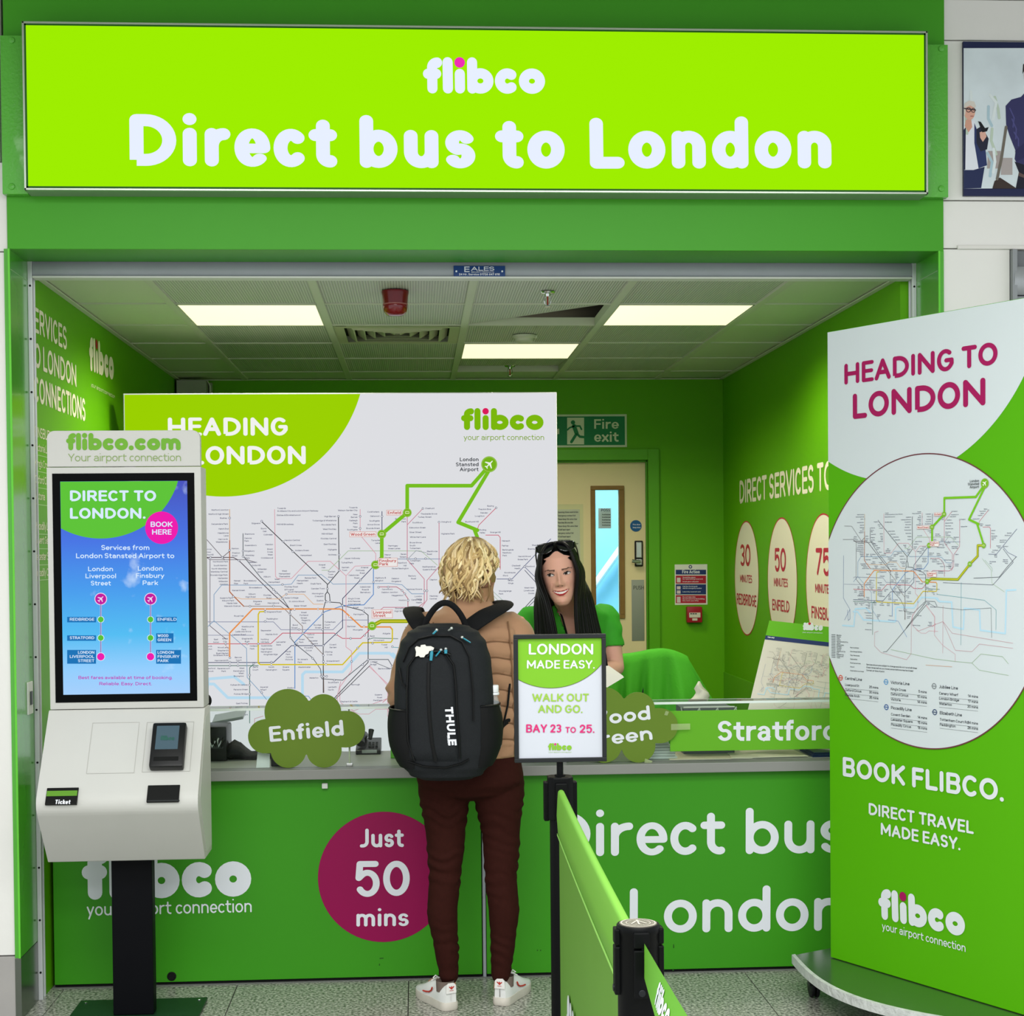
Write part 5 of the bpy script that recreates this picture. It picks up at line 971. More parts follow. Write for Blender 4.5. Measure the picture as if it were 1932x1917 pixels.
flibco(PPo, (1514, 1189.5), (1552, 1190.5), 1175, white_m, red_v, po, off=.0018)
QS = 30; text(PPo, 'your airport connection', (1514, 1194.5), (1552, 1196), cap=.006, wt=.14, m=white_m, parent=po, off=.0018)
text(PPo, 'Tube map', (1448, 1204), (1461, 1205), cap=.008, wt=.18, m=white_m, parent=po, off=.0018); QS = 15
def dmk(c): return mat('print_'+c, c, .5)
_xl, _xr, _yt, _yb = PPo.px(1447, 1240).x, PPo.px(1526, 1283).x, PPo.px(1480, 1229).y, PPo.px(1525, 1283).y
_b0, _b1 = PB.px(335, 983), PB.px(702, 1181)
def xf(u, v): q_ = PB.px(u, v); return Vector((_xl+(q_.x-_b0.x)*(_xr-_xl)/(_b1.x-_b0.x), _yt+(q_.y-_b0.y)*(_yb-_yt)/(_b1.y-_b0.y)))
sc2 = SCB*.5*((_xr-_xl)/(_b1.x-_b0.x)+(_yb-_yt)/(_b1.y-_b0.y))
tube_map(PPo, xf, sc2, dmk, po, .001, labels=True, big=False, box=lambda p: .012 < p.x < wd_-.01 and -.09 < p.y < l2-.015)
MB().prism([PPo.w(.06, -.09, -.007), PPo.w(.10, -.09, -.007), PPo.w(.10, .2, -.007), PPo.w(.06, .2, -.007)], -PPo.n*.004).build('easel_back', mat('grey_board', '8d908c'), po)
MB().tube([PPo.w(.08, .18, -.01), Vector((BLp.x+.2, 6.385, ZW+.006))], .006, 8).build('easel_leg', mat('grey_board', '8d908c'), po)
# ------------------------------------------------------------------ chair behind with a green jacket over its back
chx = at(1226, 1240, 7.0); ch = thing('office_chair', 'dark office chair behind the counter under a green jacket', 'chair', (chx.x, 7.0, 0))
dk = mat('dark_chair_fabric', '24272a', .7)
ztop_ = at(1226, 1238, 7.0).z
MB().box((chx.x-.2, 6.86, .46), (chx.x+.2, 7.3, .53), bev=.03).build('seat', dk, ch, smooth=True)
MB().box((chx.x-.165, 6.985, .6), (chx.x+.165, 7.03, ztop_-.012), bev=.02).build('backrest', dk, ch, smooth=True)
MB().tube([(chx.x, 7.05, .62), (chx.x, 7.07, .5), (chx.x, 7.12, .46)], .02, 8).build('back_bar', bk, ch)
MB().cyl((chx.x, 7.1, .1), .025, .37, 12).build('gas_lift', bk, ch)
for k in range(5):
    t = 2*math.pi*k/5; e = Vector((chx.x+.26*math.cos(t), 7.1+.26*math.sin(t), .08)); MB().tube([(chx.x, 7.1, .12), e], [.025, .015], 8).build('leg', bk, ch)
    MB().ball(e+Vector((0, 0, -.04)), .04, 12, 8).build('castor', bk, ch, smooth=True)
# jacket: a cloth shell hung over the back, flared on the right
jk = MB(); rows = 15; n_ = 40
def jshape(u, s):   # u 0..1 across, s 0..1 down, front side
    x = chx.x-.19+u*.36; top = ztop_+.012-.02*(2*u-1)**4-.01*math.sin(u*7)
    fall = s*.42; flare = max(0, u-.55)**1.3*s*.62; fold = (.030*math.sin(u*24+s*2.6)+.012*math.sin(u*47+1.3+s*5))*min(1, s*1.8)+.022*math.sin(u*9-1+s*4)*s
    return Vector((x+flare, 6.965-.03*s-fold-.05*max(0, u-.5)*s, top-fall-.04*s*math.sin(u*5)))
rings = []
for i in range(rows):
    s = i/(rows-1); fr_ = [jshape(j/(n_-1), s) for j in range(n_)]; bk_ = [Vector((p.x, 7.05+.03*s+.01*math.sin(j), p.z)) for j, p in enumerate(fr_)][::-1]
    rings.append(fr_+bk_)
top_ring = [Vector((p.x, 7.005+(p.y-7.005)*.35, p.z+.012)) for p in rings[0]]
jk.loft([top_ring]+rings, caps=False); jk.add(top_ring, [tuple(range(len(top_ring)-1, -1, -1))])
tag(jk.build('green_jacket', mat('green_jersey', '4fb32c', .75, bump=.15, bscale=120), smooth=True, angle=180, base=(chx.x, 7.0, .6)), 'bright green jacket draped over the office chair back', 'jacket')
ts = at(1322, 1300, 6.6); bag = MB(); rings = []
for i in range(8):
    t = i/7; r = .05*(1-t)**.7+.004; rings.append([Vector((ts.x+r*math.cos(a_)*(1+.25*math.sin(3*a_+i))+.012*math.sin(i*1.7), ts.y+r*math.sin(a_), ts.z-.10+t*.125+.008*t*math.sin(2*a_+i))) for a_ in [2*math.pi*j/16 for j in range(16)]])
bag.loft(rings); bx_ = thing('storage_box', 'grey storage box behind the counter below the white bag', 'box', (ts.x, 6.6, 0))
MB().box((ts.x-.10, 6.5, 0), (ts.x+.12, 6.70, ts.z-.1), bev=.006).build('body', mat('grey_storage', '7c817d', .5), bx_); MB().box((ts.x-.105, 6.495, ts.z-.13), (ts.x+.125, 6.705, ts.z-.101), bev=.004).build('lid', mat('grey_lid', '6a6f6b', .5), bx_)
tag(bag.build('tissue_bag', mat('white_plastic_bag', 'd3d2c4', .4), smooth=True, angle=180, base=(ts.x, ts.y, ts.z-.1)), 'crumpled white plastic bag with peaked top behind the counter', 'bag')
# ================================================================== ticket kiosk
YK = 5.45; PKf = frontal(YK)
kx0, kx1 = PKf.px(91, 1110).x, PKf.px(382, 1110).x; kc = (kx0+kx1)/2
kw = mat('kiosk_white', 'c3c3be', .45, noise=.02)
ks = thing('ticket_kiosk', 'white self service ticket kiosk with tall lit screen on a black post', 'kiosk', (kc, 5.53, 0))
zt = PKf.px(235, 812).y; zh = PKf.px(235, 880).y; zk = PKf.px(237, 1338).y
r_ = .026; pts = [(kx0+.002, zh)]+[(kx0+.002+r_-r_*math.cos(t), zt-r_+r_*math.sin(t)) for t in [math.pi/2*i/8 for i in range(9)]]+[(kx1-.002-r_+r_*math.sin(t), zt-r_+r_*math.cos(t)) for t in [math.pi/2*i/8 for i in range(9)]]+[(kx1-.002, zh)]
MB().prism([(x, YK+.004, z) for x, z in pts], (0, .03, 0), bev=.0015, seg=1).build('header_panel', kw, ks)
MB().box((kx0, YK, zk+.002), (kx1, YK+.13, zh-.002), bev=.004).build('screen_housing', kw, ks, smooth=True)
a = PKf.px(105, 1326); c = PKf.px(366.5, 892)
MB().box((a.x, YK-.002, a.y), (c.x, YK+.003, c.y), bev=.001).build('screen_glass', mat('black_screen_glass', '030405', .3, spec=.06), ks)
kg = mat('kiosk_green_print', '6aa52f', .5); flibco(frontal(YK+.004), (125, 849.5), (341, 849.5), 817, kg, kg, ks, com=True)
text(frontal(YK+.004), 'Your airport connection', (129, 870.5), (341.5, 870), cap=.0262, wt=.10, m=mat('kiosk_tag_print', '86a05f', .5), parent=ks)
# the lit screen
YE = YK-.003; PE = frontal(YE+.0)
s0 = PE.px(119.5, 1311); s1 = PE.px(353, 907)
scm = bpy.data.materials.new('screen_sky'); scm.use_nodes = True; nt = scm.node_tree; b = nt.nodes['Principled BSDF']; b.inputs['Base Color'].default_value = (.01, .01, .01, 1); b.inputs['Roughness'].default_value = .15
geo = nt.nodes.new('ShaderNodeNewGeometry'); sx = nt.nodes.new('ShaderNodeSeparateXYZ'); nt.links.new(geo.outputs['Position'], sx.inputs[0]); mr = nt.nodes.new('ShaderNodeMapRange'); mr.inputs[1].default_value = s0.y; mr.inputs[2].default_value = s1.y; nt.links.new(sx.outputs['Z'], mr.inputs[0])
cr = nt.nodes.new('ShaderNodeValToRGB'); nt.links.new(mr.outputs[0], cr.inputs[0])
cr.color_ramp.elements[0].color = lin('9cc8f6'); cr.color_ramp.elements[1].color = lin('1a2fb4')
for p, c_ in ((.12, '86c6f8'), (.28, '35b4ec'), (.5, '1f8fe6'), (.72, '1d63dd')):
    el = cr.color_ramp.elements.new(p); el.color = lin(c_)
nz = nt.nodes.new('ShaderNodeTexNoise'); nz.inputs['Scale'].default_value = 9; nz.inputs['Detail'].default_value = 6; nt.links.new(geo.outputs['Position'], nz.inputs['Vector']); cr2 = nt.nodes.new('ShaderNodeValToRGB'); cr2.color_ramp.elements[0].position = .60; cr2.color_ramp.elements[1].position = .80
nt.links.new(nz.outputs['Fac'], cr2.inputs[0]); mx = nt.nodes.new('ShaderNodeMix'); mx.data_type = 'RGBA'; nt.links.new(cr2.outputs[0], mx.inputs[0]); nt.links.new(cr.outputs[0], mx.inputs[6]); mx.inputs[7].default_value = lin('cfe4fb')
nt.links.new(mx.outputs[2], b.inputs['Emission Color']); b.inputs['Emission Strength'].default_value = 1/2**EXPOSURE
MB().box((s0.x, YE, s0.y), (s1.x, YE+.002, s1.y)).build('display', scm, ks)
def kz(x, y): return (40+x*.30255, 780+y*.30255)
def em(c): return emat('screen_'+c, c, 1)
scw = em('d9ecff')
q = MB(); A = [PE.px(*kz(*t)) for t in ((258, 722), (520, 780), (885, 610), (978, 422))]
def circ3(p1, p2, p3):
    ax, ay, bx_, by, cx, cy = *p1, *p2, *p3; d = 2*(ax*(by-cy)+bx_*(cy-ay)+cx*(ay-by))
    ux = ((ax*ax+ay*ay)*(by-cy)+(bx_*bx_+by*by)*(cy-ay)+(cx*cx+cy*cy)*(ay-by))/d; uy = ((ax*ax+ay*ay)*(cx-bx_)+(bx_*bx_+by*by)*(ax-cx)+(cx*cx+cy*cy)*(bx_-ax))/d
    return Vector((ux, uy)), math.hypot(ax-ux, ay-uy)
def arc_region(P, p1, p2, p3, x0, x1, ytop, off, m, name, par):
    """region between a top edge and the lower arc through three points"""
    cc, R = circ3(p1, p2, p3); n = 60; lo = []
    for i in range(n+1):
        x = x0+(x1-x0)*i/n; d = R*R-(x-cc.x)**2
        if d < 0: continue
        y = cc.y-math.sqrt(d)
        if y < ytop: lo.append((x, y))
        elif lo and i: 
            yy = math.sqrt(max(0, R*R-(ytop-cc.y)**2)); lo.append((cc.x+yy, ytop)); break
    pts = lo+([(lo[-1][0], ytop)] if lo[-1][1] < ytop-1e-6 else [])+[(lo[0][0], ytop)]
    q = MB(); q.add([P.w(x, y, off) for x, y in pts], [tuple(range(len(pts)))]); return q.build(name, m, par)
arc_region(PE, A[0], A[1], A[3], s0.x+.0005, s1.x, s1.y-.0005, .0008, em('5fc43a'), 'green_arc', ks)
text(PE, 'DIRECT TO', kz(305, 548), kz(842, 548), top=kz(0, 480)[1], wt=.245, m=scw, parent=ks, off=.0016)
text(PE, 'LONDON.', kz(305, 657), kz(776, 657), top=kz(0, 589)[1], wt=.245, m=scw, parent=ks, off=.0016)
c_ = PE.px(*kz(876, 713)); q = MB(); disc2(PE, c_, .0554, .0014, q); q.build('pink_disc', em('ee1fae'), ks)
for s_, x0, x1, y, h in (('BOOK', 808, 944, 708, 33), ('HERE', 817, 939, 756, 33)): text(PE, s_, kz(x0, y), kz(x1, y), top=kz(0, y-h)[1], wt=.21, m=scw, parent=ks, off=.0022)
for s_, x0, x1, y, h in (('Services from', 500, 800, 852, 31), ('London Stansted Airport to', 343, 955, 903, 31), ('London', 418, 573, 984, 29), ('Liverpool', 402, 592, 1028, 29), ('Street', 435, 560, 1073, 29), ('London', 728, 883, 981, 29), ('Finsbury', 716, 893, 1026, 29), ('Park', 758, 854, 1071, 29)):
    text(PE, s_, kz(x0, y), kz(x1, y), top=kz(0, y-h)[1], wt=.18, m=scw, parent=ks, off=.0016)
for lx, side, names in ((497, -1, (('REDBRIDGE',), ('STRATFORD',), ('LONDON', 'LIVERPOOL', 'STREET'))), (807, 1, (('ENFIELD',), ('WOOD', 'GREEN'), ('LONDON', 'FINSBURY', 'PARK')))):
    q = MB(); ribbon(q, [tuple(PE.px(*kz(lx, 1190))), tuple(PE.px(*kz(lx, 1490)))], .0052, PE, .001, 0); ribbon(q, [tuple(PE.px(*kz(lx, 1190))), tuple(PE.px(*kz(lx, 1490)))], .002, PE, .0016, 1); q.build('route_line', [em('c9c4ea'), em('5a4a9a')], ks)
    c_ = PE.px(*kz(lx, 1157)); q = MB(); disc2(PE, c_, .021, .0018, q, 0); disc2(PE, c_, .0185, .0022, q, 1); airplane(PE, c_, .0125, .0026, q, 0); q.build('airport_badge', [em('f0d9f2'), em('c21f9e')], ks)
    for k, (y, col_) in enumerate(((1285, '58c23a'), (1400, '58c23a'), (1517, 'ee1fae'))):
        c_ = PE.px(*kz(lx, y)); q = MB(); disc2(PE, c_, .0115+.003*(k == 2), .0018, q, 0); disc2(PE, c_, .0095+.003*(k == 2), .0022, q, 1); q.build('stop_dot', [em('d9ecff'), em(col_)], ks)
        ls = names[k]; n_ = len(ls); wz = (180 if side < 0 else (128 if k == 0 else 108 if k == 1 else 155)); x0 = (lx-30-wz if side < 0 else lx+35); y0 = y-16-13*(n_-1); y1 = y+18+13*(n_-1)
        q = MB(); poly(PE, [kz(x0, y1), kz(x0+wz, y1), kz(x0+wz, y0), kz(x0, y0)], .0012, q); q.build('name_tag', em('1f74b8'), ks)
        for i, ln in enumerate(ls):
            yy = y+8+(i-(n_-1)/2)*26; lw = len(ln)*17
            if side < 0: text(PE, ln, kz(lx-40-lw, yy), kz(lx-40, yy), top=kz(0, yy-18)[1], wt=.2, m=scw, parent=ks, off=.002)
            else: text(PE, ln, kz(x0+9, yy), kz(x0+9+lw, yy), top=kz(0, yy-18)[1], wt=.2, m=scw, parent=ks, off=.002)
pk = em('c01fb0')
text(PE, 'Best fares available at time of booking.', kz(358, 1657), kz(944, 1657), top=kz(0, 1637)[1], wt=.17, m=pk, parent=ks, off=.0016); text(PE, 'Reliable. Easy. Direct.', kz(488, 1695), kz(815, 1695), top=kz(0, 1675)[1], wt=.17, m=pk, parent=ks, off=.0016)
# console
zs = zk; YCf = 5.235; zf = at(212, 1516, YCf).z; zu = at(240, 1624, 5.40).z
def nose(a_, b_, c_, r, n=7):
    d1 = ((a_[0]-b_[0]), (a_[1]-b_[1])); d2_ = ((c_[0]-b_[0]), (c_[1]-b_[1])); l1 = math.hypot(*d1); l2_ = math.hypot(*d2_)
    p_, q_ = (b_[0]+d1[0]/l1*r, b_[1]+d1[1]/l1*r), (b_[0]+d2_[0]/l2_*r, b_[1]+d2_[1]/l2_*r)
    return [((1-t)**2*p_[0]+2*t*(1-t)*b_[0]+t*t*q_[0], (1-t)**2*p_[1]+2*t*(1-t)*b_[1]+t*t*q_[1]) for t in [i/n for i in range(n+1)]]
prof = [(YK+.125, zs), (YK-.004, zs)]+nose((YK-.004, zs), (YCf-.006, zf-.005), (YCf+.165, zu), .045)+[(YCf+.165, zu), (YK+.125, zu)]
MB().prism([(kx0-.004, y, z) for y, z in prof], (kx1-kx0+.008, 0, 0), bev=.004, seg=2).build('console', kw, ks, smooth=True)
MB().prism([(kx1+.0042, YK+.115, zs-.02), (kx1+.0042, YK+.0, zs-.03), (kx1+.0042, YCf+.05, zf+.01), (kx1+.0042, YCf+.19, zu+.02), (kx1+.0042, YK+.115, zu+.02)], (.001, 0, 0)).build('side_inset', mat('kiosk_side_grey', 'c3c5bf', .4), ks)
sd = Vector((0, YK-.004-(YCf-.006), zs-(zf-.005))); PSl = Plane((kc, YCf-.006, zf-.005), (1, 0, 0), sd)
L_ = sd.length
def slopebox(u0, v0, u1, v1, h0, h1, name, m, bev=.002, par=None, smooth=False):
    p = PSl.px(u0, v0); q = PSl.px(u1, v1); 
    return MB().prism([PSl.w(p.x, p.y, h0), PSl.w(q.x, p.y, h0), PSl.w(q.x, q.y, h0), PSl.w(p.x, q.y, h0)], PSl.n*(h1-h0), bev=bev).build(name, m, par or ks, smooth=smooth)
line_m = mat('kiosk_seam', 'a9a8a2', .5)
for u0, v0, u1, v1 in ((163, 1460, 263, 1363), (268, 1457, 366, 1362)):
    p = PSl.px(u0, v0); q_ = PSl.px(u1, v1); q = MB(); ribbon(q, [(p.x, p.y), (q_.x, p.y), (q_.x, q_.y), (p.x, q_.y), (p.x, p.y)], .0016, PSl, .0008); q.build('panel_seam', line_m, ks)
PR = Plane(PSl.w(0, 0, .036), PSl.ex, PSl.ey)
_p = PR.px(280, 1446); _q = PR.px(352, 1362)
cr_ = MB().prism([PSl.w(_p.x, _p.y, .001), PSl.w(_q.x, _p.y, .001), PSl.w(_q.x, _q.y, .001), PSl.w(_p.x, _q.y, .001)], PSl.n*.035, bev=.008).build('card_reader', mat('reader_black', '0c0d0e', .4, spec=.3), ks, smooth=True)
def onrd(u0, v0, u1, v1, h, name, m):
    p = PR.px(u0, v0); q_ = PR.px(u1, v1); return MB().prism([PSl.w(p.x, p.y, .033), PSl.w(q_.x, p.y, .033), PSl.w(q_.x, q_.y, .033), PSl.w(p.x, q_.y, .033)], PSl.n*(h+.001-.033), bev=.001, seg=1).build(name, m, cr_)
onrd(292, 1414, 339, 1369, .0365, 'reader_screen', mat('reader_lcd', '3a4a52', .2, emit='4a6270', estr=.3))
onrd(289, 1436, 337, 1427, .0358, 'card_slot', mat('slot_black', '060707', .4))
PR = Plane(PSl.w(0, 0, .0378), PSl.ex, PSl.ey)
flibco(PR, (302, 1397), (329, 1397), 1388, mat('reader_logo', '2f5a52', .4), MATS['reader_logo'], cr_, off=.0006)
for u0, v0, u1, v1, nm in ((85, 1519, 149, 1487, 'ticket_slot'), (276.5, 1514, 340, 1482, 'receipt_slot')):
    o = slopebox(u0, v0, u1, v1, -.004, .005, nm, mat('slot_surround', '0c0d0d', .35), .001)
    if nm == 'ticket_slot':
        slopebox(88, 1504, 147, 1493, .001, .0068, 'slot_flap', mat('slot_green', '5b8f2a', .3, coat=.4), .001, o)
        text(PSl, 'Ticket', (104, 1519), (133, 1519), cap=.0165, wt=.22, m=white_m, parent=o, off=.0062)
    else: slopebox(278, 1513.5, 339, 1510.5, .001, .0062, 'slot_lip', mat('slot_lip', '2a2c2d', .4), .0005, o)
MB().box((kc-.072, 5.50, .012), (kc+.067, 5.56, zu+.002), bev=.004).build('post', mat('black_powder_coat', '040509', .55, spec=.1), ks)
bp = [(-.235, 5.17), (.235, 5.17), (.215, 5.70), (-.215, 5.70)]
MB().box((kc-.225, 5.17, .0005), (kc+.225, 5.705, .0115), bev=.004).build('base_plate', mat('dark_green_plate', '1c3a26', .35, noise=.2, nscale=10), ks)
for sx_ in (-.2, .2):
    for y in (5.67, 5.2): MB().cyl((kc+sx_, y, .011), .006, .003, 12, bev=.001).build('bolt', chrome, ks)
# ================================================================== wheeled banner stand
zb_ = .142; BL = at_z(1567, 1806, zb_); BR = at_z(1930, 1915, zb_); bdir = (BR-BL).normalized(); PBn = Plane((BL.x, BL.y, 0), bdir, (0, 0, 1))
ztp = 2.372; wB = 2*(PBn.px(1742, 1135).x); 
bs = thing('banner_stand', 'tall green and white wheeled banner headed HEADING TO LONDON in magenta', 'banner stand', PBn.w(wB/2, 0, -.02))
bgreen = mat('banner_green', '55ae00', .45, noise=.03, nscale=2); bwhite = mat('banner_white', 'd3dbe0', .45)
MB().prism([PBn.w(0, zb_), PBn.w(wB, zb_), PBn.w(wB, ztp), PBn.w(0, ztp)], -PBn.n*.045, bev=.003).build('panel', bgreen, bs)
p1, p2, p3 = PBn.px(1556.5, 866), PBn.px(1800, 866.5), PBn.px(1931, 712)
arc_region(PBn, p1, p2, p3, .0015, wB-.0015, ztp-.002, .0010, bwhite, 'white_arc', bs)
def btext(s_, a, b_, capv, wt, m, **k): cap = (PBn.px(a[0], capv)-PBn.px(*a)).length; return text(PBn, s_, a, b_, cap=cap, wt=wt, m=m, parent=bs, slant=False, off=.002, **k)
QS = 9
btext('HEADING TO', (1594, 726), (1883, 691), 687, .235, magenta); btext('LONDON', (1610, 791), (1860, 767), 743.5, .235, magenta)
btext('BOOK FLIBCO.', (1591, 1464), (1895, 1513), 1427.6, .24, cw); btext('DIRECT TRAVEL', (1640, 1537), (1838, 1573), 1514.5, .225, cw); btext('MADE EASY.', (1662.8, 1574.7), (1813, 1604), 1552, .225, cw)
flibco(PBn, (1659, 1733), (1822, 1768.5), 1674, cw, magenta, bs, off=.002)
btext('your airport connection', (1665, 1754), (1822.5, 1795), 1739, .13, cw)
QS = 15
cB = PBn.px(1744, 1134.5); rB = (PBn.px(1742, 857.5)-PBn.px(1742, 1412.5)).length/2; cB.x = wB/2
def dclip(c, r, n=120):
    return [(min(max(c.x+r*math.cos(2*math.pi*i/n), .001), wB-.001), c.y+r*math.sin(2*math.pi*i/n)) for i in range(n)]
q = MB(); q.add([PBn.w(x, y, .0016) for x, y in dclip(cB, rB)], [tuple(range(120))]); q.build('map_disc', bwhite, bs)
q = MB(); seg = []
for i in range(181):
    t = 2*math.pi*i/180; x = cB.x+rB*math.cos(t)
    if .002 < x < wB-.002: seg.append((x, cB.y+rB*math.sin(t)))
    elif len(seg) > 1: ribbon(q, seg, .004, PBn, .0022); seg = []
if len(seg) > 1: ribbon(q, seg, .004, PBn, .0022)
q.build('disc_rim', mat('maroon_line', '6d3540', .5), bs)
xf, sc3 = map_onto(PBn, PBn.px(1859.5, 912), PBn.px(1750.8, 1097))
tube_map(PBn, xf, sc3, dmk, bs, .0022, box=lambda p: (p-cB).length < rB-.012 and .005 < p.x < wB-.005)
def zz(x, y): return (1540+x*.30247, 840+y*.30247)
QS = 30; ink2 = mat('print_ink', '3f444c', .5)
for hx, hy, hd, c_, rows_, x1 in ((183, 1462, 'Central Line', 'd3583f', (('Liverpool St', '25 mins'), ('Oxford Circus', '30 mins'), ('Marble Arch', '35 mins')), 390), (468, 1488, 'Victoria Line', '6aa0d0', (("King's Cross", '5 mins'), ('Oxford Circus', '10 mins'), ('Victoria', '14 mins')), 692), (770, 1515, 'Jubilee Line', '8a9096', (('Canary Wharf', '14 mins'), ('London Bridge', '17 mins'), ('Waterloo', '20 mins')), 1012), (470, 1646, 'Piccadilly Line', '4a6aa0', (('Covent Garden', '14 mins'), ('Leicester Square', '15 mins'), ('Piccadilly Circus', '18 mins')), 694), (774, 1678, 'Elizabeth Line', '4a5a7a', (('Tottenham Court Rd', '24 mins'), ('Paddington', '28 mins')), 1012)):
    o = PBn.px(*zz(hx, hy)); xr_ = PBn.px(*zz(x1, hy)).x; T = MB()
    def put(s_, x, y, cap, right=False, w_=.15):
        S, w__, tot = text2d(s_, cap, None, w_)
        for st, ny in S: ribbon(T, [((x-tot if right else x)+a_, y+b_) for a_, b_ in st], w__, PBn, .0024, 0, 'square')
    put(hd, o.x, o.y, .0105); stp = abs(PBn.px(*zz(hx, hy+32)).y-o.y)
    for k, (n_, m_) in enumerate(rows_): put(n_, o.x, o.y-stp*(k+1)-.004, .0088); put(m_, xr_, o.y-stp*(k+1)-.004, .0088, True); ribbon(T, [(o.x, o.y-stp*(k+1)-.012), (xr_, o.y-stp*(k+1)-.012)], .0007, PBn, .0024)
    T.build('journey_list', ink2, bs)
    q = MB(); ring2(PBn, (o.x-.022, o.y+.005), .0085, .0035, .0024, q, n=20); ribbon(q, [(o.x-.032, o.y+.005), (o.x-.012, o.y+.005)], .003, PBn, .0026); q.build('line_roundel', mat('roundel_'+c_, c_, .5), bs)
T = MB()
for k, n_ in enumerate(('Bakerloo', 'Central', 'Circle', 'District', 'Hammersmith & City', 'Jubilee', 'Metropolitan', 'Northern', 'Piccadilly', 'Victoria', 'Waterloo & City', 'DLR', 'Elizabeth line', 'Overground', 'Trams')):
    p = PBn.px(*zz(130, 1188+k*10)); S, w__, tot = text2d(n_, .0042, None, .16)
    for st, ny in S: ribbon(T, [(p.x+a_, p.y+b_) for a_, b_ in st], w__, PBn, .0024, 0, 'square')
    ribbon(T, [(p.x-.025, p.y+.0025), (p.x-.006, p.y+.0025)], .0018, PBn, .0024)
for k, n_ in enumerate(('Key to symbols', 'Interchange stations', 'Step-free access', 'National Rail', 'Riverboat services', 'Airport', 'Check before you travel')):
    p = PBn.px(*zz(215, 1265+k*24)); S, w__, tot = text2d(n_, .0042, None, .16)
    for st, ny in S: ribbon(T, [(p.x+a_, p.y+b_) for a_, b_ in st], w__, PBn, .0024, 0, 'square')
for k, n_ in enumerate(('Services shown are subject to change and do not run at all times', 'Check times before you travel, some stations may be closed', 'Correct at time of print')):
    p = PBn.px(*zz(316, 1372+k*18)); S, w__, tot = text2d(n_, .0055, None, .16)
    for st, ny in S: ribbon(T, [(p.x+a_, p.y+b_) for a_, b_ in st], w__, PBn, .0024, 0, 'square')
stuff(T.build('map_key', ink2, bs)); QS = 15
# base: shallow platform with a bowed front edge
nseg = 24; yo = .004
def bow(t): return .09+.20*math.sin(math.pi*t)
e0, e1 = -.10, wB+.10
top_ = [PBn.w(e0+(e1-e0)*i/nseg, 0, bow(i/nseg)) for i in range(nseg+1)]; back_ = [PBn.w(e1, 0, -.25), PBn.w(e0, 0, -.25)]
pl_ = [Vector((p.x, p.y, zb_-.002)) for p in top_+back_]
MB().prism(pl_, (0, 0, -.006)).build('base_top', mat('green_tinted_steel', '8d9c84', .22, metal=.9, noise=.08, nscale=6), bs)
rim = MB(); rim.loft([[Vector((p.x, p.y, zb_+.0015))+PBn.n*d for p in top_] for d in (-.012, .004)]+[[Vector((p.x, p.y, zb_-.03))+PBn.n*.004 for p in top_]], caps=False, closed=False); rim.build('worn_edge_trim', mat('worn_white_edge', 'd6dad8', .5, noise=.3, nscale=25, bump=.5, bscale=60), bs)
MB().prism([Vector((p.x, p.y, zb_-.009))-PBn.n*.004 for p in top_]+[Vector((p.x, p.y, zb_-.009)) for p in back_], (0, 0, -.024)).build('base_tray', mat('grey_tray', '8f9392', .45, metal=.4), bs)
for a_, d_ in ((.0, .06), (wB-.0, .06), (0.0, -.2), (wB, -.2)):
    c_ = PBn.w(a_-.02 if a_ < .1 else a_+.02, 0, d_); cs = MB().box((c_.x-.018, c_.y-.018, .085), (c_.x+.018, c_.y+.018, zb_-.034), bev=.003).build('castor', bk, bs)
    MB().cyl((c_.x-.014, c_.y+.012, .036), .036, .012, 18, 'x', bev=.003).cyl((c_.x+.004, c_.y+.012, .036), .036, .012, 18, 'x', bev=.003).build('wheel', mat('black_wheel', '17181a', .5), cs, smooth=True)
    for fx in (-.0175, .0195): MB().box((c_.x+fx-.0025, c_.y-.01, .045), (c_.x+fx+.0025, c_.y+.02, .1)).build('fork_arm', mat('dark_fork', '2a2c2e', .4), cs)
# ================================================================== queue barrier
blk = mat('barrier_black', '040506', .45, spec=.12)
B1 = Vector((at(1056.5, 1455, 4.26).x, 4.26, 0)); B2 = Vector((at(1204, 1738, 2.58).x, 2.58, 0))
s1_ = thing('stanchion', 'black barrier post carrying the framed sign LONDON MADE EASY', 'barrier post', B1, 'queue barrier posts')
def oct_prism(c, rx, ry, z0, z1, ch=.35):
    pts = []
    for sx_, sy_, o in ((1, 1, 0), (-1, 1, 1), (-1, -1, 0), (1, -1, 1)):
        a_ = [(sx_*rx, sy_*ry*(1-ch)), (sx_*rx*(1-ch), sy_*ry)]; pts += a_ if o == 0 else a_[::-1]
    return [Vector((c.x+x, c.y+y, z0)) for x, y in pts], z1-z0
MB().cyl(B1, .17, .012, 40, bev=.004).cyl(B1+Vector((0, 0, .012)), .15, .01, 40, bev=.006).build('base', blk, s1_, smooth=True)
MB().cyl(B1+Vector((0, 0, .02)), .029, .88, 24).build('post', blk, s1_, smooth=True)
h_, d_ = oct_prism(B1, .034, .034, .875, .992); MB().prism(h_, (0, 0, d_), bev=.004).build('head', blk, s1_)
for sx_, sy_ in ((-1, 0), (1, 0), (0, -1), (0, 1)):
    c_ = B1+Vector((sx_*.038, sy_*.038, 0)); MB().box((c_.x-(.007 if sx_ else .016), c_.y-(.007 if sy_ else .016), .872), (c_.x+(.007 if sx_ else .016), c_.y+(.007 if sy_ else .016), .978), bev=.003).build('belt_clip', blk, s1_)
MB().cyl(B1+Vector((0, 0, .99)), .009, .04, 14).cyl(B1+Vector((0, 0, .99)), .015, .006, 14).build('sign_stem', blk, s1_, smooth=True)
YFm = 4.25; PF = frontal(YFm); a = PF.px(971, 1439); c = PF.px(1142.5, 1195.5)
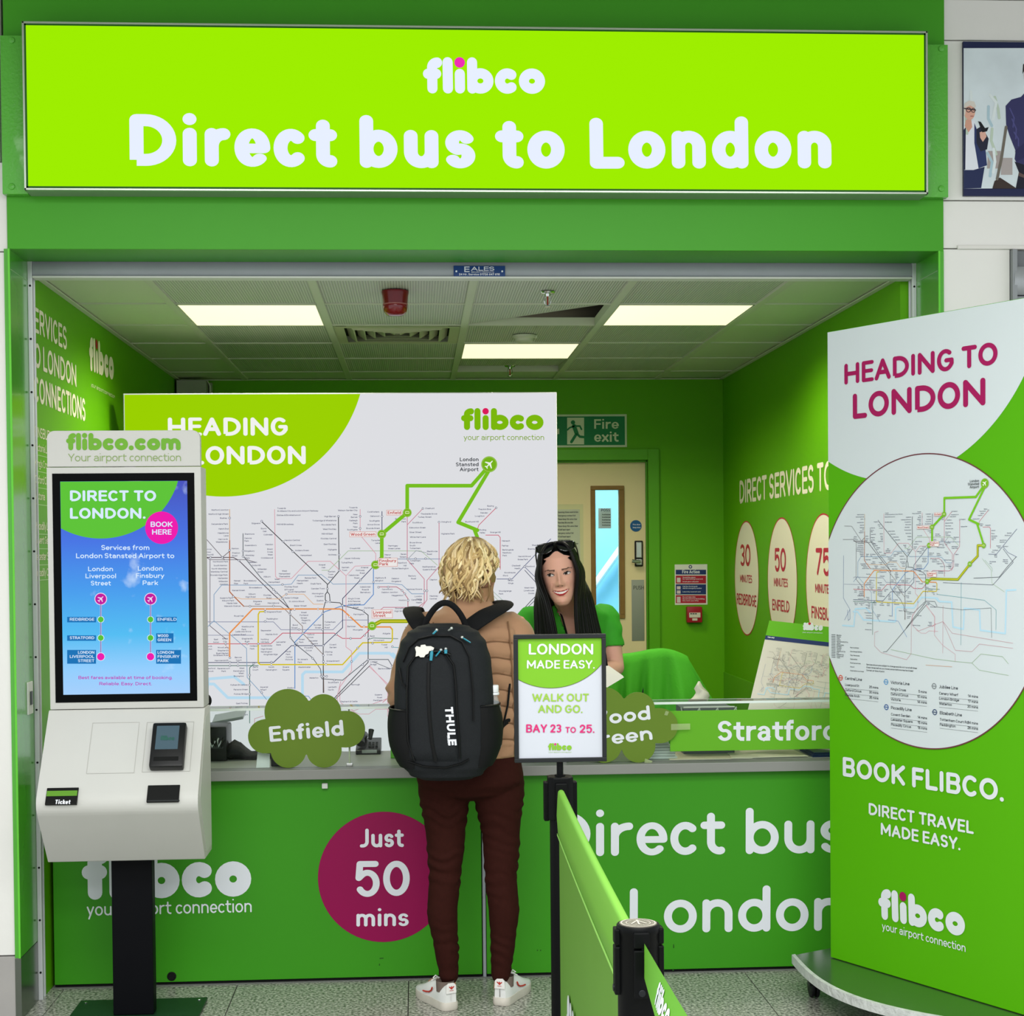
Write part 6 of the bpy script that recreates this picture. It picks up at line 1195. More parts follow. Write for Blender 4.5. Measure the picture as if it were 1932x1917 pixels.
fs = thing('framed_sign', 'black framed sign reading LONDON MADE EASY with bay numbers on the post', 'sign', ((a.x+c.x)/2, YFm, a.y))
fb = .0115
for p, q in (((a.x, a.y), (c.x, a.y+fb)), ((a.x, c.y-fb), (c.x, c.y)), ((a.x, a.y+fb), (a.x+fb, c.y-fb)), ((c.x-fb, a.y+fb), (c.x, c.y-fb))): MB().box((p[0], YFm-.008, p[1]), (q[0], YFm+.012, q[1]), bev=.0015).build('frame_rail', mat('black_frame', '14171a', .45, spec=.3), fs)
MB().box((a.x+.004, YFm-.0005, a.y+.004), (c.x-.004, YFm+.008, c.y-.004)).build('poster', mat('sign_paper', 'b9bdc6', .5), fs)
MB().box((a.x+.003, YFm+.008, a.y+.003), (c.x-.003, YFm+.011, c.y-.003)).build('back_board', black_m, fs)
PF = frontal(YFm-.0005); sgm = mat('sign_green', '6fab22', .45); L3 = PF.px(979.5, 1283), PF.px(1045, 1298), PF.px(1134, 1254)
arc_region(PF, L3[0], L3[1], L3[2], a.x+fb, c.x-fb, c.y-fb, .0006, sgm, 'green_arc', fs)
q = MB(); cc, R_ = circ3(*L3); q2 = [(cc.x+R_*math.cos(math.radians(t)), cc.y+R_*math.sin(math.radians(t))) for t in [180+i for i in range(181)]]; q2 = [p for p in q2 if a.x+fb < p[0] < c.x-fb and p[1] < c.y-fb]; ribbon(q, q2, .0012, PF, .0009); q.build('arc_line', mat('dark_olive_line', '4c5a2a', .5), fs)
sw_ = mat('sign_white_ink', 'c9cdd0', .5); sg_ = mat('sign_green_ink', '8ab23e', .5); sp_ = mat('sign_pink_ink', 'c2266a', .5)
BAYL = MB()
for s_, u0, v0, u1, tp, m_ in (('LONDON', 997.5, 1235, 1119, 1214.5, sw_), ('MADE EASY.', 994, 1261.5, 1122, 1245.5, sw_), ('WALK OUT', 1004, 1323.5, 1111, 1308.5, sg_), ('AND GO.', 1015, 1345, 1099, 1330, sg_), ('BAY 23', 992.5, 1382, 1059, 1366.5, sp_), ('TO', 1066.5, 1382.5, 1086.5, 1371.5, sp_), ('25.', 1093.5, 1382.5, 1121.5, 1367, sp_)):
    text(PF, s_, (u0, v0), (u1, v0), top=tp, wt=.2, m=m_, parent=fs, off=.0013, mb=BAYL if m_ is sp_ else None)
BAYL.build('lettering', sp_, fs)
flibco(PF, (1034, 1415.5), (1078.5, 1415.5), 1402, mat('sign_logo_green', '76aa26', .5), sp_, fs, off=.0013)
QS = 30; text(PF, 'your airport connection', (1035, 1420), (1078.5, 1420), cap=.0033, wt=.12, m=sg_, parent=fs, off=.0013); QS = 15
# second post
s2_ = thing('stanchion', 'black round barrier post with printed disc top at the belt corner', 'barrier post', B2, 'queue barrier posts')
MB().cyl(B2, .17, .012, 40, bev=.004).cyl(B2+Vector((0, 0, .012)), .15, .01, 40, bev=.006).build('base', blk, s2_, smooth=True)
zt2 = .985
MB().cyl(B2+Vector((0, 0, .02)), .033, zt2-.04, 32).build('post', blk, s2_, smooth=True)
MB().lathe(B2, [(0, zt2-.16), (.0345, zt2-.16), (.0345, zt2-.014), (.036, zt2-.012), (.036, zt2-.002), (.0345, zt2), (0, zt2)], 36).build('head', blk, s2_, smooth=True)
MB().cyl(B2+Vector((0, 0, zt2)), .031, .0012, 36).build('cap_disc', mat('grey_cap_print', '7d786f', .35, metal=.3), s2_)
PTp = Plane(B2+Vector((0, 0, zt2+.0012)), (1, 0, 0), (0, 1, 0)); q = MB(); ring2(PTp, (0, 0), .028, .002, .0003, q, n=36); ribbon(q, [(-.012, -.008), (0, .014), (.012, -.008)], .003, PTp, .0004); ribbon(q, [(0, -.014), (0, .018)], .003, PTp, .0004); ring2(PTp, (0, 0), .02, .0012, .0003, q, n=30); q.build('cap_print', mat('cap_ink', 'b9b3a6', .4), s2_)
for sx_, sy_ in ((-1, 0), (1, 0), (0, -1), (0, 1)):
    c_ = B2+Vector((sx_*.036, sy_*.036, 0)); wx = .005 if sx_ else .013; wy = .005 if sy_ else .013
    cl = MB().box((c_.x-wx, c_.y-wy, zt2-.115), (c_.x+wx, c_.y+wy, zt2-.035), bev=.0025).box((c_.x-wx, c_.y-wy, zt2-.032), (c_.x+wx, c_.y+wy, zt2-.006), bev=.0025).build('belt_clip', blk, s2_)
    MB().cyl((c_.x+sx_*.004, c_.y+sy_*.004, zt2-.105), .006, .003, 12, (sx_, sy_, 0), bev=.001).build('screw', mat('dark_screw', '26282b', .3, metal=.6), cl)
# hanging green barrier banner between the posts
gb = mat('barrier_fabric', '649535', .6, noise=.05, nscale=4); bn = thing('barrier_banner', 'green fabric barrier banner hanging between the two black posts', 'banner', (.37, 3.4, .15))
A1 = B1+Vector((-.002, -.05, 0)); A2 = B2+Vector((-.004, .04, 0)); nn_ = 20
dir_ = (A2-A1); dir_.z = 0; side = Vector((dir_.y, -dir_.x, 0)).normalized()
if side.x > 0: side = -side
zt_ = .962
def crosssec(t):
    o = A1.lerp(A2, t); sag = -.006*math.sin(math.pi*t); pr_ = []
    for a_ in range(0, 7): an = math.pi*a_/6; pr_.append((-.009*math.cos(an), zt_-.009+.009*math.sin(an)))
    pr_ = [(x, z) for x, z in pr_]
    front_ = [(.0105, zt_-.03), (.0125, zt_-.07), (.0095, zt_-.118), (.006, zt_-.121), (.0075, zt_-.125)]; 
    return [o+side*x+Vector((0, 0, z+sag)) for x, z in pr_+front_]
MB().loft([crosssec(i/nn_) for i in range(nn_+1)], caps=False, closed=False).build('belt_sleeve', mat('barrier_sleeve', '76b53f', .45), bn, smooth=True, angle=180)
def hang(t, s): o = A1.lerp(A2, t); return o+side*(.0062+.004*math.sin(t*9)*s)+Vector((0, 0, zt_-.12-s*.62-.006*math.sin(math.pi*t)))
MB().loft([[hang(i/nn_, j/8) for j in range(9)] for i in range(nn_+1)], caps=False, closed=False).build('panel', gb, bn, smooth=True, angle=180)
for dz in (.1185, .1225): MB().tube([crosssec(i/nn_)[9]+side*.002+Vector((0, 0, .118-dz)) for i in range(nn_+1)], .0009, 5).build('stitching', mat('pale_stitch', '93c963', .6), bn)
d2 = dir_.normalized(); PBa = Plane(A1+side*.011, d2 if side.x < 0 else -d2, (0, 0, 1))
def onpanel(al, z): return A1+d2*al+side*.0115+Vector((0, 0, z))
fl_ = at_x(1070, 1866, A1.x-.01); fz = EYE+(0)
class PanelPlane(Plane): pass
PBa = Plane(onpanel(0, 0), d2, (0, 0, 1))
p0 = PBa.px(1069, 1866); capL = .20; x_ = p0.x; zbase = p0.y-capL
S_ = []
q = MB(); xx = x_
for chh, W in (('f', .5), ('l', .28), ('i', .28), ('b', .72), ('c', .62), ('o', .72)):
    Wg, Sg, ny = glyph(chh, .26, 1.0, .70, 1.0)
    for st in Sg: ribbon(q, [(xx+px*capL, zbase+py*capL) for px, py in st], .26*capL, PBa, .001)
    xx += (Wg+.06)*capL
q.build('logo_lettering', cw, bn)
# retractable tape running on towards the hall
tp_ = thing('barrier_tape', 'green printed retractable tape leaving the round barrier post', 'barrier tape', (.38, 1.9, .9))
T0 = B2+Vector((.004, -.036, 0)); T1 = Vector((.395, 1.25, 0)); tz1, tz0 = .962, .905
def tp(t, s): o = T0.lerp(T1, t); return o+Vector((-.010*math.sin(math.pi*t)*(.3+s)-.012*s*min(1, t*6), 0, tz1+(tz0-tz1)*s-.012*math.sin(math.pi*t)))
MB().loft([[tp(i/24, j/6) for j in range(7)] for i in range(25)], caps=False, closed=False).build('tape', mat('tape_green', '62a530', .5), tp_, smooth=True, angle=180)
MB().box((T0.x-.004, T0.y-.004, .9), (T0.x+.004, T0.y+.012, .967), bev=.001).build('tape_end', blk, tp_)
q = MB(); L0 = .17; xx = 0; tl = (T1-T0).length
for chh in 'flibco':
    Wg, Sg, ny = glyph(chh, .26, 1.0, .70, 1.0); capt = .034
    for st in Sg: ribbon(q, [((xx+px)*capt+L0, .012+py*capt) for px, py in st], .26*capt, None, 0, wmap=lambda a_, b_, z_: tp(a_/tl, 1-b_/(tz1-tz0))+Vector((-.0012-z_, 0, 0)))
    xx += Wg+.08
q.build('logo_lettering', cw, tp_)
# ================================================================== wall poster at the upper right
YP_ = 5.512; PW = frontal(YP_); a = PW.px(1818, 369.5); c = PW.px(1818, 78)
wp = thing('wall_poster', 'wide photo poster of two travellers on the white wall beside the sign', 'poster', (a.x+.8, YP_, a.y))
MB().box((a.x, YP_, a.y), (a.x+1.6, YP_+.012, c.y), bev=.002).build('board', mat('poster_navy_border', '20264a', .4), wp)
def pp2(pts, c_, off, name, m=None): q = MB(); poly(PW, pts, off, q); return q.build(name, m or mat('photo_'+c_, c_, .45), wp)
photo_bg = mat('photo_backdrop', 'd9e4ea', .45, noise=.16, nscale=7); xe = 2400
pp2([(1818, 356), (xe, 352), (xe, 90), (1818, 91)], '', .0006, 'backdrop', photo_bg)
for k in range(9): 
    u = 1824+rng.uniform(0, 60); v = rng.uniform(135, 290); q = MB(); ribbon(q, [tuple(PW.px(u, v)), tuple(PW.px(u+rng.uniform(-6, 12), v+rng.uniform(12, 30))), tuple(PW.px(u+rng.uniform(-2, 16), v+rng.uniform(30, 50)))], .01, PW, .0009+k*.00004); q.build('backdrop_shape', mat('photo_bg%d' % (k % 3), ('a9c3cf', 'b9c9b9', 'd9e2e4')[k % 3], .5), wp)
pp2([(1862, 318), (1886, 318), (1888, 285), (1864, 285)], 'a49a98', .001, 'seat_shape'); pp2([(1888, 330), (1910, 330), (1910, 298), (1890, 298)], 'a8a09f', .001, 'seat_shape')
pp2([(1818, 321), (1836, 321), (1858, 312), (1851, 355), (1818, 356)], '232c52', .0012, 'trousers')
pp2([(1845, 250), (1858, 270), (1862, 312), (1846, 318), (1838, 270), (1838, 232)], '2a3563', .0014, 'jacket_side'); pp2([(1818, 245), (1822, 240), (1821, 320), (1818, 321)], '1c2140', .0014, 'jacket_side')
pp2([(1818, 244), (1828, 232), (1838, 226), (1844, 250), (1848, 300), (1860, 314), (1836, 321), (1818, 320)], 'dfe2ec', .0013, 'shirt')
pp2([(1842, 244), (1852, 238), (1865, 262), (1862, 282), (1850, 286), (1842, 270)], '232438', .0016, 'sleeve')
pp2([(1848, 250), (1858, 246), (1861, 258), (1854, 268), (1849, 260)], 'd9a99a', .0018, 'hand'); pp2([(1845, 229), (1850, 230), (1858, 242), (1865, 240), (1862, 248), (1853, 250)], '17181f', .002, 'phone')
pp2([(1822, 226), (1832, 224), (1834, 240), (1827, 250), (1820, 238)], 'cf9c88', .0015, 'neck')
q = MB(); disc2(PW, PW.px(1829, 211), .020, .0017, q, n=28, ry=.029); q.build('face', mat('photo_skin', 'd8a593', .5), wp)
pp2([(1818, 204), (1820, 195), (1828, 190), (1838, 192), (1841, 201), (1838, 204), (1830, 199), (1822, 203), (1821, 216), (1818, 220)], 'd3cdc4', .0019, 'hair')
q = MB(); ribbon(q, [tuple(PW.px(1819, 205)), tuple(PW.px(1840, 208))], .004, PW, .0022); ring2(PW, PW.px(1827, 207.5), .008, .0025, .0022, q, n=16); ring2(PW, PW.px(1836, 208.5), .007, .0025, .0022, q, n=16); q.build('glasses', mat('photo_dark', '3a3338', .5), wp)
q = MB(); ribbon(q, [tuple(PW.px(1831, 219.5)), tuple(PW.px(1836, 219.5))], .003, PW, .0022); q.build('mouth', mat('photo_lip', 'a8665e', .5), wp)
pp2([(1897, 200), (1908, 188), (1926, 183), (1936, 172), (1958, 172), (1978, 184), (1994, 196), (2000, 240), (1990, 290), (1986, 340), (1935, 340), (1920, 312), (1914, 300), (1916, 285), (1904, 255), (1898, 235)], '34345f', .0012, 'man_shirt')
pp2([(1914, 305), (1935, 312), (1990, 330), (1990, 356), (1916, 356), (1922, 325)], '1b1c2c', .0013, 'man_trousers'); pp2([(1922, 325), (1932, 330), (1932, 336), (1921, 332)], '5c4a48', .0016, 'belt')
pp2([(1915, 285), (1932, 270), (1990, 280), (1990, 300), (1932, 298), (1918, 305)], '2a2a52', .0016, 'man_forearm')
q = MB(); disc2(PW, PW.px(1947, 143), .030, .0015, q, n=30, ry=.044); q.build('man_face', MATS['photo_skin'], wp)
pp2([(1929, 140), (1930, 122), (1940, 113), (1955, 113), (1965, 122), (1965, 140), (1960, 130), (1948, 126), (1934, 130)], '2b2422', .0018, 'man_hair'); pp2([(1940, 160), (1955, 160), (1958, 174), (1937, 174)], 'c08c78', .0014, 'man_neck')
for k, (v0, v1) in enumerate(((205, 240), (225, 262), (250, 275))): q = MB(); ribbon(q, [tuple(PW.px(1905+k*4, v0)), tuple(PW.px(1913+k*4, (v0+v1)/2)), tuple(PW.px(1911+k*5, v1))], .005, PW, .0017); q.build('shirt_fold', mat('photo_fold', '4a4a80', .5), wp)
q = MB(); ribbon(q, [tuple(PW.px(1898, 240)), tuple(PW.px(1889, 300)), tuple(PW.px(1881, 338))], .010, PW, .0018); q.build('bag_strap', mat('photo_strap', '6d675e', .5), wp)
pp2([(1872, 356), (1876, 342), (1886, 335), (1900, 344), (1918, 356)], '3a2f2c', .0019, 'bag')
# ================================================================== people
def fuse(mb, voxel=.008, it=4):
    """one continuous skin round overlapping closed forms"""
    me = bpy.data.meshes.new('tmp'); me.from_pydata([tuple(p) for p in mb.v], [], mb.f); o = bpy.data.objects.new('tmp', me); col.objects.link(o)
    bm = bmesh.new(); bm.from_mesh(me); bmesh.ops.recalc_face_normals(bm, faces=bm.faces[:]); bm.to_mesh(me); bm.free()
    r = o.modifiers.new('r', 'REMESH'); r.mode = 'VOXEL'; r.voxel_size = voxel
    if it: sm = o.modifiers.new('s', 'SMOOTH'); sm.iterations = it; sm.factor = .5
    dg = bpy.context.evaluated_depsgraph_get(); ev = o.evaluated_get(dg); em_ = ev.to_mesh()
    out = MB(); out.v = [v.co.copy() for v in em_.vertices]; out.f = [tuple(p.vertices) for p in em_.polygons]; out.mi = [0]*len(out.f); nrm = [v.normal.copy() for v in em_.vertices]
    ev.to_mesh_clear(); bpy.data.objects.remove(o); bpy.data.meshes.remove(me); return out, nrm
def limb(mb, pts, radii, n=16, flat=1, up=None):
    """closed tapering form through joints with rounded ends"""
    P = [Vector(p) for p in pts]; R_ = list(radii); q = []; rr = []
    for i in range(len(P)-1):
        for k in range(5): t = k/5; q.append(P[i].lerp(P[i+1], t)); rr.append(R_[i]+(R_[i+1]-R_[i])*(t*t*(3-2*t)))
    q.append(P[-1]); rr.append(R_[-1])
    d0 = (q[0]-q[1]).normalized(); d1 = (q[-1]-q[-2]).normalized()
    q = [q[0]+d0*rr[0]*.9, q[0]+d0*rr[0]*.6]+q+[q[-1]+d1*rr[-1]*.6, q[-1]+d1*rr[-1]*.9]; rr = [rr[0]*.35, rr[0]*.8]+rr+[rr[-1]*.8, rr[-1]*.35]
    mb.tube(q, rr, n, flat=flat, up=up)
def slices(mb, rows, n=28, p=2.4):
    """trunk from level slices: (z, cx, cy, half width, half depth)"""
    rings = []
    for z, cx, cy, a, b in rows:
        rings.append([Vector((cx+a*math.copysign(abs(math.cos(t))**(2/p), math.cos(t)), cy+b*math.copysign(abs(math.sin(t))**(2/p), math.sin(t)), z)) for t in [2*math.pi*j/n for j in range(n)]])
    mb.loft(rings)
def dense(rows, k=4):
    out = []
    for i in range(len(rows)-1):
        for j in range(k):
            t = j/k; t2 = t*t*(3-2*t); a, b = rows[i], rows[i+1]; out.append((a[0]+(b[0]-a[0])*t,)+tuple(a[m]+(b[m]-a[m])*t2 for m in range(1, 5)))
    return out+[rows[-1]]
def hand(mb, wrist, fdir, pdir, side, curl=.5, s=1.0):
    """palm, four fingers and a thumb; fdir = along the fingers, pdir = where the palm faces, side = +1/-1 thumb side"""
    f = Vector(fdir).normalized(); pn = Vector(pdir); pn = (pn-f*pn.dot(f)).normalized(); sd = f.cross(pn)*side; w = Vector(wrist)
    limb(mb, [w-f*.03, w+f*.01, w+f*.045*s, w+f*.085*s], [.024, .026*s, .036*s, .036*s], 14, flat=.45, up=pn)
    for k, (o, ln, r) in enumerate(((.030, .072, .0088), (.010, .082, .0092), (-.010, .076, .0088), (-.029, .060, .0078))):
        b0 = w+f*.082*s+sd*o*s; c1 = curl*.7; d1 = (f*math.cos(c1*.6)+pn*math.sin(c1*.6)); d2 = (f*math.cos(c1*1.5)+pn*math.sin(c1*1.5)); d3 = (f*math.cos(c1*2.2)+pn*math.sin(c1*2.2)); l = ln*s
        q1 = b0+d1*l*.45; q2 = q1+d2*l*.32; q3 = q2+d3*l*.23; limb(mb, [b0-f*.02, b0, q1, q2, q3], [r*1.1, r*1.05, r, r*.92, r*.75], 10)
    b0 = w+f*.03*s+sd*.026*s; d1 = (f*.55+sd*.75+pn*.25).normalized(); q1 = b0+d1*.035*s; d2 = (f*.85+sd*.35+pn*.3).normalized(); q2 = q1+d2*.03*s; q3 = q2+(f*.95+pn*.25).normalized()*.02*s
    limb(mb, [b0-sd*.012, b0, q1, q2, q3], [.014, .0135, .0105, .0095, .0075], 10)
def gs(x, z, x0, z0, sx, sz): return math.exp(-((x-x0)/sx)**2-((z-z0)/sz)**2)
HP = [(0, -.054, .014, .011), (.006, -.051, .030, .023), (.018, -.043, .046, .034), (.036, -.030, .062, .0445), (.06, -.016, .077, .0535), (.09, -.005, .088, .0615), (.12, .002, .094, .0675), (.15, .005, .0965, .071), (.18, .006, .091, .068), (.203, .007, .074, .056), (.219, .008, .049, .037), (.227, .008, .026, .020), (.230, .008, .004, .003)]
def hp(z):
    z = min(max(z, 0), .23)
    for a, b in zip(HP, HP[1:]):
        if z <= b[0]+1e-9: t = (z-a[0])/(b[0]-a[0]); return tuple(a[i]+(b[i]-a[i])*t for i in (1, 2, 3))
    return HP[-1][1:]
def make_head(skin, lip='a8443f', brow='3a2a22', gaze=-.004, smile=True, male=False, NR=150, NA=200):
    """head with modelled face: local x = viewer's right when it faces -y, z from the chin up"""
    vs = []; cs = []; fs = []
    sk = Vector(lin(skin)[:3]); lp = Vector(lin(lip)[:3]); bw_ = Vector(lin(brow)[:3]); wt_ = Vector(lin('d9d2cf')[:3]); dk_ = Vector(lin('1a1412')[:3]); tw = Vector(lin('e6e0da')[:3]); bl = Vector(lin('c98a7c')[:3])
    zs_ = [.23*(.5-.5*math.cos(math.pi*(.03+.97*i/(NR-1)))) for i in range(NR)]
    for z in zs_:
        yc, d, w = hp(z)
        for j in range(NA):
            a = 2*math.pi*j/NA; a = a-.45*math.sin(a)      # closer spacing towards the face
            x = w*math.sin(a)*(1.0); y = yc-d*math.cos(a); c = sk.copy()
            if math.cos(a) > 0:
                fr = min(1, max(0, math.cos(a))*1.6); dy = 0; ax = abs(x)
                dy += .021*gs(x, z, 0, .0835, .0105, .0095)+.012*gs(x, z, 0, .100, .0085, .017)+.006*gs(x, z, 0, .120, .008, .016)+.008*gs(ax, z, .0125, .0805, .0065, .0065)
                dy -= .0105*gs(ax, z, .031, .121, .015, .0095); dy += .0065*gs(ax, z, .031, .119, .0125, .0065)
                dy += .0035*gs(ax, z, .030, .139, .022, .007)+.006*gs(ax, z, .040, .086, .017, .015)+.005*gs(x, z, 0, .017, .017, .012)
                mz = .0520+(9.5*x*x if smile else 2*x*x); mw = .031 if smile else .022
                dy += .0045*gs(x, z, 0, mz+.007, .020, .004)+.0055*gs(x, z, 0, mz-.0065, .016, .005)-.003*gs(x, z, 0, mz, .024, .0018)
                dy -= .0045*gs(x, z, 0, .0345, .016, .005)
                if smile: dy -= .0022*gs(ax, z, .034-.25*(z-.06), z, .0035, 1)*(1 if .055 < z < .088 else 0)
                y -= dy*fr
                # colour
                k = .32*gs(ax, z, .042, .085, .018, .014); c = c.lerp(bl, k)
                ex = ax-.031; sgx = 1 if x > 0 else -1; ew = .0145; eh = .0050*(1-(ex/ew)**2) if abs(ex) < ew else 0
                ez = z-.1195-.06*ex
                if eh > 0 and -eh*.85 < ez < eh:
                    c = wt_.copy(); gx = (x-sgx*.031)-gaze
                    if math.hypot(gx, ez) < .0054: c = dk_*1.6
                    if ez > eh-.0016: c = dk_.copy()
                elif eh > 0 and eh <= ez < eh+.0022: c = dk_.copy()
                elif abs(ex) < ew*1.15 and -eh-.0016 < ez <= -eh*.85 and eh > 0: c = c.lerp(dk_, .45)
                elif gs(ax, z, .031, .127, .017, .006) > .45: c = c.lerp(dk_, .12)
                bx_ = ax-.031; bz = z-(.1375+.13*bx_ if bx_ < .008 else .1385-.12*(bx_-.008))
                if -.018 < bx_ < .0195 and abs(bz) < .0031*(1-.45*(bx_+.018)/.0375): c = c.lerp(bw_, .85)
                if ax < mw:
                    e = 1-(ax/mw)**2; up_ = mz+.0072*e**.7-.0012*gs(x, 0, 0, 0, .003, 1); lo_ = mz-.0125*e**.8
                    if lo_ < z < up_:
                        c = lp.copy()
                        if smile and mz-.0045*e < z < mz+.0030*e: c = tw.copy() if e > .16 else dk_.copy()
                        elif abs(z-mz) < .0006: c = dk_.lerp(lp, .4)
                for sx in (-1, 1):
                    if math.hypot(x-sx*.0075, (z-.0768)*1.5) < .0032: c = c.lerp(dk_, .55)
            vs.append(Vector((x, y, z))); cs.append(c)
    for i in range(NR-1):
        for j in range(NA):
            k = (j+1) % NA; fs.append((i*NA+j, i*NA+k, (i+1)*NA+k, (i+1)*NA+j))
    n0 = len(vs); vs.append(Vector((0, .0, .23))); cs.append(sk.copy()); fs += [((NR-1)*NA+j, (NR-1)*NA+(j+1) % NA, n0) for j in range(NA)]
    n0 = len(vs); vs.append(Vector((0, -.05, -.001))); cs.append(sk.copy()); fs += [((j+1) % NA, j, n0) for j in range(NA)]
    for sx in (-1, 1):      # ears: shell with rim and lobe
        o = len(vs); E = 22
        for ring, (dx, sc_) in enumerate(((0, .8), (.008, 1.0), (.013, .98), (.014, .8), (.008, .62), (.006, .2))):
            for j in range(E):
                t = 2*math.pi*j/E; ez = math.cos(t)*.032*sc_; eyy = math.sin(t)*(.017 if math.cos(t) > -.2 else .012)*sc_
                vs.append(Vector((sx*(.067+dx+.004*math.sin(t)), .012+eyy+.15*ez, .108+ez))); cs.append(sk.lerp(Vector(lin('b86a58')[:3]), .45))
        for r in range(5):
            for j in range(E): k = (j+1) % E; q = (o+r*E+j, o+r*E+k, o+(r+1)*E+k, o+(r+1)*E+j); fs.append(q if sx < 0 else q[::-1])
    return vs, fs, cs
def xform(org, yaw=0, tilt=0, nod=0):
    """head frame: yaw about z, tilt sideways, nod forward"""
    return Matrix.Translation(org) @ Matrix.Rotation(yaw, 4, 'Z') @ Matrix.Rotation(tilt, 4, 'Y') @ Matrix.Rotation(nod, 4, 'X')
def add_colored(mb, cols_, vs, fs, cs): mb.add(vs, fs); cols_ += cs
def paint(o, cols_):
    ca = o.data.color_attributes.new('Col', 'FLOAT_COLOR', 'POINT'); ca.data.foreach_set('color', [x for c in cols_ for x in (c[0], c[1], c[2], 1)])
def hn(x, y, z): return math.sin(x*1.7+y*2.3+math.sin(z*1.9+x))*math.cos(y*1.3-z*2.1+math.sin(x*.7))
skin_m = mat('skin', 'c99480', .55, attr=True, sss=.06)
# ------------------------------------------------------------------ the traveller at the counter, seen from behind
TY = 5.56
def T(u, v, Y=TY): return at(u, v, Y)
sk1 = 'c99076'
tv = thing('person', 'person with wavy blond hair in tan jacket and brown leggings at the counter', 'person', (T(893, 1890).x, TY, 0))
cxm = T(889, 1400).x
def leg_pts(us, dy): return [T(u, v, TY+d) for (u, v, d) in us]
LLg = leg_pts([(838, 1478, .005), (841, 1590, .0), (839, 1660, -.01), (834, 1722, -.018), (842, 1785, -.012), (847, 1840, -.004)], 0); LLr = [.094, .068, .056, .054, .044, .035]
RLg = leg_pts([(940, 1478, .005), (946, 1590, .0), (945, 1660, -.008), (951, 1715, -.016), (949, 1775, -.01), (945, 1838, 0)], 0); RLr = [.094, .066, .057, .055, .045, .036]
zt_of = lambda v: T(890, v).z
body = MB()
slices(body, dense([(zt_of(1488), cxm, TY, .10, .08), (zt_of(1460), cxm, TY, .160, .105), (zt_of(1400), cxm, TY, .16, .10), (zt_of(1320), cxm, TY+.01, .135, .085), (zt_of(1230), cxm, TY+.01, .155, .095), (zt_of(1180), cxm, TY+.005, .155, .085), (zt_of(1155), cxm, TY+.005, .11, .07), (zt_of(1135), cxm, TY+.015, .06, .06)]))
for P_, R__, ft in ((LLg, LLr, T(850, 1893, 5.52)), (RLg, RLr, T(945, 1886, 5.54))):
    limb(body, P_+[Vector((P_[-1].x, P_[-1].y+.005, .075))], [r-.016 for r in R__]+[.026])
    d_ = -1 if P_ is LLg else 1
    limb(body, [Vector((P_[-1].x, P_[-1].y+.0, .06)), Vector((P_[-1].x+d_*.03, P_[-1].y+.08, .045)), Vector((P_[-1].x+d_*.055, P_[-1].y+.15, .035))], [.028, .03, .024])
LS, LE = T(797, 1185, TY), T(757, 1302, TY-.02); LWr = Vector((LE.x+.04, 5.695, .885))
RS, RE = T(972, 1185, TY), T(1004, 1305, TY-.01); RWr = Vector((RE.x-.08, 5.695, .885))
limb(body, [LS, LE, LWr], [.05, .038, .024]); limb(body, [RS, RE, RWr], [.05, .038, .024])
hand(body, LWr+Vector((.008, .03, -.018)), (.25, 1, -.28), (0, 0, -1), 1, .3); hand(body, RWr+Vector((-.008, .03, -.018)), (-.25, 1, -.28), (0, 0, -1), -1, .3)
HC = T(893, 1139, TY+.03)            # chin height, centre of the head
HM = xform((HC.x, TY+.02, HC.z-.005), math.radians(180-38), 0, 0)
limb(body, [Vector((cxm, TY+.01, zt_of(1165))), Vector((HC.x, TY+.015, HC.z+.07))], [.058, .054])
fb_, nb_ = fuse(body, .0065, 3); cols_ = [Vector(lin(sk1)[:3])]*len(fb_.v)
vs, fs, cs = make_head(sk1, smile=False, NR=110, NA=140); fb_.add([HM @ v for v in vs], fs); cols_ = cols_+cs
o = fb_.build('body', skin_m, tv, smooth=True, angle=180); paint(o, cols_)
# leggings
lg = MB()
slices(lg, dense([(zt_of(1508), T(888, 1500).x, TY-.002, .05, .05), (zt_of(1494), T(888, 1500).x, TY-.005, .150, .105), (zt_of(1470), T(887, 1470).x, TY-.008, .190, .128), (zt_of(1430), T(887, 1430).x, TY-.002, .180, .12), (zt_of(1392), T(887, 1400).x, TY+.005, .165, .105)]))
limb(lg, LLg, LLr, 20); limb(lg, RLg, RLr, 20)
fl2, nl2 = fuse(lg, .007, 5)
for i, v in enumerate(fl2.v):
    z = v.z; k = math.exp(-((z-.50)/.07)**2)*1.0+math.exp(-((z-.68)/.05)**2)*.7+.25+math.exp(-((z-.2)/.06)**2)*.6
    w_ = math.sin(z*150+3*math.sin(v.x*22+v.y*9)+hn(v.x*18, v.y*18, z*9)*2.2); fl2.v[i] = v+nl2[i]*(.0052*k*w_*(.5+.5*hn(v.x*9, v.y*9, z*14)))
fl2.build('leggings', mat('brown_leggings', '331611', .85, spec=.08, noise=.15, nscale=60, bump=.12, bscale=400), tv, smooth=True, angle=180)
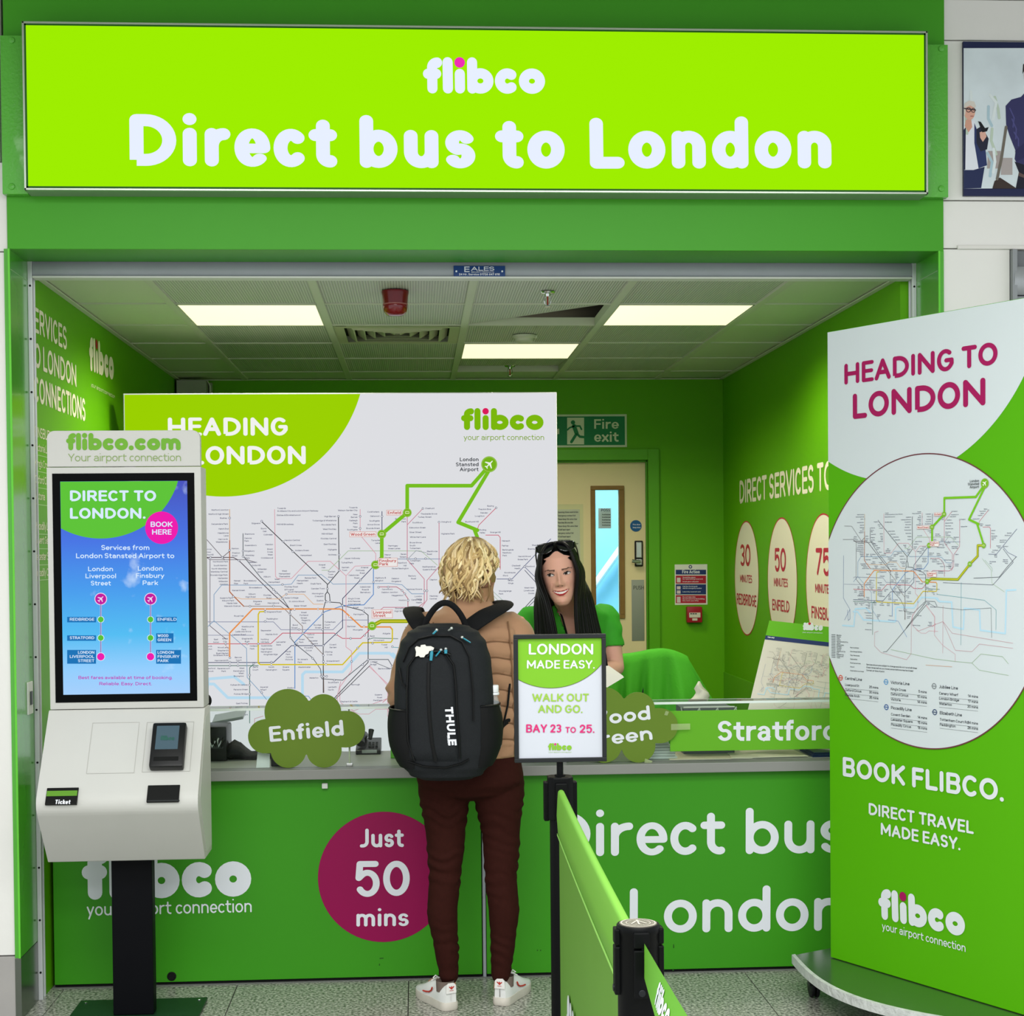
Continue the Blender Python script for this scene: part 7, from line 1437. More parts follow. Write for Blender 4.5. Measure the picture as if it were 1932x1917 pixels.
# jacket: quilted trunk with smooth sleeves and a stand collar
jk_ = MB()
slices(jk_, dense([(zt_of(1424), T(884, 1424).x, TY, .182, .135), (zt_of(1400), cxm, TY, .178, .132), (zt_of(1330), cxm, TY+.005, .168, .118), (zt_of(1250), cxm, TY+.005, .178, .125), (zt_of(1195), cxm, TY, .180, .112), (zt_of(1165), cxm, TY, .150, .092), (zt_of(1146), cxm, TY+.005, .098, .078), (zt_of(1134), cxm+.004, TY+.012, .074, .072), (zt_of(1112), cxm+.008, TY+.02, .070, .070)]), n=36)
limb(jk_, [LS+Vector((.02, 0, .0)), LS+Vector((-.004, 0, -.03)), LE, LE.lerp(LWr, .55), LWr+Vector((0, .01, .002))], [.062, .066, .054, .047, .036], 20); limb(jk_, [RS+Vector((-.02, 0, .0)), RS+Vector((.004, 0, -.03)), RE, RE.lerp(RWr, .55), RWr+Vector((0, .01, .002))], [.062, .066, .054, .047, .036], 20)
fj, nj = fuse(jk_, .0068, 4)
for i, v in enumerate(fj.v):
    dx = abs(v.x-cxm)
    if dx < .15 and .93 < v.z < 1.34: q = abs(math.sin(math.pi*(v.z+.006*math.sin(v.x*40))/.056)); fj.v[i] = v+nj[i]*(.012*(q**.5)-.006)+nj[i]*.0015*hn(v.x*40, v.z*40, v.y*30)
    elif dx >= .15: w_ = math.sin(v.z*95+2.5*math.sin(v.x*30)+hn(v.x*14, v.y*14, v.z*10)*2); fj.v[i] = v+nj[i]*.0028*w_*(math.exp(-((v.z-1.13)/.07)**2)+.35)
    else: fj.v[i] = v+nj[i]*.002*hn(v.x*25, v.y*25, v.z*30)
tan_m = mat('tan_jacket', 'a67f60', .75, noise=.06, nscale=20, sheen=.15)
fj.build('jacket', tan_m, tv, smooth=True, angle=180)
JR = dense([(zt_of(1424), T(884, 1424).x, TY, .182, .135), (zt_of(1400), cxm, TY, .178, .132), (zt_of(1330), cxm, TY+.005, .168, .118), (zt_of(1250), cxm, TY+.005, .178, .125), (zt_of(1195), cxm, TY, .180, .112), (zt_of(1165), cxm, TY, .150, .092)])
def jback(x, z, out=0):
    for a_, b_ in zip(JR, JR[1:]):
        if a_[0] <= z <= b_[0]: t = (z-a_[0])/(b_[0]-a_[0]); c_ = [a_[i]+(b_[i]-a_[i])*t for i in range(5)]; break
    else: c_ = JR[0] if z < JR[0][0] else JR[-1]
    dx = min(abs(x-c_[1])/c_[3], .97); return Vector((x, c_[2]-c_[4]*(1-dx**2.4)**(1/2.4)-out, z))
seam_m = mat('tan_seam', '7c5c42', .7)
for k in range(17, 24):
    z0 = k*.056; MB().tube([jback(cxm+x, z0-.006*math.sin((cxm+x)*40)+.0015*math.sin(x*70+k), .001) for x in [-.145+.29*i/30 for i in range(31)]], .0022, 5).build('quilt_seam', seam_m, tv, smooth=True)
for sx in (-1, 1): MB().tube([jback(cxm+sx*(.150-.02*t*t), zt_of(1420)+(zt_of(1172)-zt_of(1420))*t, .0075) for t in [i/20 for i in range(21)]], .0032, 6).build('vest_seam', seam_m, tv, smooth=True)
MB().loft([[Vector((cxm+.008+r*math.cos(t), TY+.016+r*.98*math.sin(t), z+.006*math.sin(t))) for t in [2*math.pi*j/40 for j in range(40)]] for z, r in ((zt_of(1147), .082), (zt_of(1138), .080), (zt_of(1122), .077), (zt_of(1108), .075), (zt_of(1105), .072), (zt_of(1110), .068), (zt_of(1135), .068))], caps=False).build('stand_collar', mat('tan_collar', 'a07a58', .65), tv, smooth=True, angle=180)
MB().tube([Vector((cxm+.172*math.cos(t), TY+.129*math.sin(t), zt_of(1421))) for t in [2*math.pi*i/48 for i in range(49)]], .008, 8).build('hem_band', mat('tan_hem', 'a8845f', .6), tv, smooth=True, angle=180)
# hair: overlapping wavy locks over a cap
hm = MB(); hcol = []
def addt(path, r, c0, c1, n=6):
    n0 = len(hm.v); hm.tube(path, r, n, flat=.75); k = len(path)
    for i in range(k):
        t = i/(k-1); cc_ = Vector(lin(c0)[:3]).lerp(Vector(lin(c1)[:3]), min(1, t*1.8)); hcol.extend([cc_]*n)
cap = []; capf = []
for i in range(24):
    th = math.radians(2+i*4.6); 
    for j in range(40):
        ph = 2*math.pi*j/40; x = .080*math.sin(th)*math.sin(ph); y = .006-.103*math.sin(th)*math.cos(ph); z = .118+.122*math.cos(th)
        fr = math.cos(ph)*math.sin(th)
        if fr > .45 and z < .175: sc_ = .86
        else: sc_ = 1
        cap.append(HM @ Vector((x*sc_, y*sc_, z)))
for i in range(23):
    for j in range(40): k = (j+1) % 40; capf.append((i*40+j, i*40+k, (i+1)*40+k, (i+1)*40+j))
hm.add(cap, capf); hcol += [Vector(lin('8d7345')[:3])]*len(cap)
hr_ = random.Random(3)
BL0 = ['dcc48c', 'cbb078', 'b99c66', 'e8d6a6', '9f8252', 'd8c194', '7d623c', 'c2a671']
for q in range(520):
    ph = hr_.uniform(-math.pi, math.pi)
    if math.cos(ph) > .62: continue
    front = math.cos(ph) > .15; th0 = math.radians(hr_.uniform(2, 62)); end = math.radians(hr_.uniform(100, 112) if front else hr_.uniform(104, 128)); amp = hr_.uniform(.004, .012); ph_w = hr_.uniform(0, 6.28); swirl = hr_.uniform(-.25, .25); lift = hr_.uniform(1.02, 1.13); path = []; N_ = 15; amp *= 1.35
    if -2.05 < ph < -.55: end = math.radians(hr_.uniform(78, 90)); swirl = -.55; th0 = min(th0, .7)
    for i in range(N_):
        t = i/(N_-1); th = th0+(end-th0)*t; pp3 = ph+swirl*t+.10*math.sin(t*7+ph_w)*t; s_ = lift+.04*math.sin(t*3.1)
        if th < math.radians(95): r_xy = math.sin(th); zz = .116+.122*math.cos(th)
        else: u = (th-math.radians(95))/math.radians(30); r_xy = 1.0-.06*u+.10*u*u*math.sin(ph_w); zz = .105-.085*u
        x = .081*s_*r_xy*math.sin(pp3)+amp*math.sin(t*11+ph_w)*t; y = .008-.104*s_*r_xy*math.cos(pp3)+amp*math.cos(t*9+ph_w)*t
        path.append(HM @ Vector((x, y, zz+.008*math.sin(t*10+ph_w)*t)))
    r0 = hr_.uniform(.0045, .0085); rad = [r0*(.6+.4*math.sin(math.pi*min(1, .25+t*.8))) for t in [i/(N_-1) for i in range(N_)]]; rad[-1] = .0015; rad[-2] *= .6
    c1 = hr_.choice(BL0); addt(path, rad, hr_.choice(['7a6040', '927648', c1]) if th0 < .5 else c1, c1)
o = hm.build('hair', mat('blond_hair', 'c9a868', .42, attr=True, spec=.35), tv, smooth=True, angle=180); paint(o, hcol)
# shoes, socks
def shoe(ankle, heel, ang, name_label):
    d = Vector((math.sin(ang), math.cos(ang), 0)); sdv = Vector((math.cos(ang), -math.sin(ang), 0)); h0 = Vector((heel.x, heel.y, 0))
    def P(a, b, z): return h0+d*a+sdv*b+Vector((0, 0, z))
    def outline(a): # half width along the sole
        for (a0, w0), (a1, w1) in zip(OW, OW[1:]):
            if a <= a1: return w0+(w1-w0)*(a-a0)/(a1-a0)
        return OW[-1][1]
    OW = [(0, .018), (.012, .030), (.05, .034), (.10, .034), (.15, .041), (.20, .042), (.235, .034), (.252, .02), (.258, .004)]
    L_ = [0, .012, .03, .05, .08, .11, .15, .19, .22, .24, .252, .258]
    sh_ = MB(); up_ = []; lo = []
    for sgn in (1,): pts = [P(a, outline(a), 0) for a in L_]+[P(a, -outline(a), 0) for a in L_[::-1]]
    sole = MB(); sole.loft([[Vector((p.x, p.y, z))+(p-P(.12, 0, 0))*g for p in pts] for z, g in ((.001, -.02), (.006, .01), (.026, .012), (.030, -.01))])
    so = sole.build('shoe', mat('shoe_sole', 'cfc9bd', .6, noise=.1, nscale=30), tv, smooth=True)
    upm = MB(); prof = [(0.004, .088), (.02, .090), (.05, .074), (.075, .070), (.10, .084), (.125, .084), (.15, .074), (.18, .060), (.21, .050), (.235, .042), (.25, .034)]
    rings = []
    for a, h in prof:
        w_ = max(outline(max(a, .004))-.002, .006); rings.append([P(a, w_*math.copysign(abs(math.cos(t))**.8, math.cos(t)), .028+(h-.028)*max(0, math.sin(t))**.62) for t in [math.pi*j/14 for j in range(15)]])
    upm.loft(rings, caps=False, closed=False); upm.add(rings[0], [tuple(range(15))]); upm.add(rings[-1], [tuple(range(14, -1, -1))])
    upm.build('upper', mat('white_leather', 'dfe0dd', .5, noise=.06, nscale=20), so, smooth=True, angle=60)
    MB().prism([P(-.001, -.020, .062), P(-.001, .020, .062), P(-.001, .018, .090), P(-.001, .010, .098), P(-.001, -.010, .098), P(-.001, -.018, .090)], d*.008, bev=.002).build('heel_tab', mat('tab_white', 'e4e2de', .5), so)
    em_ = MB(); PHl = Plane(P(-.0015, 0, 0), sdv if sdv.cross(Vector((0, 0, 1))).dot(d) < 0 else -sdv, (0, 0, 1))
    for sx in (-1, 0, 1): ribbon(em_, [(0, .079), (sx*.008, .086)], .004 if sx else .005, PHl, .0005)
    ribbon(em_, [(-.007, .073), (.007, .073)], .0016, PHl, .0005); em_.build('heel_emblem', mat('shoe_red', 'b8372c', .5), so)
    MB().box(P(-.0005, -.0006, .034), P(.002, .0006, .062)).build('heel_seam', mat('seam_grey', '6a6763', .6), so)
    for sgn in (-1, 1):
        q = [P(a, sgn*(outline(a)+.0005), z) for a, z in ((.085, .068), (.095, .055), (.11, .047), (.13, .043), (.15, .042))]; MB().tube(q, .0028, 6).build('side_stripe', MATS['shoe_red'], so, smooth=True)
    for k in range(5): a = .12+k*.018; z = .088-.010*k; MB().tube([P(a, -.022, z-.006), P(a+.003, 0, z+.003), P(a, .022, z-.006)], .0028, 6).build('lace', mat('white_lace', 'e9e8e4', .7), so, smooth=True)
    MB().tube([P(.105, 0, .09), P(.10, .012, .106), P(.108, .02, .098), P(.105, .004, .092), P(.10, -.014, .105), P(.108, -.02, .095)], .0024, 6).build('lace', MATS['white_lace'], so, smooth=True)
    lin_ = MB(); lin_.tube([P(.052, 0, .06), P(.052, 0, .098)], [.031, .0325], 18, caps=False); lin_.build('ankle_sock', mat('grey_sock', '6f625a', .8), tv, smooth=True)
LA, RA = LLg[-1], RLg[-1]
hl = at_z(852, 1908, 0); hr2 = at_z(943, 1899, 0)
shoe(LA, hl, math.radians(-24), 'l'); shoe(RA, hr2, math.radians(24), 'r')
# ------------------------------------------------------------------ backpack
PYB = TY-.21; BXc = at(841, 1320, PYB-.02).x
bz = lambda v: at(841, v, PYB-.06).z
BPR = [(bz(1472), .09, .075), (bz(1464), .125, .095), (bz(1445), .150, .108), (bz(1410), .166, .115), (bz(1360), .170, .118), (bz(1300), .168, .115), (bz(1250), .162, .105), (bz(1215), .146, .092), (bz(1195), .122, .078), (bz(1184), .090, .062), (bz(1178), .05, .04)]
def bprof(z):
    z = min(max(z, BPR[0][0]), BPR[-1][0])
    for a, b in zip(BPR, BPR[1:]):
        if z <= b[0]+1e-9: t = (z-a[0])/(b[0]-a[0]); return a[1]+(b[1]-a[1])*t, a[2]+(b[2]-a[2])*t
    return BPR[-1][1:]
def bshift(z): return -.006*math.sin((z-.85)*4)
def bfront(x, z, out=0):
    a, b = bprof(z); dx = min(abs(x-BXc-bshift(z))/a, .995); return Vector((x, PYB-b*(1-dx**2.6)**(1/2.6)-out, z))
bp_ = thing('backpack', 'black zipped backpack with white side lettering worn by the blond person', 'backpack', (BXc, PYB, BPR[0][0]))
m_ = MB(); slices(m_, dense([(z, BXc+bshift(z), PYB, a, b) for z, a, b in BPR], 5), n=48, p=2.6)
fab = mat('black_backpack_fabric', '1e2124', .75, noise=.25, nscale=200, bump=.25, bscale=500)
fk = mat('black_plain_fabric', '0c0d0f', .8, bump=.2, bscale=300)
m_.build('main_body', fab, bp_, smooth=True, angle=180)
def bpx(u, v): q = at(u, v, PYB-.11); return q.x, q.z
def patch(corners_top, corners_bot, vt, vb, out, mtl, name, nu=16, nv=22, edge=.006):
    """raised panel following the front; left/right edges given as (u) at several v"""
    rows_ = []
    for i in range(nv+1):
        v = vt+(vb-vt)*i/nv; ul = corners_top(v); ur = corners_bot(v); row = []
        for j in range(nu+1):
            u = ul+(ur-ul)*j/nu; x, z = bpx(u, v); e = min(i, nv-i, j, nu-j); row.append(bfront(x, z, out*(min(1, e/1.5)) if e else -.004))
        rows_.append(row)
    return MB().loft(rows_, caps=False, closed=False).build(name, mtl, bp_, smooth=True, angle=180)
def edge_l(v): t = max(0, min(1, (v-1226)/40)); return 806-38*t**.5-1*(v > 1400)
def edge_r(v): t = max(0, min(1, (v-1226)/45)); return 820+40*t**.5+(8*(v-1300)/140 if v > 1300 else 0)
patch(edge_l, edge_r, 1226, 1440, .010, fab, 'front_pocket')
def path_on(uv, out): return [bfront(*bpx(u, v), out) for u, v in uv]
pip = mat('black_piping', '060708', .5)
for uv in ([(806, 1226), (785, 1236), (770, 1258), (768, 1300), (768, 1360), (770, 1400), (782, 1436)], [(820, 1226), (842, 1234), (856, 1254), (860, 1290), (862, 1340), (866, 1390), (868, 1430)], [(768, 1300), (758, 1290), (752, 1262)], [(770, 1438), (800, 1446), (840, 1448), (870, 1440), (885, 1432)], [(760, 1250), (772, 1222), (790, 1206), (815, 1200), (850, 1200), (872, 1212), (886, 1240), (892, 1300), (893, 1360)]):
    MB().tube(path_on(uv, .009), .0035, 6).build('piping', pip, bp_, smooth=True)
MB().tube(path_on([(809, 1250), (808, 1300), (810, 1350), (815, 1400), (822, 1436)], .0115), .0065, 8, flat=.5).build('zipper_track', pip, bp_, smooth=True)
MB().tube(path_on([(806, 1240), (815, 1230), (835, 1228), (850, 1236)], .0115), .005, 8).build('zipper_track', pip, bp_, smooth=True)
teal = mat('teal_pull', '2f8aa0', .4); silv = mat('zip_silver', 'c3c8cb', .3, metal=.8)
for (u0, v0, u1, v1) in ((815, 1226, 813, 1246), (832, 1226, 822, 1238), (841, 1224, 841, 1233), (872, 1203, 888, 1213), (824, 1189, 817, 1196), (852, 1186, 846, 1190)):
    p, q = bfront(*bpx(u0, v0), .018), bfront(*bpx(u1, v1), .020)
    if v1 < 1200: p += Vector((0, -.02, 0)); q += Vector((0, -.02, 0))
    z_ = MB().tube([p, p.lerp(q, .3), q], [.003, .0055, .0045], 8, flat=.5).build('zipper_pull', teal if (u0, v0) != (852, 1186) else silv, bp_, smooth=True); MB().ball(p, .0055, 10, 6).build('slider', silv, z_, smooth=True)
tg = [(783, 1222), (786, 1219), (793, 1221), (794, 1217), (802, 1216), (804, 1219), (813, 1219), (819, 1222), (817, 1227), (810, 1228), (808, 1233), (803, 1235), (800, 1240), (793, 1240), (790, 1237), (784, 1239), (785, 1230)]
pts_ = [bfront(*bpx(u, v), .016) for u, v in tg]; yy = min(p.y for p in pts_); MB().prism([Vector((p.x, yy-.004, p.z)) for p in pts_], (0, .003, 0)).build('white_tag', mat('white_charm', 'e6e4da', .4), bp_)
# lettering down the front
q = MB(); S, w__, tot = text2d('THULE', .026, .128, .26); ox, oz = bpx(838, 1333)
for st, ny in S: ribbon(q, [(ox+.002+b_+(a_)*.09, oz-a_) for a_, b_ in [(x, y) for x, y in st]], w__, None, 0, cap='square', wmap=lambda x, z, l: bfront(x, z, .0125+l))
q.build('lettering', white_m, bp_)
q = MB(); QS = 30; S, w__, tot = text2d('SWEDEN', .0045, .03, .2)
for st, ny in S: ribbon(q, [(ox-.001+b_+(a_+.1)*.09, oz-.095-a_) for a_, b_ in st], w__, None, 0, cap='square', wmap=lambda x, z, l: bfront(x, z, .0125+l))
q.build('lettering', white_m, bp_); QS = 15
# side pockets
for sx, u0 in ((1, 925), (-1, 752)):
    rows_ = []
    for i in range(13):
        t = i/12; z = bz(1448)+(bz(1332 if sx > 0 else 1338)-bz(1448))*t; a, b = bprof(z); ex = (.030 if sx > 0 else .026)*math.sin(math.pi*min(1, .15+t*.62)); rows_.append([Vector((BXc+bshift(z)+sx*(a*.72+(a*.28+ex)*math.cos(an)), PYB+.01+b*.92*math.sin(an), z)) for an in [math.radians(-92+184*j/14) for j in range(15)]])
    MB().loft(rows_, caps=False, closed=False).build('side_pocket', mat('black_stretch', '0a0b0c', .7), bp_, smooth=True, angle=180)
    MB().tube(rows_[-1], .004, 6).build('pocket_hem', pip, bp_, smooth=True)
# top handle and shoulder straps
hp0, hp1 = bfront(*bpx(800, 1190), -.05), bfront(*bpx(882, 1186), -.05)
arc = [Vector((hp0.x+(hp1.x-hp0.x)*t, PYB+.045-.02*math.sin(math.pi*t), hp0.z+(hp1.z-hp0.z)*t+.085*math.sin(math.pi*t)**.75)) for t in [i/16 for i in range(17)]]
MB().tube(arc, .011, 10, flat=.55, up=(0, 1, 0)).build('top_handle', fk, bp_, smooth=True)
for sx, uv in ((-1, [(800, 1192), (788, 1176), (778, 1160)]), (1, [(884, 1188), (915, 1166), (950, 1148)])):
    base_ = [at(uv[0][0], uv[0][1], PYB+.085), at(uv[1][0], uv[1][1], TY-.120), at(uv[2][0], uv[2][1], TY-.070)]
    X_ = base_[-1].x; zs_ = base_[-1].z
    keys = [(base_[0], (0, -.75, .65)), (base_[1], (0, -.7, .7)), (base_[2], (0, -.35, .93)), (Vector((X_-sx*.006, TY-.005, zs_+.010)), (0, .1, 1)), (Vector((X_-sx*.016, TY+.075, zs_-.022)), (0, .75, .65)), (Vector((X_-sx*.03, TY+.125, zs_-.09)), (0, 1, .2)), (Vector((X_-sx*.02, TY+.130, zs_-.20)), (sx*.3, .9, 0)), (Vector((X_+sx*.03, TY+.07, zs_-.30)), (sx*.9, .4, 0)), (Vector((X_+sx*.035, TY-.03, zs_-.36)), (sx, 0, 0)), (Vector((BXc+sx*.165, PYB+.08, zs_-.42)), (sx, -.3, 0))]
    sp = []; nr = []
    for i in range(len(keys)-1):
        p0, p1, p2, p3 = keys[max(i-1, 0)][0], keys[i][0], keys[i+1][0], keys[min(i+2, len(keys)-1)][0]
        for k in range(6): t = k/6; sp.append(.5*((2*p1)+(p2-p0)*t+(2*p0-5*p1+4*p2-p3)*t*t+(3*p1-p0-3*p2+p3)*t**3)); nr.append(Vector(keys[i][1]).lerp(Vector(keys[i+1][1]), t))
    sp.append(keys[-1][0]); nr.append(Vector(keys[-1][1])); rings = []
    for i, p in enumerate(sp):
        tg_ = (sp[min(i+1, len(sp)-1)]-sp[max(i-1, 0)]).normalized(); out_ = (nr[i]-tg_*nr[i].dot(tg_)).normalized(); sd_ = tg_.cross(out_); w_ = .033 if i < 34 else .033-.020*min(1, (i-34)/10)
        rings.append([p+sd_*w_*math.cos(t)+out_*(.007*math.sin(t)+.010) for t in [2*math.pi*j/12 for j in range(12)]])
    MB().loft(rings).build('shoulder_strap', fk, bp_, smooth=True, angle=180)
MB().tube([at(962, 1290, TY-.09), at(958, 1330, TY-.10), at(949, 1370, TY-.13), at(942, 1400, PYB)], .004, 6).build('hanging_strap', pip, bp_, smooth=True)
# bottle in the right-hand pocket
q = at(929.5, 1299, PYB-.01); bt = thing('water_bottle', 'clear plastic bottle with white cap in the backpack side pocket', 'bottle', (q.x, q.y, q.z-.2))
MB().lathe((q.x, q.y, q.z-.012), [(0, 0), (.0195, 0), (.0205, .002), (.0205, .021), (.0185, .024), (0, .024)], 28).build('cap', mat('white_cap', 'eceff0', .4), bt, smooth=True)
MB().lathe((q.x, q.y, q.z-.022), [(.0205, .0), (.0225, .002), (.0225, .007), (.0205, .009)], 28).build('collar_ring', MATS['white_cap'], bt, smooth=True)
pet = mat('clear_plastic', 'dfe6e6', .08, alpha=.28)
MB().lathe((q.x, q.y, q.z-.2), [(0, .002), (.026, 0), (.029, .006), (.029, .11), (.0285, .125), (.024, .15), (.018, .168), (.0165, .178), (.0165, .186)], 28).build('bottle_body', pet, bt, smooth=True)
# ------------------------------------------------------------------ the assistant behind the counter
SY = 6.20; sk2 = 'dba691'
st_ = thing('person', 'smiling person with long straight black hair in green shirt behind the counter', 'person', (at(1075, 1300, 6.6).x, 6.6, 0))
def Q(u, v, Y): return at(u, v, Y)
chin = Q(1066, 1142, SY-.06); HC2 = Vector((chin.x, SY, chin.z))
sM = xform(HC2, math.radians(-7), math.radians(-7), math.radians(2)) @ Matrix.Scale(1.05, 4)
sxm = Q(1072, 1200, 6.46).x; sz = lambda v, Y=6.46: at(1072, v, Y).z
sb = MB()
slices(sb, dense([(.80, sxm, 6.62, .16, .11), (.95, sxm, 6.60, .165, .105), (1.08, sxm, 6.555, .13, .09), (1.2, sxm, 6.45, .14, .105), (1.29, sxm, 6.395, .15, .095), (1.345, sxm, 6.365, .135, .075), (1.38, sxm, 6.345, .085, .06), (1.41, sxm-.002, 6.32, .052, .052)]))
limb(sb, [Vector((sxm-.002, 6.335, 1.37)), HC2+Vector((0, .04, .065))], [.056, .052])
for sx in (-1, 1): limb(sb, [Vector((sxm+sx*.085, 6.62, .86)), Vector((sxm+sx*.09, 6.60, .48)), Vector((sxm+sx*.09, 6.63, .09))], [.085, .058, .036]); limb(sb, [Vector((sxm+sx*.09, 6.63, .06)), Vector((sxm+sx*.10, 6.50, .035))], [.036, .03])
RSh, REl = Q(1143, 1163, 6.39), Q(1160, 1260, 6.35); RWr2 = Q(1112, 1284, 6.13); RWr2.z = max(RWr2.z, 1.03)
LSh = Vector((sxm-.165, 6.39, RSh.z-.005)); LEl = Vector((sxm-.19, 6.35, REl.z)); LWr2 = Vector((sxm-.06, 6.13, RWr2.z))
limb(sb, [RSh, REl, RWr2], [.049, .040, .026]); limb(sb, [LSh, LEl, LWr2], [.049, .040, .026])
hand(sb, RWr2+Vector((-.02, -.02, 0)), (-.8, -.5, -.1), (0, 0, -1), -1, .6); hand(sb, LWr2+Vector((.02, -.02, 0)), (.6, -.7, -.15), (0, 0, -1), 1, .5)
fs2, ns2 = fuse(sb, .0065, 3); cols_ = [Vector(lin(sk2)[:3])]*len(fs2.v)
vs, fs, cs = make_head(sk2, lip='b0343a', gaze=-.0042, smile=True); fs2.add([sM @ v for v in vs], fs); cols_ = cols_+cs
o = fs2.build('body', skin_m, st_, smooth=True, angle=180); paint(o, cols_)
# shirt with open neck
sh2 = MB()
slices(sh2, dense([(.86, sxm, 6.61, .182, .130), (.95, sxm, 6.60, .180, .122), (1.08, sxm, 6.555, .150, .108), (1.2, sxm, 6.45, .160, .120), (1.29, sxm, 6.395, .168, .110), (1.345, sxm, 6.365, .152, .088), (1.378, sxm, 6.347, .105, .072), (1.395, sxm, 6.335, .070, .064)]), n=36)
for S_, E_ in ((RSh, REl), (LSh, LEl)): limb(sh2, [S_+(Vector((sxm, 6.39, S_.z))-S_)*.12, S_+Vector((0, 0, -.01)), S_.lerp(E_, .56)], [.054, .057, .053], 20)
fsh, nsh = fuse(sh2, .0068, 4)
for i, v in enumerate(fsh.v): fsh.v[i] = v+nsh[i]*(.0022*math.sin(v.z*70+v.x*30+3*hn(v.x*9, v.y*9, v.z*8))*(.4+.6*abs(v.x-sxm)/.16)+.002)
zV = 1.215; keep = []
for f in fsh.f:
    c_ = sum((fsh.v[i] for i in f), Vector())/len(f); hw = .066*(c_.z-zV)/(1.39-zV)
    if c_.z > zV and c_.y < 6.40 and abs(c_.x-sxm+.004) < hw: continue
    if c_.z > 1.37 and abs(c_.x-sxm) < .058: continue
    # open sleeve ends
    cut = False
    for S_, E_ in ((RSh, REl), (LSh, LEl)):
        d_ = (E_-S_).normalized(); t = (c_-S_).dot(d_)
        if t > (E_-S_).length*.60 and (c_-(S_+d_*t)).length < .08 and abs(c_.x-sxm) > .13: cut = True
    if not cut: keep.append(f)
fsh.f = keep; fsh.mi = [0]*len(keep)
o = fsh.build('shirt', mat('green_polo', '3aa028', .75, noise=.08, nscale=30, bump=.1, bscale=250), st_, smooth=True, angle=180)
so_ = o.modifiers.new('thickness', 'SOLIDIFY'); so_.thickness = .0025; so_.offset = -1
for sx in (-1, 1):
    top = Vector((sxm+sx*.062, 6.325, 1.405)); bot = Vector((sxm-.004, 6.315, zV+.01)); n_ = 8; rings = []
    for i in range(n_+1):
        t = i/n_; p = top.lerp(bot, t)+Vector((sx*.012*math.sin(math.pi*t), -.016*math.sin(math.pi*t)-.012, 0)); w_ = .024*(1-.72*t); rings.append([p+Vector((sx*w_, .006, -.010)), p+Vector((sx*w_*.4, -.006, .002)), p+Vector((-sx*.004, -.002, .004)), p+Vector((-sx*.003, .006, 0)), p+Vector((sx*w_, .010, -.010))])
    MB().loft(rings).build('collar', mat('dark_green_collar', '2a7a22', .7), st_, smooth=True)
MB().tube([Vector((sxm-.058, 6.31, 1.40)), Vector((sxm-.038, 6.28, 1.33)), Vector((sxm-.004, 6.29, 1.20)), Vector((sxm+.0, 6.36, 1.10))], .005, 6, flat=.4).build('lanyard', mat('black_cord', '0d0e10', .6), st_, smooth=True)
tr2 = MB(); slices(tr2, dense([(.88, sxm, 6.615, .175, .122), (.8, sxm, 6.62, .178, .125), (.76, sxm, 6.62, .16, .11)]))
for sx in (-1, 1): limb(tr2, [Vector((sxm+sx*.085, 6.62, .84)), Vector((sxm+sx*.09, 6.60, .48)), Vector((sxm+sx*.09, 6.63, .07))], [.1, .072, .055])
ft2, _ = fuse(tr2, .009, 4); ft2.build('trousers', mat('black_trousers', '15171b', .8), st_, smooth=True, angle=180)
for sx in (-1, 1): MB().tube([Vector((sxm+sx*.09, 6.67, .04)), Vector((sxm+sx*.095, 6.60, .05)), Vector((sxm+sx*.10, 6.47, .03))], [.035, .042, .03], 14, flat=.8).build('shoe', mat('black_shoe', '0f1012', .4), st_, smooth=True)
# long straight hair
hs = MB(); cap = []; capf = []
for i in range(53):
    th = math.radians(1+i*2.1)
    for j in range(96):
        ph = 2*math.pi*j/96; fr = math.cos(ph); x = .081*math.sin(th)*math.sin(ph); y = .008-.104*math.sin(th)*math.cos(ph); z = .120+.121*math.cos(th)
        if fr > .1 and z < .205-.070*abs(math.sin(ph))**1.3: x *= .9; y = max(y, -.03)
        cap.append(sM @ Vector((x, y, z)))
for i in range(52):
    for j in range(96): k = (j+1) % 96; capf.append((i*96+j, i*96+k, (i+1)*96+k, (i+1)*96+j))
hs.add(cap, capf); h2 = random.Random(5)
for sx in (-1, 1):
    for q in range(150):
        s = (q+h2.random())/150; ph = math.radians(28+s*150)   # round from the temple to the back
        zt0 = .238-.010*s; y0 = -.062+.115*s; path = []
        ex, ey_ = .0735*math.sin(ph), .008-.100*math.cos(ph)
        keys = [(.006*sx, y0, zt0), (sx*.032, y0*.97-.004*(1-s), .232-.016*s), (sx*(.046+.014*math.sin(ph)), ey_*.82, .203), (sx*(.055+.018*math.sin(ph)), ey_*.92, .160), (sx*(.057+.026*math.sin(ph)+.010*s), ey_*.98+.006, .110), (sx*(.053+.050*s), -.064+.10*s, .03), (sx*(.042+.074*s), -.070+.085*s, -.07), (sx*(.040+.088*s), -.072+.075*s, -.18), (sx*(.042+.092*s), -.070+.07*s, -.29)]
        K_ = [Vector(k) for k in keys]; pth = []
        for i in range(len(K_)-1):
            p0, p1, p2, p3 = K_[max(i-1, 0)], K_[i], K_[i+1], K_[min(i+2, len(K_)-1)]
            for k in range(4): t = k/4; pth.append(.5*((2*p1)+(p2-p0)*t+(2*p0-5*p1+4*p2-p3)*t*t+(3*p1-p0-3*p2+p3)*t**3))
        pth.append(K_[-1]); jx, jy = h2.uniform(-.003, .003), h2.uniform(-.004, .004); pth = [sM @ (p+Vector((jx*min(1, i/10), jy*min(1, i/10), 0))) for i, p in enumerate(pth)]
        r0 = h2.uniform(.0042, .0068); hs.tube(pth, [r0*(.7+.3*min(1, i/6)) if i < len(pth)-3 else r0*.5 for i in range(len(pth))], 6)
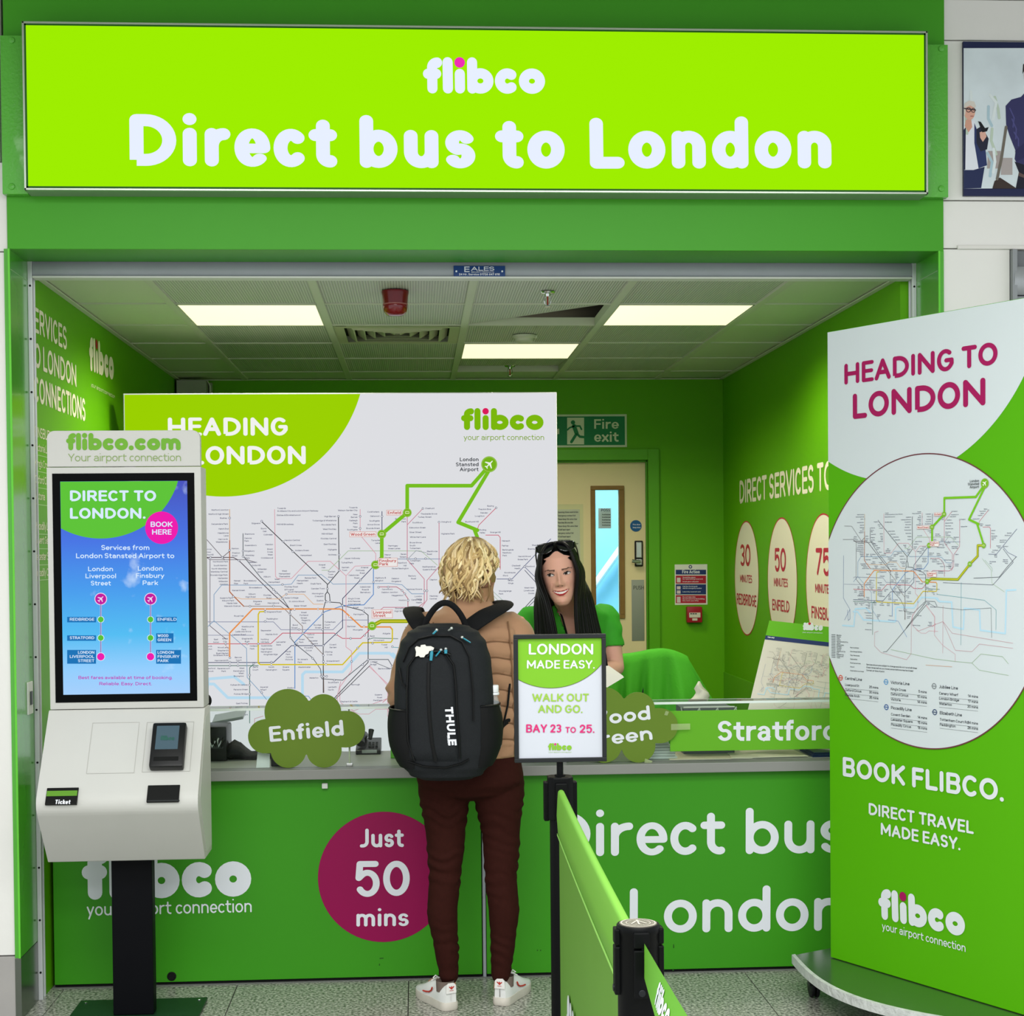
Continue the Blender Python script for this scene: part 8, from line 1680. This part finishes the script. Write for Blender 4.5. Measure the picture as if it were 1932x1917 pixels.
for q in range(70):
    x = -.088+.176*q/69; p_ = [Vector((x*.5, .05, .215)), Vector((x*.9, .098, .14)), Vector((x, .094, .05)), Vector((x*1.0, .088, -.015))]; hs.tube([sM @ p for p in p_], [.005, .007, .007, .005], 6)
hs.build('hair', mat('black_hair', '070605', .45, spec=.18), st_, smooth=True, angle=180)
# sunglasses pushed up on the head
sgl = thing('sunglasses', 'black sunglasses pushed up on the black haired head', 'sunglasses', sM @ Vector((0, -.06, .21)))
gM = sM @ Matrix.Translation((0, -.066, .222)) @ Matrix.Rotation(math.radians(-38), 4, 'X')
fm = mat('glossy_black_frame', '08080a', .12, coat=.4); lm_ = mat('dark_lens', '0a0a0f', .05, spec=.8)
for sx in (-1, 1):
    rim = [(.006, .012), (.012, .019), (.035, .022), (.058, .022), (.064, .016), (.062, -.004), (.050, -.020), (.030, -.023), (.014, -.015), (.007, .0)]
    P3 = [gM @ Vector((sx*x*1.12, .010*(x/.06)**2, z)) for x, z in rim]
    MB().prism(P3, (gM.to_3x3() @ Vector((0, .002, 0)))).build('lens', lm_, sgl)
    MB().tube(P3+[P3[0]], .0032, 8).build('rim', fm, sgl, smooth=True)
    MB().tube([gM @ Vector((sx*.071, .012, .016)), gM @ Vector((sx*.078, .05, .012)), gM @ Vector((sx*.080, .10, -.002)), gM @ Vector((sx*.076, .13, -.02))], [.004, .003, .003, .003], 8, flat=1.4).build('temple', fm, sgl, smooth=True)
    MB().ball(gM @ Vector((sx*.069, .004, .0165)), .0028, 8, 6).build('hinge_stud', silv, sgl, smooth=True)
MB().tube([gM @ Vector((-.007, 0, .012)), gM @ Vector((0, -.002, .015)), gM @ Vector((.007, 0, .012))], .003, 8).build('bridge', fm, sgl, smooth=True)
# papers in the hand
pa = thing('held_papers', 'folded white papers held by the black haired person', 'paper', RWr2)
a_, b_, c_, d_ = Q(1120, 1262, 6.10), Q(1148, 1256, 6.14), Q(1175, 1275, 6.12), Q(1140, 1296, 6.06)
for k in range(3): off_ = Vector((.002*k, -.002*k, -.003*k)); MB().prism([a_+off_, d_+off_, c_+off_, b_+off_], Vector((0, .0008, .0008))).build('sheet', mat('white_sheet', 'e4e0d6', .6), pa)
